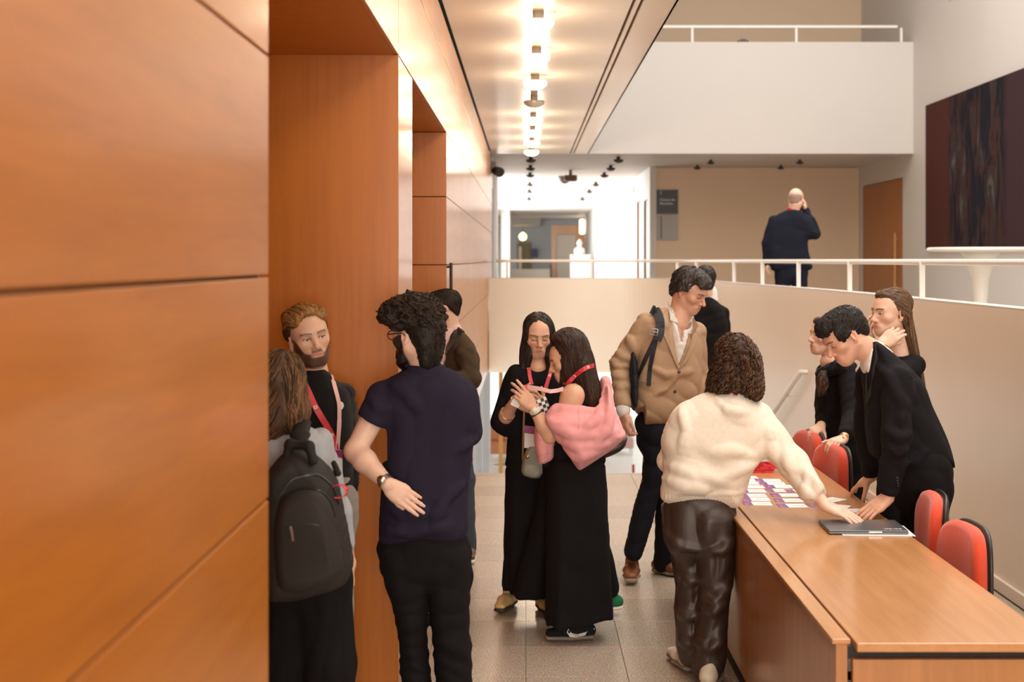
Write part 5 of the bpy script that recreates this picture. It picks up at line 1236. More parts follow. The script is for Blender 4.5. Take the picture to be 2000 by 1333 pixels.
# ---------------------------------------------------------------- man in the olive blazer behind the polo man
def blazer_man():
    z = 8.47; p = Person(floor_pt(885, z), 'man in olive brown blazer behind the polo man, facing left')
    J = JJ(z, neck=(880,655), sL=(908,690,-0.20), sR=(862,690,0.16), eL=(922,742,-0.22), wL=(872,738,-0.30), eR=(850,745,0.1), wR=(880,735,-0.1), hL=(890,800,-0.06), hR=(878,800,0.08), kL=(905,935,-0.05), kR=(880,935,0.1), aL=(914,1066,0.0), aR=(885,1066,0.1))
    J['aL'] = floor_pt(912, z-0.02, 0.09); J['aR'] = floor_pt(884, z+0.12, 0.09)
    h = Head(PT(866,604,z), (-0.97,-0.05,-0.12), (0,0,1), 1.0)
    hl = hand_prims(J['wL'], (-1,-0.1,0.05), (0,-0.5,0.9), False, RELAX)
    face_body(p, J, h, J['neck']+A(0,0,-0.01), SK1, True, 0.3, [(hl,0.005)], (0.03,0.02,0.015), ((0.05,0.03,0.02),0.5), hv=0.0035)
    tp = [(868,652),(890,638),(905,646),(922,664),(934,685),(939,705),(936,730),(926,752),(905,762),(902,850),(848,855),(846,760),(848,700),(856,675)]
    p.sdf('blazer', [infl(tp, z, 0.17, 0.12, gx=-0.5), rc(J['sL'], J['eL'], 0.064, 0.058, 0.02), rc(J['eL'], J['wL'], 0.056, 0.044, 0.02), rc(J['sR'], J['eR'], 0.064, 0.058, 0.02)], 0.008, M['cloth'], (0.072,0.050,0.030), folds(0.005,45,14,(0.8,0.8,1.2)))
    p.sdf('shirt', [es(J['neck']+A(-0.03,-0.03,-0.05), J['neck']+A(0.01,0,0.03), (1,0,0), (0.085,0.085), (0.064,0.062), 0.01), rc(J['neck']+A(-0.05,-0.05,-0.03), J['neck']+A(-0.09,-0.12,-0.16), 0.055, 0.06, 0.02)], 0.006, M['cloth'], (0.74,0.50,0.48), folds(0.002,60,5))
    p.bvh(['blazer']); p.band('lapel', [(901,644),(889,662),(874,682),(862,700)], 0.05, plain('olive lapel',(0.065,0.045,0.028),0.85,sheen=0.2), 0.006, 0.006, zdef=z-0.2)
    p.sdf('trousers', legs_prims(J, (0.085,0.07,0.062)), 0.009, M['cloth'], (0.055,0.062,0.08), folds(0.004,40,3))
    shoes(p, [(J['aL'],(0.15,-1)),(J['aR'],(-0.8,-0.4))], (0.10,0.035,0.015))
    V, Q = field_mesh([h.E(0,-0.028,0.045,(0.080,0.096,0.082),0.02), h.E(0,0.03,0.085,(0.06,0.055,0.035),0.02), h.E(0,-0.075,-0.01,(0.055,0.03,0.05),0.02), h.E(0,0.10,0.005,(0.07,0.055,0.07),0.012,'s'), h.E(0.078,0.01,-0.03,(0.03,0.045,0.05),0.01,'s'), h.E(-0.078,0.01,-0.03,(0.03,0.045,0.05),0.01,'s')], 0.005, hairdisp(0.002,260,(1,1,0.3),8,0.002))
    so = Soup().add(V, Q, (0.020,0.013,0.009)); so.add(*cover(V, Q, lambda c: -h.f*0.6-h.z, 500, 0.009, 4, 0.0015, (0.026,0.017,0.012), 46, 0.0011)); p.soup('hair', so, M['curl'])
blazer_man()

# ---------------------------------------------------------------- woman in black facing us
def black_woman():
    z = 7.2; p = Person(floor_pt(1030, z), 'dark-haired woman in black facing us, looking down at her hands')
    J = JJ(z, neck=(1050,716), sL=(1092,738,0.02), sR=(1008,736,-0.02), eL=(1098,835,-0.04), wL=(1060,800,-0.22), eR=(981,826,-0.06), wR=(1006,783,-0.22), hL=(1060,880), hR=(1018,880), kL=(1065,1030), kR=(1010,1030), aL=(1070,1165), aR=(1000,1165))
    J['aR'] = floor_pt(994, 7.28, 0.085); J['aL'] = floor_pt(1062, 7.2, 0.085)
    h = Head(PT(1050,656,z), (0.12,-0.95,-0.20), (0.02,0,1), 0.95)
    hr = hand_prims(J['wR'], PT(1025,765,z-0.30)-J['wR'], (-0.4,-0.6,0.6), True, [(0.5,0.7,0.4)]*4, sc=0.9)
    hl = hand_prims(J['wL'], PT(1040,772,z-0.30)-J['wL'], (0.1,-0.9,0.3), False, [(0.35,0.5,0.3)]*4, sc=0.9)
    ar = [rc(J['eR'], lerp(J['eR'],J['wR'],0.35), 0.038, 0.037, 0.02), rc(lerp(J['eR'],J['wR'],0.35), J['wR'], 0.037, 0.024, 0.02)]
    al = [rc(J['eL'], J['wL'], 0.036, 0.023, 0.02)]
    face_body(p, J, h, J['neck']+A(0,0.0,-0.01), SK2, False, 0.75, [(ar+hr,0.0038),(al+hl,0.0038)], (0.05,0.028,0.02), s=0.86, lip=(0.42,0.14,0.12), hv=0.0028, ears=True)
    tp = [(1020,712),(1050,722),(1078,715),(1100,728),(1108,760),(1105,850),(1096,880),(1096,930),(984,930),(988,870),(992,830),(988,760),(996,725)]
    p.sdf('top', [infl(tp, z, 0.105, 0.10), rc(J['sR'], J['eR'], 0.062, 0.064, 0.02), rc(PT(1000,800,z-0.05), PT(993,838,z-0.05), 0.055, 0.05, 0.02), rc(J['sL'], J['eL'], 0.060, 0.060, 0.02)], 0.008, M['cloth'], BLACK, folds(0.006,40,61,(1,1,0.6)))
    pl = [(986,880),(1094,880),(1100,1000),(1108,1100),(1114,1240),(1048,1240),(1030,1240),(979,1230),(983,1080),(986,990)]
    p.sdf('wide_trousers', [infl(pl, z, 0.13, 0.08), cutp(PT(1000,1158,z-0.1), (-0.10,0,-1))], 0.008, M['cloth'], BLACK, pleats(0.012,60,62,PT(0,895,z)[2],PT(0,1170,z)[2]))
    shoes(p, [(J['aR'],(-0.35,-1))], (0.62,0.42,0.18), M['leather'], plain('dark sole',(0.05,0.03,0.02),0.6), sc=0.92)
    shoes(p, [(J['aL'],(0.3,-1))], (0.62,0.42,0.18), M['leather'], plain('dark sole',(0.05,0.03,0.02),0.6), sc=0.92)
    hc = (0.020,0.011,0.009)
    out = [(1036,618),(1052,611),(1070,616),(1082,632),(1086,660),(1090,700),(1094,745),(1084,768),(1040,770),(1030,745),(1016,702),(1014,690),(1020,665),(1024,640)]
    V, Q = field_mesh([infl(out, z+0.035, 0.10, 0.075), h.E(0,-0.022,0.046,(0.083,0.098,0.082),0.02), h.E(0.066,0.03,-0.02,(0.022,0.035,0.09),0.02), h.E(-0.066,0.03,-0.02,(0.022,0.035,0.09),0.02),
        rc(h.p(0.075,0.03,-0.10), h.p(0.075,0.07,-0.24), 0.028, 0.026, 0.02), rc(h.p(-0.07,0.03,-0.10), h.p(-0.06,0.07,-0.26), 0.03, 0.026, 0.02),
        h.E(0,0.095,-0.02,(0.057,0.085,0.090),0.01,'s'), h.E(0,0.09,-0.16,(0.05,0.09,0.08),0.02,'s')], 0.0048, hairdisp(0.003,240,(1,1,0.08),14,0.003))
    so = Soup().add(V, Q, hc); r = random.Random(15); locks = []
    for i in range(90):
        s = r.choice((-1,1)); a = r.uniform(0.0,1.0)
        locks.append([h.p(s*0.004, 0.05-0.12*a, 0.122-0.02*a*a), h.p(s*0.055, 0.045-0.11*a, 0.095), h.p(s*(0.084+0.004*r.random()), 0.03-0.10*a, 0.0), h.p(s*0.092, 0.03-0.09*a, -0.10), h.p(s*(0.082+0.03*r.random()), 0.05-0.1*a, -0.22-0.05*r.random())])
    V, Q, C = cover(so.V[0], so.Q[0], lambda c: A(0.9*np.sign((c-h.c)[0]) if c[2] > h.c[2]+0.05 else 0.15*np.sign((c-h.c)[0]),0,-1), 900, 0.024, 8, 0.0017, (0.024,0.014,0.011), 47, 0.0015, jit=0.35, where=lambda c: c[1] < z+0.07); so.add(V, Q, C); p.soup('hair', so, M['hair'])
    p.mb('earring', MB().tube([h.p(0.078,0.0,-0.045)+A(0.0,-0.012,0)+0.010*A(math.cos(t),0,math.sin(t)) for t in np.linspace(0,6.28,13)], 0.0018, 6), M['gold'])
    d = unit(J['wR']-J['eR']); c = lerp(J['eR'],J['wR'],0.42); p.mb('bracelet', MB().tube([c+0.039*(math.cos(t)*unit(np.cross(d,(0,1,0)))+math.sin(t)*unit(np.cross(d,np.cross(d,(0,1,0))))) for t in np.linspace(0,6.283,25)], 0.0035, 6), M['gold'])
    p.bvh(['top','hair','wide_trousers'])
    lan, pp, W = p.band('lanyard', [(1032,718),(1034,738),(1038,752)], 0.02, M['red_b'], 0.008, zdef=z-0.1)
    l2, pp, W = p.band('lanyard_strap', [(1079,718),(1070,745),(1060,775),(1050,800),(1046,822)], 0.02, M['red_b'], 0.012, zdef=z-0.12, parent=lan); marks_on(p, pp, W, lan, 8, 0.012)
    q = PT(1035,855,z-0.16)
    p.mb('badge', MB().obox(q, (unit(A(1,0,-0.12)),A(0,1,0),unit(A(0.12,0,1))), (0.034,0.0015,0.058)), M['paper'], lan, False); p.mb('badge_header', MB().obox(q+A(0.006,-0.002,0.04), (unit(A(1,0,-0.12)),A(0,1,0),unit(A(0.12,0,1))), (0.034,0.0015,0.02)), M['badge_head'], lan, False)
    # cross-body bag
    b = Person(PT(1036,932,z-0.16), 'small grey green leather bag hanging at the hip of the woman in black'); b.root.name = 'handbag'; b.root['category'] = 'bag'
    o = b.sdf('bag_body', [infl([(1028,872),(1054,872),(1060,905),(1060,933),(1040,936),(1017,928),(1018,905)], z-0.16, 0.045, 0.02, it=1)], 0.005, M['leather'], (0.23,0.22,0.17), folds(0.002,40,2))
    b.mb('strap', MB().tube([PT(1047,740,z-0.02), PT(1024,785,z-0.16), PT(1022,850,z-0.17), PT(1021,905,z-0.16)], 0.006, 6), plain('tan strap',(0.26,0.13,0.06),0.5))
    b.mb('clasp', MB().tube([PT(1030,893,z-0.205), PT(1030,893,z-0.215)], 0.009, 10), M['gold'])
black_woman()

# ---------------------------------------------------------------- woman with the pink sweatshirt
def pink_woman():
    z = 6.7; p = Person(floor_pt(1128, z), 'dark-haired woman in black with a pink sweatshirt round her arms, facing left')
    J = JJ(z, neck=(1128,752), sL=(1118,778,-0.15), sR=(1125,778,0.15), eL=(1073,852,-0.14), wL=(1041,797,-0.15), eR=(1085,850,0.15), wR=(1040,800,0.02), hL=(1125,905,-0.09), hR=(1120,905,0.09), kL=(1120,1060,-0.09), kR=(1080,1040,0.2), aL=(1130,1215,0), aR=(1045,1180,0.3))
    J['aL'] = floor_pt(1132, 6.66, 0.085); J['aR'] = floor_pt(1190, 7.10, 0.10)
    h = Head(PT(1110,702,z), (-0.95,-0.06,-0.28), (0,0,1), 0.94)
    hl = hand_prims(J['wL'], PT(1008,760,z-0.17)-J['wL'], (0.2,-0.95,0.2), False, [(-0.05,0.12,0.1),(0.25,0.45,0.3),(0.45,0.6,0.4),(0.55,0.7,0.4)], thumb=(0.35,0.85,-0.35), sc=0.9)
    hr = hand_prims(J['wR'], (-0.8,-0.1,0.5), (0.2,0.9,0.2), True, [(0.5,0.7,0.4)]*4, sc=0.88)
    ar = [rc(PT(1122,770,z-0.15), J['eL'], 0.044, 0.036, 0.02), rc(J['eL'], lerp(J['eL'],J['wL'],0.35), 0.036, 0.036, 0.02), rc(lerp(J['eL'],J['wL'],0.35), J['wL'], 0.036, 0.024, 0.02), eo(PT(1117,778,z-0.14), (0.052,0.05,0.06), k=0.03), rc(PT(1117,775,z-0.12), J['neck']+A(0,0,-0.01), 0.045, 0.045, 0.04)]
    face_body(p, J, h, J['neck']+A(0,0,-0.005), SK2, False, 0.85, [(ar+hl,0.0036),(limb(J['sR'],J['eR'],J['wR'],0.042,0.036,0.024)+hr,0.006)], (0.04,0.022,0.016), s=0.84, lip=(0.42,0.14,0.12), hv=0.0028)
    p.sdf('top', [infl([(1090,770),(1150,760),(1172,790),(1182,860),(1184,925),(1070,930),(1066,860),(1078,800)], z, 0.13, 0.11)], 0.009, M['cloth'], BLACK, folds(0.004,40,3))
    near = [(1078,880),(1180,880),(1186,960),(1190,1080),(1198,1200),(1200,1300),(1150,1300),(1100,1300),(1062,1290),(1064,1130),(1066,1000),(1068,930)]
    far = [(1062,900),(1130,900),(1110,1000),(1080,1100),(1068,1178),(1070,1250),(1020,1250),(985,1240),(1012,1120),(1035,1040),(1052,960)]
    p.sdf('wide_trousers', [infl(far, z+0.2, 0.10, 0.08, k=0.03), cutp(PT(1035,1176,z+0.1), (0.05,0,-1)), infl(near, z-0.02, 0.15, 0.08), rc(PT(1120,905,z+0.05), J['aR']+A(-0.02,0,0.05), 0.10, 0.07, 0.03), cutp(PT(1130,1222,z-0.13), (0.08,0,-1))], 0.008, M['cloth'], BLACK, pleats(0.012,55,64,PT(0,900,z)[2],PT(0,1220,z)[2]))
    # shoes
    u, so = shoe_prims(J['aL'], (-1,-0.12), 0.98); o = p.sdf('shoe', u, 0.006, M['cloth'], (0.016,0.016,0.020)); V, Q = field_mesh(so, 0.006); Soup().add(V, Q, (0.2,0.18,0.15)).build('sole', plain('brown grey sole',(0.22,0.18,0.14),0.6), o, p.base)
    p.bvh(['shoe'])
    tops = [(1110,1229),(1116,1237),(1128,1239),(1144,1235),(1161,1228)]; bots = [(1107,1236),(1113,1245),(1126,1246.5),(1142,1241),(1161,1229.5)]
    tp_ = [p.hit(a_, b_, 0.003, z-0.1)[0] for a_, b_ in tops]; bt_ = [p.hit(a_, b_, 0.003, z-0.1)[0] for a_, b_ in bots]
    p.mb('side_mark', MB().add(tp_+bt_, [(k, k+1, k+6, k+5) for k in range(4)]), M['rubber'], o, False)
    u, so = shoe_prims(J['aR'], (-0.85,-0.35), 0.95, floor=0.03); o = p.sdf('shoe', u, 0.007, M['cloth'], (0.02,0.14,0.06)); V, Q = field_mesh(so, 0.007); Soup().add(V, Q, (0.7,0.65,0.55)).build('sole', M['rubber'], o, p.base)
    # hair: long, straight, dark brown
    hc = (0.030,0.015,0.011)
    out = [(1088,646),(1108,638),(1130,642),(1148,660),(1156,690),(1160,720),(1172,755),(1176,785),(1160,798),(1140,796),(1118,745),(1106,740),(1096,755),(1088,748),(1090,715),(1090,690),(1080,672),(1075,662)]
    fall = [(1118,700),(1150,690),(1160,725),(1172,755),(1177,788),(1160,800),(1138,797),(1128,760)]
    V, Q = field_mesh([infl(out, z, 0.095, 0.07), infl(fall, z-0.03, 0.10, 0.07, k=0.05), h.E(0,-0.02,0.045,(0.082,0.098,0.082),0.02), rc(h.p(-0.06,0.02,-0.03), h.p(-0.065,0.03,-0.13), 0.03, 0.022, 0.02), h.E(0,0.105,-0.03,(0.075,0.058,0.085),0.008,'s')], 0.0048, hairdisp(0.0028,240,(1,1,0.07),24,0.003))
    so = Soup().add(V, Q, hc); r = random.Random(25); locks = []
    for i in range(120):
        s = r.uniform(-1,0.9); a0 = h.p(0.0, 0.02-0.03*abs(s), 0.126); k = r.uniform(-0.5,1.0)
        b0 = h.p(-0.065, 0.035-0.10*k, 0.085); c0 = h.p(-0.09, 0.03-0.11*k, 0.0); d0 = c0+A(0.01+0.03*k,-0.005,-0.11); e0 = d0+A(0.03*k+0.005,0.0,-0.08-0.06*max(0,k))
        locks.append([a0,b0,c0,d0,e0])
    V, Q, C = cover(so.V[0], so.Q[0], lambda c: A(0.25,-0.7,-0.5) if c[2] > h.c[2]+0.06 else A(0.12,0,-1), 1000, 0.024, 8, 0.0017, (0.038,0.019,0.013), 48, 0.0015, jit=0.35, where=lambda c: c[1] < z+0.04); so.add(V, Q, C); p.soup('hair', so, M['hair'])
    # sweatshirt draped round the arms
    PK = (0.74,0.33,0.34)
    main = [(1062,812),(1078,796),(1100,789),(1135,794),(1165,796),(1178,775),(1186,745),(1196,770),(1204,805),(1213,832),(1227,849),(1205,872),(1170,895),(1142,913),(1128,921),(1112,895),(1098,868),(1085,846),(1068,830)]
    sl = [(1046,826),(1070,815),(1086,850),(1082,880),(1081,900),(1052,909),(1047,890),(1042,860)]
    hood = [(1166,802),(1174,770),(1171,746),(1176,735),(1190,735),(1195,748),(1195,770),(1200,805)]
    def pf(X, Y, Z):
        a = np.sqrt((X-0.17)**2+(Z-1.32)**2*1.3); return 0.004*(1-2*np.abs(np.sin(a*34+2.2*noise(X,Y,Z,10,3,3))))*np.clip(0.55+noise(X,Y,Z,14,5,3),0,1)*np.clip((a-0.05)/0.08,0,1)+0.004*noise(X,Y,Z,36,8,3)
    sw_ = p.sdf('sweatshirt', creases([infl(main, z-0.09, 0.17, 0.08, gx=0.10), infl(sl, z-0.08, 0.06, 0.022, k=0.015), infl(hood, z-0.02, 0.07, 0.02, k=0.02)], [([(1064,814),(1090,800),(1130,803),(1166,806)],0.022,0.004),([(1070,820),(1090,838),(1120,852),(1165,850),(1205,840)],0.020,0.008),([(1078,832),(1098,858),(1130,874),(1185,868)],0.018,0.008),([(1180,770),(1172,815),(1140,840)],0.016,0.006),([(1190,790),(1190,830),(1160,870)],0.015,0.006),([(1100,868),(1125,893),(1165,885)],0.014,0.006),([(1055,835),(1060,870),(1062,900)],0.012,0.005)], z), 0.006, M['knit'], PK, pf)
    p.bvh(['sweatshirt']); p.band('seam', [(1130,796),(1131,815),(1130,838)], 0.003, plain('pink seam',(0.60,0.25,0.26),0.9), 0.001, 0.001, parent=sw_)
    p.band('cuff_seam', [(1049,893),(1062,889),(1079,885)], 0.003, bpy.data.materials['pink seam'], 0.001, 0.001, parent=sw_)
    # watch, lanyard, badge in hand
    d = unit(J['wL']-J['eL']); c = J['wL']-d*0.015; p.mb('wristwatch', MB().tube([c-d*0.010, c+d*0.010], 0.0285, 18, cap=False).obox(c+A(0.0,-0.028,0.0),(unit(np.cross(d,(0,1,0))),A(0,1,0),d),(0.014,0.004,0.017)), M['rubber']); c2 = c-d*0.018; p.mb('hair_tie', MB().tube([c2-d*0.003,c2+d*0.003],0.0305,16,cap=False), M['black'])
    p.bvh(['hair','body'])
    lan, pp, W = p.band('lanyard', [(1160,714),(1146,718),(1130,728),(1116,740),(1106,752)], 0.021, M['red_b'], 0.009, 0.002, zdef=z-0.12); marks_on(p, pp, W, lan, 10, 0.013)
    a, b_ = PT(1100,760,z-0.16), PT(1030,756,z-0.17); mid = PT(1075,765,z-0.22)
    pts = [a, PT(1090,763,z-0.19), mid, PT(1055,760,z-0.2), b_]; p.mb('lanyard_tail', MB().ribbon(pts, [A(0,0,0.021),A(0.004,0,0.02),A(0.002,0.006,0.019),A(0,0.004,0.02),A(0,0,0.021)], 0.002), M['pinkribbon'], lan, False)
    k = Person(PT(1012,786,z-0.12), 'white name card held in the hand of the woman with the pink sweatshirt'); k.root.name = 'name_card'; k.root['category'] = 'card'
    k.mb('card', MB().obox(PT(1010,783,z-0.13), (unit(A(1,0,-0.5)),A(0,1,0),unit(A(0.5,0,1))), (0.022,0.001,0.032)), M['paper'], None, False); k.mb('clip', MB().obox(PT(1028,757,z-0.15),np.eye(3),(0.010,0.004,0.012)), M['red'], None, False)
    q = Person(PT(1062,800,z-0.1), 'phone in a black and white checkered case between the two women'); q.root.name = 'phone'; q.root['category'] = 'phone'
    ax = (unit(A(0.9,0.2,0.35)), A(-0.2,0.97,0), unit(A(-0.35,0,0.95))); cc = PT(1061,798,z-0.02)
    q.mb('case', MB().obox(cc, ax, (0.033,0.005,0.05)), M['paper'], None, False, 0.004)
    for i in range(4):
        for j in range(6):
            if (i+j)%2: q.mb('check', MB().obox(cc-ax[1]*0.0052+ax[0]*(-0.026+i*0.0175)+ax[2]*(-0.041+j*0.0165), ax, (0.0082,0.0006,0.0082)), M['black'], None, False)
    b = Person(PT(1195,896,z+0.05), 'dark brown leather bag sticking out behind the pink sweatshirt'); b.root.name = 'handbag'; b.root['category'] = 'bag'
    b.sdf('bag_body', [infl([(1150,870),(1200,862),(1226,848),(1224,868),(1214,882),(1180,897),(1160,900)], z+0.03, 0.05, 0.03)], 0.006, M['leather'], (0.030,0.016,0.014))
    b.mb('strap', MB().tube([PT(1205,862,z+0.03), PT(1190,800,z+0.08), PT(1165,765,z+0.10)], 0.007, 6), plain('brown strap',(0.03,0.016,0.014),0.5))
pink_woman()
# ---------------------------------------------------------------- tall man in the beige jacket
def jacket_man():
    z = 7.88; p = Person(floor_pt(1270, z), 'tall grey-haired man in beige jacket and navy trousers striding, looking down at the desk')
    J = JJ(z, neck=(1330,628), sL=(1362,655,0.06), sR=(1262,648,-0.06), eL=(1366,735,0.10), wL=(1350,800,0.0), eR=(1212,712,-0.02), wR=(1218,806,-0.12), hL=(1312,840,0.04), hR=(1280,838,-0.02), kL=(1304,975,0.06), kR=(1264,972,-0.02), aL=(1297,1092,0.10), aR=(1233,1090,0.0))
    J['aR'] = floor_pt(1234, 7.92, 0.09)+A(0,0,0.015); J['aL'] = floor_pt(1297, 8.05, 0.09)
    h = Head(PT(1347,569,z), (0.74,-0.50,-0.42), (-0.05,0,1), 1.04)
    hr = hand_prims(J['wR'], (0.05,-0.08,-1), (-0.85,-0.5,0.0), True, [(0.5,0.8,0.4),(0.6,0.9,0.5),(0.7,1.0,0.5),(0.7,1.0,0.5)], thumb=(0.4,0.85,-0.3))
    hl = hand_prims(J['wL'], (0,-0.3,-1), (0.9,-0.3,0), False)
    face_body(p, J, h, J['neck']+A(-0.015,0.01,-0.02), (0.60,0.33,0.23), True, 0.55, [(hr+[rc(lerp(J['eR'],J['wR'],0.75),J['wR'],0.032,0.028)],0.0036),(hl,0.006)], (0.06,0.04,0.03), nose=1.25, gaze=(0,-0.4))
    LIN = (0.40,0.265,0.165)
    bodyp = [(1298,600),(1318,612),(1340,640),(1362,632),(1371,650),(1374,700),(1371,770),(1350,800),(1330,812),(1306,838),(1275,836),(1243,826),(1236,800),(1240,740),(1244,690),(1248,650),(1264,616),(1284,604)]
    V = [(1310,600),(1336,632),(1352,618),(1349,660),(1332,712),(1325,722),(1316,690),(1308,650)]
    vc = infl(V, z-0.2, 0.30, 0.01, op='s', k=0.004)
    jk = p.sdf('jacket', creases([infl(bodyp, z, 0.135, 0.11, gx=0.15), rc(PT(1264,634,z-0.05), J['eR'], 0.070, 0.062, 0.025), rc(J['eR'], PT(1216,792,z-0.11), 0.062, 0.050, 0.02), cutp(PT(1216,798,z-0.11), unit(J['wR']-J['eR']), lo=PT(1190,830,z-0.4), hi=PT(1236,770,z+0.2)),
        rc(PT(1358,650,z+0.05), J['eL'], 0.066, 0.058, 0.02), rc(J['eL'], lerp(J['eL'],J['wL'],0.8), 0.056, 0.048, 0.02), vc, infl([(1320,815),(1331,812),(1322,850),(1306,850)], z-0.2, 0.3, 0.01, op='s', k=0.004)], [([(1200,685),(1218,698),(1236,700)],0.0095,0.005),([(1192,705),(1212,716),(1236,716)],0.0095,0.005),([(1190,728),(1212,736),(1238,732)],0.0095,0.005),([(1194,752),(1215,757),(1238,750)],0.009,0.005),([(1215,640),(1232,665),(1240,690)],0.0095,0.005),([(1322,728),(1300,735),(1275,720)],0.009,0.005),([(1322,735),(1300,760),(1280,770)],0.0085,0.005),([(1330,730),(1350,725)],0.0085,0.005)], z), 0.0062, M['cloth'], LIN,
        lambda X,Y,Z: folds(0.0055,42,71,(0.9,0.9,1.1))(X,Y,Z)+0.003*np.sin(Z*110+14*noise(X,Y,Z,14,4,3)+X*40)*np.clip(1-((X-J['eR'][0])/0.09)**2,0,1)*np.clip(noise(X,Y,Z,20,9,3)+0.5,0,1))
    sh = p.sdf('shirt', [infl([(1306,606),(1322,625),(1342,640),(1360,622),(1362,660),(1350,710),(1332,840),(1314,840),(1300,700),(1302,640)], z+0.005, 0.118, 0.10, gx=0.15), es(J['neck']+A(0.0,0,-0.02), J['neck']+A(-0.002,0.0,0.035), (1,0,0), (0.076,0.07), (0.068,0.064), 0.01), es(J['neck']+A(0.01,-0.03,0.0), J['neck']+A(0.0,-0.02,0.09), (1,0,0), (0.055,0.062), (0.060,0.066), 0.004,'s'),
        infl([(1324,628),(1344,628),(1336,672),(1331,672)], z-0.16, 0.14, 0.01, op='s', k=0.004), rc(PT(1216,790,z-0.11), PT(1217,803,z-0.115), 0.042, 0.041, 0.01)], 0.006, M['cloth'], (0.74,0.71,0.68), folds(0.002,60,5))
    p.bvh(['jacket','shirt'])
    lap = plain('beige lapel', (0.385,0.25,0.155), 0.9, bump=0.1, bscale=600)
    p.patch('lapel', [(1302,606),(1310,622),(1316,655),(1322,690),(1325,722),(1318,708),(1306,676),(1294,650),(1297,640),(1289,634),(1294,615)], lap, 0.004, 0.006, z-0.14, jk)
    p.patch('lapel', [(1354,622),(1352,648),(1344,680),(1333,708),(1326,722),(1340,706),(1353,680),(1361,655),(1358,645),(1363,638)], lap, 0.004, 0.006, z-0.14, jk)
    clm = plain('white collar', (0.76,0.73,0.70), 0.8)
    p.patch('shirt_collar', [(1304,590),(1310,600),(1320,620),(1321,634),(1312,626),(1305,612)], clm, 0.012, 0.004, z-0.10, sh)
    p.patch('shirt_collar', [(1343,624),(1352,618),(1353,626),(1344,638),(1338,634)], clm, 0.010, 0.004, z-0.13, sh)
    for (px, py) in ((1326,727),(1318,765)):
        q, n = p.hit(px, py, 0.002, z-0.14); p.mb('button', MB().tube([q, q+n*0.004], 0.009, 12), plain('brown button',(0.07,0.04,0.025),0.4), jk)
    p.band('pocket_edge', [(1249,744),(1262,747),(1278,746)], 0.006, lap, 0.002, 0.003, parent=jk)
    TR = (0.012,0.012,0.018)
    l1 = [(1255,815),(1308,820),(1302,880),(1290,960),(1276,1020),(1262,1060),(1250,1100),(1216,1092),(1224,1052),(1240,975),(1255,940)]
    p.sdf('trousers', [infl(l1, z-0.02, 0.10, 0.06), rc(J['hL'], J['kL'], 0.09, 0.072, 0.02), rc(J['kL'], J['aL']+A(0,0,-0.03), 0.072, 0.066, 0.02), es(PT(1290,830,z), PT(1290,860,z), (1,0,0), (0.15,0.11), (0.14,0.11), 0.03)], 0.008, M['cloth'], TR, folds(0.006,36,22,(0.8,0.8,1)))
    shoes(p, [(J['aR'],(-0.12,-1)),(J['aL'],(0.75,-0.65))], (0.20,0.075,0.028), M['leather'], plain('tan sole',(0.30,0.22,0.16),0.6), sc=1.04, vox=0.006)
    # hair: thick, greying
    hc = (0.045,0.035,0.030)
    pr = [h.E(0,-0.028,0.05,(0.084,0.100,0.085),0.02), h.E(0,0.04,0.095,(0.066,0.062,0.040),0.03), h.E(0.02,0.078,0.075,(0.05,0.022,0.022),0.02), h.E(0,-0.085,-0.015,(0.062,0.034,0.06),0.03), h.E(0.074,-0.01,0.025,(0.016,0.035,0.045),0.01), h.E(-0.074,-0.01,0.025,(0.016,0.035,0.045),0.01), h.E(0,0.115,-0.005,(0.075,0.052,0.064),0.012,'s'), h.E(0.078,0.01,-0.035,(0.03,0.04,0.04),0.01,'s'), h.E(-0.078,0.01,-0.035,(0.03,0.04,0.04),0.01,'s')]
    V_, Q = field_mesh(pr, 0.0042, blob(0.006,110,31)); so = Soup().add(V_, Q, hc); r = random.Random(18); locks = []
    for i in range(170):
        a = r.uniform(-1.4,1.4); b = r.uniform(-0.6,1.0); q = h.p(0.08*math.sin(a)*math.cos(b*0.8), 0.02+0.075*b, 0.055+0.075*math.cos(a)*math.cos(b*0.7)); s = 1 if a > 0 else -1
        d = unit(h.x*s*0.5+h.f*r.uniform(0.1,1.0)-h.z*0.35); locks.append([q-d*0.028+h.z*0.002, q+unit(q-h.c)*0.008, q+d*0.03])
    V_, Q, C = cover(so.V[0], so.Q[0], lambda c: h.f*0.25-h.z*0.5+h.x*0.9*np.sign((c-h.c)@h.x+0.015) if (c-h.c)@h.f > -0.02 else -h.f*0.5-h.z*0.8, 900, 0.011, 6, 0.0019, (0.058,0.046,0.040), 49, 0.0023, jit=0.5); so.add(V_, Q, C); p.soup('hair', so, M['curl'])
    # backpack on one shoulder
    b = Person(PT(1240,800,z+0.02), 'navy backpack hanging from the right shoulder of the man in the beige jacket'); b.root.name = 'backpack'; b.root['category'] = 'backpack'
    b.sdf('bag', [infl([(1228,680),(1252,672),(1275,690),(1272,780),(1244,805),(1232,800),(1225,740)], z+0.19, 0.09, 0.05), infl([(1226,686),(1240,680),(1247,730),(1246,790),(1236,803),(1228,780)], z-0.03, 0.13, 0.03, k=0.03)], 0.007, M['nylon'], (0.014,0.016,0.026), folds(0.005,35,4))
    nm = plain('navy webbing', (0.012,0.013,0.020), 0.6, bump=0.1)
    p.bvh(['jacket'])
    _, pp, W = p.band('shoulder_strap_tmp', [(1272,604),(1284,610),(1290,630),(1288,652),(1283,664)], 0.052, nm, 0.010, 0.012, zdef=z-0.1)
    o = bpy.data.objects['shoulder_strap_tmp']; o.name = 'shoulder_strap'; o.parent = b.root; o.matrix_parent_inverse = Matrix.Translation(Vector(p.base-b.base))
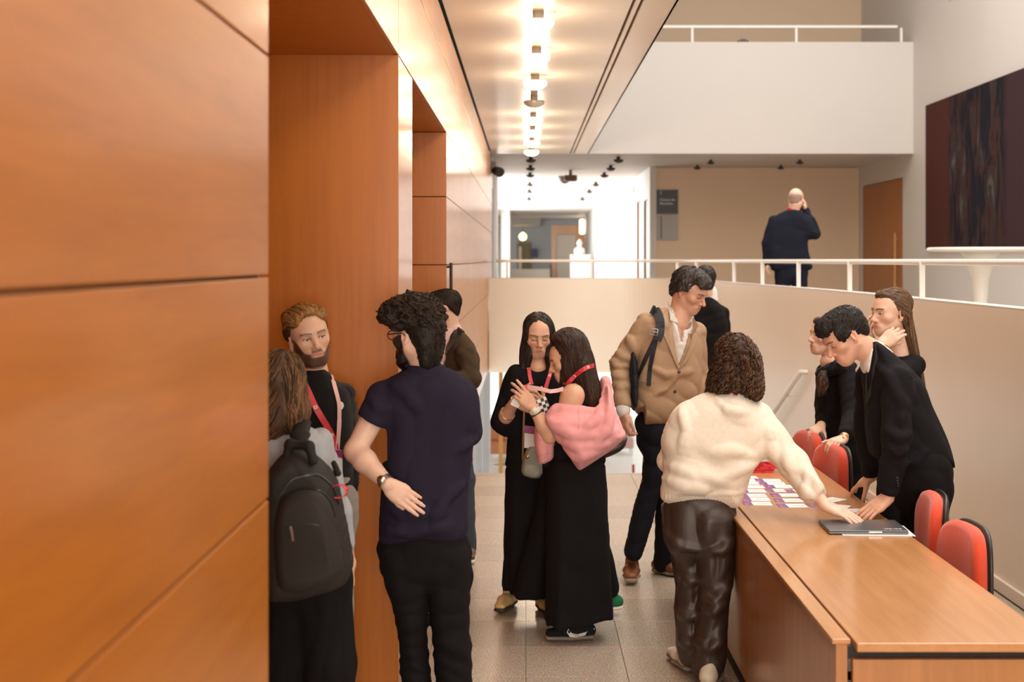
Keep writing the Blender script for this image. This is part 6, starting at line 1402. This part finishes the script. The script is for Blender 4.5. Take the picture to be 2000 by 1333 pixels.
    for nm_, pts, wd_ in (('webbing',[(1281,664),(1276,690),(1270,720),(1267,754)],0.026),('webbing',[(1279,664),(1262,700),(1248,735),(1242,760),(1236,785)],0.026)):
        o, pp, W = p.band(nm_, pts, wd_, nm, 0.006, 0.003, zdef=z-0.1); o.parent = b.root; o.matrix_parent_inverse = Matrix.Translation(Vector(p.base-b.base))
    q, n = p.hit(1279,650,0.022,z-0.1)
    t = unit(A(0.1,0,1)); w_ = unit(np.cross(t,n)); b.mb('buckle', MB().tube([q+w_*0.022*math.copysign(1,c)+t*0.018*math.copysign(1,s) for c,s in ((1,1),(1,-1),(-1,-1),(-1,1),(1,1))], 0.0028, 6).tube([q-w_*0.022,q+w_*0.022],0.0025,6), M['buckle'])
jacket_man()

# ---------------------------------------------------------------- man in the black suit walking away
def walking_man():
    z = 10.4; p = Person(floor_pt(1385, z), 'man in black suit walking away, mostly hidden behind the beige jacket man')
    J = JJ(z, neck=(1384,580), sL=(1345,615), sR=(1410,612), eL=(1338,690), wL=(1340,750), eR=(1416,690,0.05), wR=(1412,750,0.05), hL=(1368,745), hR=(1396,745), kL=(1368,865,0.1), kR=(1396,865), aL=(1368,965), aR=(1396,965))
    J['aL'] = floor_pt(1370, z+0.15, 0.09); J['aR'] = floor_pt(1396, z-0.05, 0.09)
    h = Head(PT(1376,550,z), (-0.15,1,0), (0,0,1), 1.0)
    body(p, J, h, head_prims(h, J['neck']+A(0,0,-0.01), True), SK1, 1.0, 0.005, [(hand_prims(J['wL'],(0,0.1,-1),(-1,0,0),False),0.006),(hand_prims(J['wR'],(0,0.1,-1),(1,0,0),True),0.006)])
    tp = [(1366,582),(1384,574),(1399,585),(1414,602),(1421,622),(1421,650),(1416,690),(1415,755),(1410,790),(1350,790),(1340,740),(1336,640),(1342,606)]
    p.sdf('suit_jacket', [infl(tp, z, 0.13, 0.10), rc(J['sR'], J['eR'], 0.06, 0.056, 0.02), rc(J['eR'], J['wR'], 0.056, 0.046, 0.02), rc(J['sL'], J['eL'], 0.06, 0.056, 0.02), rc(J['eL'], J['wL'], 0.056, 0.046, 0.02)], 0.009, M['cloth'], BLACK, folds(0.005,40,8))
    p.sdf('shirt', [es(J['neck']+A(0,0,-0.02), J['neck']+A(0,0,0.035), (1,0,0), (0.072,0.068), (0.066,0.064), 0.01)], 0.006, M['cloth'], (0.72,0.70,0.68))
    p.sdf('trousers', legs_prims(J), 0.01, M['cloth'], BLACK, folds(0.004,40,3))
    shoes(p, [(J['aL'],(0,1)),(J['aR'],(0,1))], (0.02,0.018,0.016), vox=0.009)
    V, Q = field_mesh([h.E(0,-0.022,0.045,(0.081,0.098,0.084),0.02), h.E(0,-0.075,-0.015,(0.058,0.032,0.055),0.02), h.E(0,0.11,-0.01,(0.08,0.06,0.075),0.012,'s'), h.E(0.078,0.01,-0.03,(0.03,0.04,0.045),0.01,'s'), h.E(-0.078,0.01,-0.03,(0.03,0.04,0.045),0.01,'s')], 0.005, blob(0.003,180,4))
    so = Soup().add(V, Q, (0.018,0.013,0.010)); so.add(*cover(V, Q, lambda c: A(0,0,-1), 200, 0.01, 4, 0.0025, (0.022,0.016,0.012), 50, 0.001)); p.soup('hair', so, M['curl'])
walking_man()

# ---------------------------------------------------------------- woman in the cream sweater reaching over the desk
def cream_woman():
    z = 6.02; p = Person(floor_pt(1370, z), 'curly-haired woman in cream sweater and dark brown leather trousers, reaching across the desk')
    J = JJ(z, neck=(1432,782), sL=(1345,818,-0.02), sR=(1492,822,0.03), eL=(1310,900,0.08), wL=(1335,960,0.22), eR=(1548,905,-0.06), wR=(1610,986,-0.22), hL=(1340,1035), hR=(1405,1035), kL=(1352,1165,0.03), kR=(1392,1165,-0.02), aL=(1345,1290), aR=(1392,1300))
    J['aL'] = floor_pt(1338, 6.18, 0.09); J['aR'] = floor_pt(1386, 5.93, 0.09)
    h = Head(PT(1436,706,z), (0.38,0.86,-0.30), (0.12,0.12,1), 0.97)
    tip = PT(1688,1023,5.72)
    hr = hand_prims(J['wR'], tip-J['wR'], (0.15,-0.25,0.95), True, [(0.10,0.10,0.05),(0.12,0.12,0.08),(0.10,0.15,0.1),(0.08,0.15,0.1)], thumb=(0.8,0.55,-0.15), spread=0.10, sc=0.98)
    hl = hand_prims(J['wL'], (0.6,0.5,-0.5), (0,0.3,1), False, sc=0.92)
    body(p, J, h, head_prims(h, J['neck']+A(0,0,-0.02), False), SK3, 0.88, 0.004, [(hr+[rc(PT(1585,955,z-0.15), J['wR'], 0.034, 0.026, 0.02)],0.0034),(hl,0.006)])
    CR = (0.76,0.69,0.59)
    tp = [(1385,764),(1412,760),(1450,764),(1480,788),(1500,810),(1512,850),(1500,890),(1476,908),(1462,940),(1448,985),(1438,996),(1370,992),(1300,986),(1287,975),(1290,950),(1298,905),(1293,885),(1292,850),(1305,815),(1325,790),(1355,775)]
    def cf(X, Y, Z):
        zh = PT(0,958,z)[2]; rib = np.clip((zh-Z)/0.01,0,1)
        a = X*0.55+Z*0.83
        f_ = 0.010*np.sin(a*38+7*noise(X,Y,Z,11,3,3))*np.clip(noise(X,Y,Z,13,6,3)-0.05,0,1)*1.8+folds(0.006,30,77,(0.8,0.8,1))(X,Y,Z)
        return f_*(1-rib)+rib*(0.0028*np.sin(X*430)+0.006)
    p.sdf('sweater', creases([infl(tp, z, 0.125, 0.12), rc(PT(1478,822,z+0.02), J['eR'], 0.085, 0.070, 0.03), rc(J['eR'], PT(1592,966,z-0.18), 0.072, 0.052, 0.025), eo(PT(1586,962,z-0.17), (0.058,0.05,0.055), k=0.02), cutp(PT(1600,972,z-0.19), unit(J['wR']-J['eR']), lo=PT(1560,1030,z-0.5), hi=PT(1640,930,z+0.1)), rc(J['sL'], J['eL'], 0.066, 0.062, 0.03), rc(J['eL'], J['wL'], 0.06, 0.05, 0.02),
        es(J['neck']+A(0,0,-0.03), J['neck']+A(0.005,0.005,0.01), (1,0,0), (0.085,0.08), (0.066,0.066), 0.02)], [([(1474,906),(1440,915),(1400,935),(1360,938)],0.020,0.010),([(1470,890),(1430,880),(1395,885)],0.016,0.009),([(1300,905),(1350,925),(1420,945)],0.018,0.010),([(1296,935),(1340,950),(1390,955)],0.016,0.008),([(1498,830),(1505,870),(1520,900)],0.018,0.008),([(1530,870),(1540,905),(1545,925)],0.016,0.008),([(1575,920),(1578,945),(1570,970)],0.015,0.008),([(1592,940),(1594,962),(1588,982)],0.013,0.006),([(1330,800),(1340,840),(1330,880)],0.014,0.008),([(1400,778),(1420,800),(1460,805)],0.013,0.008)], z), 0.0058, M['knit'], CR, cf)
    BR = (0.036,0.020,0.014)
    L1 = [(1290,975),(1376,985),(1378,1050),(1372,1120),(1370,1200),(1372,1305),(1318,1300),(1319,1200),(1318,1120),(1304,1060),(1292,1010)]
    L2 = [(1345,980),(1437,985),(1436,1040),(1434,1110),(1430,1150),(1422,1200),(1418,1330),(1348,1330),(1352,1250),(1362,1180),(1360,1100)]
    p.sdf('trousers', creases([infl(L1, z+0.06, 0.105, 0.07), infl(L2, z-0.02, 0.11, 0.07, k=0.015), es(PT(1366,985,z), PT(1366,1050,z), (1,0,0), (0.160,0.105), (0.158,0.11), 0.03)], [([(1322,1120),(1350,1135),(1372,1130)],0.010,0.005),([(1365,1155),(1395,1175),(1432,1140)],0.010,0.005),([(1362,1185),(1395,1195),(1425,1170)],0.009,0.005),([(1322,1190),(1345,1205),(1362,1200)],0.009,0.005),([(1322,1250),(1345,1258),(1360,1250)],0.009,0.005),([(1355,1250),(1385,1268),(1415,1250)],0.009,0.005),([(1300,1040),(1330,1070),(1372,1075)],0.008,0.005),([(1436,1050),(1410,1075),(1380,1080)],0.008,0.005)], z), 0.0068, M['leather'], BR, lambda X,Y,Z: folds(0.0055,38,52,(0.9,0.9,1.0))(X,Y,Z)+0.003*noise(X,Y,Z,22,8,3))
    shoes(p, [(J['aL'],(-0.25,1)),(J['aR'],(0.35,1))], (0.62,0.55,0.44), M['leather'], plain('grey brown sole',(0.22,0.17,0.13),0.6), sc=0.98, vox=0.006)
    p.bvh(['trousers'])
    # curly hair
    hc = (0.040,0.019,0.010)
    out = [(1420,664),(1445,659),(1470,668),(1484,690),(1490,725),(1493,760),(1486,782),(1468,784),(1450,780),(1430,772),(1408,775),(1390,772),(1377,758),(1382,735),(1390,705),(1400,680)]
    V, Q = field_mesh([infl(out, z, 0.098, 0.065, grow=-0.008), h.E(0,-0.02,0.04,(0.084,0.100,0.084),0.02)], 0.0055, blob(0.008,95,44)); so = Soup().add(V, Q, hc); r = random.Random(28); locks = []
    c0 = PT(1440,668,z)
    for i in range(330):
        a = r.uniform(-math.pi,math.pi); 
        if math.cos(a) < -0.75: continue
        rr = 0.095+0.02*r.random(); ln = 0.20+0.08*r.random(); q = []
        for t in np.linspace(0,1,6):
            e = rr*min(1,0.35+t*1.8)*(1+0.10*t); q.append(A(c0[0]+math.sin(a)*e*1.12-0.01*t, z-math.cos(a)*e*0.98, c0[2]-0.005-ln*t**1.2))
        locks.append(q)
    V, Q, C = cover(so.V[0], so.Q[0], lambda c: A(0.8*np.sign(c[0]-c0[0]),-0.4,-0.6) if c[2] > c0[2]-0.05 else A(0.12*np.sign(c[0]-c0[0]),0,-1), 900, 0.02, 7, 0.0024, (0.085,0.040,0.019), 51, 0.0045, curl=0.0085, cfreq=20, jit=0.5, where=lambda c: c[1] < z+0.07, npts=18); so.add(V, Q, C); p.soup('hair', so, M['curl'])
cream_woman()

# ---------------------------------------------------------------- young man leaning over the desk
def young_man():
    z = 6.12; p = Person(floor_pt(1812, z), 'young man in black suit leaning over the desk, head bowed, both hands down')
    J = JJ(z, neck=(1702,690), sL=(1752,745,-0.14), sR=(1700,735,0.20), eL=(1752,862,-0.22), wL=(1734,972,-0.20), eR=(1694,845,0.30), wR=(1702,930,0.24), hL=(1815,925,-0.08), hR=(1795,925,0.10), kL=(1815,1110,-0.08), kR=(1790,1110,0.12), aL=(1812,1300,-0.05), aR=(1800,1290,0.15))
    J['aL'] = floor_pt(1822, 6.05, 0.09); J['aR'] = floor_pt(1795, 6.28, 0.09)
    h = Head(PT(1649,657,z), (-0.80,-0.20,-0.56), (-0.55,0,0.9), 1.0)
    hl = hand_prims(J['wL'], PT(1683,1012,5.9)-J['wL'], (-0.25,-0.45,0.9), False, [(0.05,0.2,0.2),(0.1,0.2,0.2),(0.05,0.2,0.2),(0.0,0.2,0.2)], thumb=(0.85,0.35,-0.45), spread=0.10)
    hr = hand_prims(J['wR'], PT(1655,962,6.52)-J['wR'], (-0.3,-0.3,0.9), True, [(0.1,0.25,0.2)]*4, thumb=(0.7,0.4,-0.6), spread=0.08)
    face_body(p, J, h, J['neck']+A(0.02,0.0,-0.01), (0.64,0.36,0.25), True, 0.8, [(hl+[rc(lerp(J['eL'],J['wL'],0.8),J['wL'],0.03,0.028)],0.0034),(hr+[rc(lerp(J['eR'],J['wR'],0.8),J['wR'],0.03,0.028)],0.0036)], (0.03,0.02,0.015), nose=1.15, gaze=(0,-0.3))
    tp = [(1696,664),(1712,664),(1745,690),(1780,720),(1803,745),(1818,790),(1838,835),(1852,870),(1864,912),(1856,916),(1846,905),(1838,925),(1790,950),(1755,965),(1735,930),(1722,890),(1700,895),(1692,850),(1690,800),(1688,760),(1683,735)]
    jk = p.sdf('suit_jacket', creases([infl(tp, z, 0.17, 0.14), rc(J['sL'], J['eL'], 0.074, 0.062, 0.03), rc(J['eL'], PT(1736,955,z-0.2), 0.062, 0.050, 0.02), rc(J['sR'], J['eR'], 0.07, 0.06, 0.03), rc(J['eR'], PT(1702,918,z+0.24), 0.060, 0.048, 0.02),
        cutp(PT(1735,968,z-0.2), unit(J['wL']-J['eL']), lo=PT(1690,1010,z-0.5), hi=PT(1775,940,z-0.08)),
        infl([(1684,664),(1692,700),(1696,722),(1690,770),(1684,760),(1672,690)], z-0.1, 0.18, 0.01, op='s', k=0.004)], [([(1735,840),(1752,855),(1775,850)],0.014,0.006),([(1738,870),(1755,885),(1772,878)],0.013,0.006),([(1745,760),(1765,790),(1760,830)],0.013,0.006),([(1810,880),(1790,900),(1770,905)],0.013,0.006),([(1715,715),(1735,735),(1750,760)],0.012,0.006)], z), 0.0068, M['cloth'], (0.010,0.009,0.011), folds(0.006,36,81,(0.9,0.9,1)))
    p.sdf('shirt', [infl([(1697,666),(1704,676),(1700,705),(1694,738),(1686,730),(1680,712)], z, 0.09, 0.04), es(J['neck']+A(0.045,0,-0.03), J['neck']+A(0.012,0.0,0.0), (0,1,0), (0.066,0.062), (0.062,0.060), 0.01)], 0.0055, M['cloth'], (0.74,0.70,0.66))
    p.bvh(['suit_jacket'])
    lp_ = plain('black lapel', (0.016,0.015,0.017), 0.85)
    p.patch('lapel', [(1700,668),(1712,672),(1714,700),(1708,730),(1700,775),(1694,790),(1693,750),(1696,710)], lp_, 0.004, 0.004, z-0.15, jk)
    for k in range(4):
        q, n = p.hit(1752+k*0.6, 934+k*5.2, 0.001, z-0.26); p.mb('button', MB().tube([q, q+n*0.003], 0.006, 10), M['black'], jk)
    p.sdf('trousers', legs_prims(J, (0.095,0.075,0.066), 0.01)+[es(PT(1790,900,z), PT(1800,960,z), (0.2,1,0), (0.17,0.13), (0.165,0.13), 0.04)], 0.009, M['cloth'], BLACK, folds(0.004,38,5))
    shoes(p, [(J['aL'],(-1,-0.1)),(J['aR'],(-1,0.1))], (0.02,0.018,0.016), vox=0.009)
    hc = (0.016,0.011,0.009)
    pr = [h.E(0,-0.03,0.042,(0.082,0.100,0.086),0.02), h.E(0,0.035,0.088,(0.066,0.065,0.040),0.03), h.E(0.0,0.072,0.072,(0.054,0.024,0.024),0.02), h.E(0,-0.085,-0.01,(0.060,0.032,0.05),0.03), h.E(-0.07,0.025,0.03,(0.018,0.035,0.045),0.02), h.E(0.07,0.025,0.03,(0.018,0.035,0.045),0.02), h.E(0,0.12,-0.02,(0.075,0.062,0.072),0.012,'s'), h.E(0.078,0.005,-0.04,(0.03,0.05,0.045),0.01,'s'), h.E(-0.078,0.005,-0.04,(0.03,0.05,0.045),0.01,'s')]
    V, Q = field_mesh(pr, 0.0042, blob(0.0045,130,61)); so = Soup().add(V, Q, hc); r = random.Random(38); locks = []
    for i in range(150):
        a = r.uniform(-1.4,1.4); b = r.uniform(-0.7,1.0); q = h.p(0.08*math.sin(a)*math.cos(b*0.8), 0.015+0.085*b, 0.05+0.08*math.cos(a)*math.cos(b*0.7)); d = unit(h.f*0.9+h.x*(0.5*math.sin(a)+r.uniform(-0.25,0.25))-h.z*0.4*max(0,b)); locks.append([q-d*0.03, q+unit(q-h.c)*0.006, q+d*0.03])
    V, Q, C = cover(so.V[0], so.Q[0], lambda c: h.f*0.9-h.z*0.35+h.x*((c-h.c)@h.x)*5, 900, 0.011, 6, 0.0018, (0.019,0.013,0.011), 52, 0.0023, jit=0.35); so.add(V, Q, C); p.soup('hair', so, M['curl'])
young_man()

# ---------------------------------------------------------------- woman touching her face behind the young man
def hand_face_woman():
    z = 6.8; p = Person(floor_pt(1760, z), 'long-haired woman in black jacket behind the young man, hands raised to her neck')
    J = JJ(z, neck=(1752,690), sL=(1785,715,-0.08), sR=(1725,715,0.14), eL=(1728,760,-0.28), wL=(1722,672,-0.14), eR=(1690,770,0.12), wR=(1702,676,0.10), hL=(1775,865), hR=(1740,865,0.05), kL=(1778,1040), kR=(1745,1040), aL=(1780,1190), aR=(1745,1190))
    J['aL'] = floor_pt(1778, z, 0.09); J['aR'] = floor_pt(1745, z+0.1, 0.09)
    h = Head(PT(1740,611,z), (-0.93,-0.36,-0.03), (0.04,0,1), 1.0)
    hl = hand_prims(J['wL'], PT(1762,642,z-0.11)-J['wL'], (0.15,-0.9,0.45), False, [(0.25,0.5,0.35),(0.3,0.55,0.4),(0.35,0.6,0.4),(0.4,0.6,0.4)], thumb=(0.4,0.85,-0.3), sc=0.95)
    hr = hand_prims(J['wR'], PT(1693,640,z+0.08)-J['wR'], (-0.8,-0.3,0.3), True, [(0.35,0.6,0.4)]*4, sc=0.92)
    face_body(p, J, h, J['neck']+A(0.01,0.0,-0.01), SK1, False, 0.35, [(hl+[rc(J['eL'],J['wL'],0.036,0.024,0.02)],0.0034),(hr+[rc(J['eR'],J['wR'],0.034,0.024,0.02)],0.0036)], (0.06,0.035,0.022), s=0.9, lip=(0.46,0.17,0.15), gaze=(0.05,-0.05))
    tp = [(1722,690),(1752,692),(1775,690),(1792,705),(1798,740),(1800,790),(1795,860),(1790,900),(1725,900),(1705,850),(1702,760),(1706,710)]
    p.sdf('black_jacket', [infl(tp, z, 0.12, 0.10), rc(J['sL'], J['eL'], 0.060, 0.056, 0.02), rc(J['eL'], lerp(J['eL'],J['wL'],0.55), 0.054, 0.044, 0.02), rc(J['sR'], J['eR'], 0.06, 0.056, 0.02), rc(J['eR'], lerp(J['eR'],J['wR'],0.55), 0.054, 0.044, 0.02)], 0.008, M['cloth'], BLACK, folds(0.005,40,9))
    p.sdf('trousers', legs_prims(J, (0.085,0.072,0.070)), 0.010, M['cloth'], BLACK, folds(0.004,40,5))
    shoes(p, [(J['aL'],(-1,-0.3)),(J['aR'],(-1,-0.3))], (0.02,0.018,0.016), vox=0.009, sc=0.95)
    hc = (0.085,0.042,0.021)
    fall = [(1752,580),(1772,590),(1780,620),(1787,660),(1795,700),(1803,740),(1806,765),(1792,755),(1780,720),(1768,690),(1758,660),(1750,625)]
    V, Q = field_mesh([h.E(0,-0.025,0.045,(0.081,0.097,0.082),0.02), infl(fall, z+0.02, 0.075, 0.04), h.E(0,0.03,0.092,(0.055,0.05,0.026),0.02), h.E(-0.074,-0.03,-0.005,(0.012,0.045,0.045),0.015), h.E(0.07,0.0,-0.03,(0.02,0.05,0.09),0.02), h.E(0,0.108,0.000,(0.075,0.062,0.070),0.012,'s'), h.E(-0.09,0.025,-0.01,(0.03,0.04,0.03),0.01,'s')], 0.0046, hairdisp(0.0024,250,(1,1,0.08),34,0.002))
    so = Soup().add(V, Q, hc); r = random.Random(48); locks = []
    for i in range(130):
        k = r.random(); a0 = h.p(0.0, 0.06-0.10*k, 0.118-0.01*k); b0 = h.p(-0.07, 0.02-0.07*k, 0.07); c0 = h.p(-0.086+0.02*k, -0.045-0.05*k, -0.02); e0 = PT(1776+16*r.random(),680,z-0.05+0.1*r.random()); g0 = PT(1794+14*r.random(),750+20*r.random(),z-0.02+0.06*r.random())
        locks.append([a0,b0,c0,lerp(c0,e0,0.5),e0,g0])
    V, Q, C = cover(so.V[0], so.Q[0], lambda c: -h.f*0.8-h.z*0.5 if c[2] > h.c[2] else A(0.22,0,-1), 900, 0.024, 8, 0.0017, (0.125,0.064,0.031), 53, 0.0015, jit=0.35); so.add(V, Q, C); p.soup('hair', so, M['hair'])
    d = unit(J['wL']-J['eL']); c = J['wL']-d*0.02; p.mb('bracelet', MB().tube([c+0.030*(math.cos(t)*unit(np.cross(d,(0,1,0)))+math.sin(t)*unit(np.cross(d,np.cross(d,(0,1,0))))) for t in np.linspace(0,6.283,21)], 0.0022, 6), M['gold'])
hand_face_woman()

# ---------------------------------------------------------------- woman behind the far chairs
def chair_woman():
    z = 8.0; p = Person(floor_pt(1640, z), 'woman in black behind the far red chairs, in profile, hands on the chair backs')
    J = JJ(z, neck=(1625,702), sL=(1652,728,-0.10), sR=(1612,728,0.10), eL=(1664,812,-0.30), wL=(1647,858,-0.60), eR=(1608,795,0.10), wR=(1604,832,-0.10), hL=(1660,880,-0.06), hR=(1640,880,0.06), kL=(1660,1010), kR=(1640,1010), aL=(1660,1110), aR=(1640,1110))
    J['aL'] = floor_pt(1664, 7.95, 0.09); J['aR'] = floor_pt(1642, 8.1, 0.09)
    h = Head(PT(1613,656,z), (-0.93,-0.30,0.06), (0.1,0,1), 0.97)
    hl = hand_prims(J['wL'], PT(1612,872,z-0.73)-J['wL'], (-0.2,-0.5,0.85), False, [(0.5,0.7,0.4)]*4, sc=0.92)
    hr = hand_prims(J['wR'], PT(1585,848,z-0.17)-J['wR'], (-0.2,-0.5,0.85), True, [(0.5,0.7,0.4)]*4, sc=0.92)
    face_body(p, J, h, J['neck']+A(0.0,0,-0.02), SK1, False, 0.3, [(hl+[rc(lerp(J['eL'],J['wL'],0.7),J['wL'],0.028,0.023)],0.004),(hr+[rc(lerp(J['eR'],J['wR'],0.7),J['wR'],0.028,0.023)],0.004),([rc(PT(1632,712,z-0.08),PT(1616,708,z-0.02),0.05,0.045,0.03)],0.006)], (0.05,0.03,0.02), s=0.86, lip=(0.46,0.17,0.15), hv=0.003, mouth=0.002)
    tp = [(1606,712),(1625,716),(1648,718),(1668,725),(1690,740),(1695,800),(1694,900),(1640,915),(1600,910),(1598,860),(1594,800),(1594,750),(1600,725)]
    p.sdf('black_coat', [infl(tp, z, 0.12, 0.09), rc(J['sL'], J['eL'], 0.06, 0.055, 0.02), rc(J['eL'], lerp(J['eL'],J['wL'],0.8), 0.052, 0.042, 0.02), rc(J['sR'], J['eR'], 0.058, 0.052, 0.02), rc(J['eR'], lerp(J['eR'],J['wR'],0.8), 0.05, 0.04, 0.02)], 0.008, M['cloth'], BLACK, folds(0.005,40,19))
    p.sdf('collar', [rc(PT(1603,730,z-0.06), PT(1640,716,z-0.14), 0.035, 0.04, 0.02), rc(PT(1640,716,z-0.14), PT(1662,716,z-0.08), 0.04, 0.035, 0.02)], 0.006, M['knit'], BLACK, blob(0.005,110,3))
    p.sdf('skirt', legs_prims(J, (0.09,0.085,0.08)), 0.010, M['cloth'], BLACK, folds(0.004,40,5))
    shoes(p, [(J['aL'],(-1,-0.3)),(J['aR'],(-1,-0.3))], (0.02,0.018,0.016), vox=0.009, sc=0.95)
    hc = (0.045,0.022,0.014)
    tail = [(1597,728),(1612,725),(1620,745),(1614,768),(1600,772),(1594,755)]
    V, Q = field_mesh([h.E(0,-0.03,0.042,(0.082,0.097,0.083),0.02), h.E(0,0.035,0.085,(0.056,0.05,0.03),0.02), h.E(-0.06,-0.03,-0.03,(0.03,0.06,0.08),0.02), rc(PT(1624,690,z+0.02), PT(1628,740,z+0.05), 0.06, 0.05, 0.03), infl(tail, z-0.13, 0.04, 0.03), h.E(0,0.112,-0.01,(0.078,0.062,0.08),0.012,'s')], 0.005, hairdisp(0.003,230,(1,1,0.12),44,0.004))
    so = Soup().add(V, Q, hc); r = random.Random(58); locks = []
    for i in range(40):
        a = PT(1602+12*r.random(),724,z-0.15); locks.append([a, PT(1598+20*r.random(),748,z-0.17), PT(1596+18*r.random(),768+8*r.random(),z-0.16)])
    V, Q, C = strands(locks, 0.0045, 7, (0.07,0.036,0.022), n=10, curl=0.006, cfreq=9, jit=0.3); so.add(V, Q, C); p.soup('hair', so, M['hair'])
    d = unit(J['wL']-J['eL']); c = J['wL']-d*0.008; p.mb('wristwatch', MB().tube([c-d*0.010,c+d*0.010],0.028,16,cap=False).obox(c+A(0,-0.026,0.008),(unit(np.cross(d,(0,1,0))),A(0,1,0),d),(0.013,0.005,0.013)), M['gold'])
chair_woman()

# ---------------------------------------------------------------- man on the raised level
def upstairs_man():
    z = 14.8; p = Person(A((1545-VX)/F*z, z, UP), 'bald man in navy suit on the raised floor, seen from behind, hand raised')
    J = JJ(z, neck=(1550,410), sL=(1512,432), sR=(1582,432), eL=(1498,475), wL=(1498,512), eR=(1592,458,0.02), wR=(1574,412,0.14), hL=(1528,530), hR=(1562,530), kL=(1528,615), kR=(1562,615), aL=(1528,690), aR=(1562,690))
    for q, px in (('aL',1526),('aR',1564)): J[q] = A((px-VX)/F*z, z, UP+0.09)
    h = Head(PT(1555,390,z), (0.45,0.88,-0.15), (0,0,1), 1.02)
    hr = hand_prims(J['wR'], (-0.1,0.2,1), (0.9,-0.2,0), True, [(0.4,0.7,0.4)]*4)
    hl = hand_prims(J['wL'], (0,0.1,-1), (-1,0,0), False)
    body(p, J, h, head_prims(h, J['neck']+A(0,0,-0.02), True), SK1, 1.0, 0.0045, [(hr,0.005),(hl,0.006)], lambda V: head_colours(h, V, SK1, beard=((0.012,0.009,0.008),0.95)))
    so = Soup(); V, Q = field_mesh([h.E(0,-0.024,0.02,(0.0775,0.096,0.062),0.01), h.E(0,-0.072,-0.02,(0.056,0.03,0.045),0.02), h.E(0,0.0,0.10,(0.07,0.10,0.05),0.02,'s'), h.E(0,0.11,-0.01,(0.09,0.085,0.09),0.012,'s'), h.E(0.078,0.01,-0.03,(0.03,0.04,0.045),0.01,'s'), h.E(-0.078,0.01,-0.03,(0.03,0.04,0.045),0.01,'s')], 0.005); so.add(V, Q, (0.32,0.22,0.175)); p.soup('hair', so, M['curl'])
    p.sdf('beard', [h.C((0.055,0.012,-0.04),(0.04,0.045,-0.09),0.018,0.022,0.01), h.C((-0.055,0.012,-0.04),(-0.04,0.045,-0.09),0.018,0.022,0.01), h.C((0.04,0.045,-0.09),(0,0.08,-0.11),0.024,0.026,0.02), h.C((-0.04,0.045,-0.09),(0,0.08,-0.11),0.024,0.026,0.02)], 0.005, M['curl'], (0.010,0.007,0.006))
    NV = (0.012,0.014,0.024)
    tp = [(1535,411),(1550,405),(1568,414),(1583,426),(1592,440),(1600,456),(1598,464),(1585,470),(1577,468),(1578,490),(1584,510),(1589,532),(1505,533),(1506,515),(1496,510),(1492,480),(1500,448),(1508,428),(1520,418)]
    p.sdf('suit_jacket', [infl(tp, z, 0.13, 0.11), rc(J['sL'], J['eL'], 0.064, 0.058, 0.02), rc(J['eL'], J['wL'], 0.057, 0.046, 0.02), rc(J['sR'], J['eR'], 0.064, 0.058, 0.02), rc(J['eR'], J['wR'], 0.056, 0.044, 0.02)], 0.009, M['cloth'], NV, folds(0.005,34,9))
    p.sdf('lanyard', [es(J['neck']+A(0,0,-0.015), J['neck']+A(0,0,0.022), (1,0,0), (0.074,0.07), (0.068,0.066), 0.01), cutp(J['neck']+A(0,0,-0.02),(0,0,-1)), cutp(J['neck']+A(0,0,0.022),(0,0,1))], 0.006, M['cloth'], (0.62,0.035,0.07))
    p.sdf('trousers', legs_prims(J), 0.011, M['cloth'], NV, folds(0.004,40,3))
    shoes(p, [(J['aL'],(0,1)),(J['aR'],(0.2,1))], (0.02,0.018,0.016), vox=0.01)
upstairs_man()
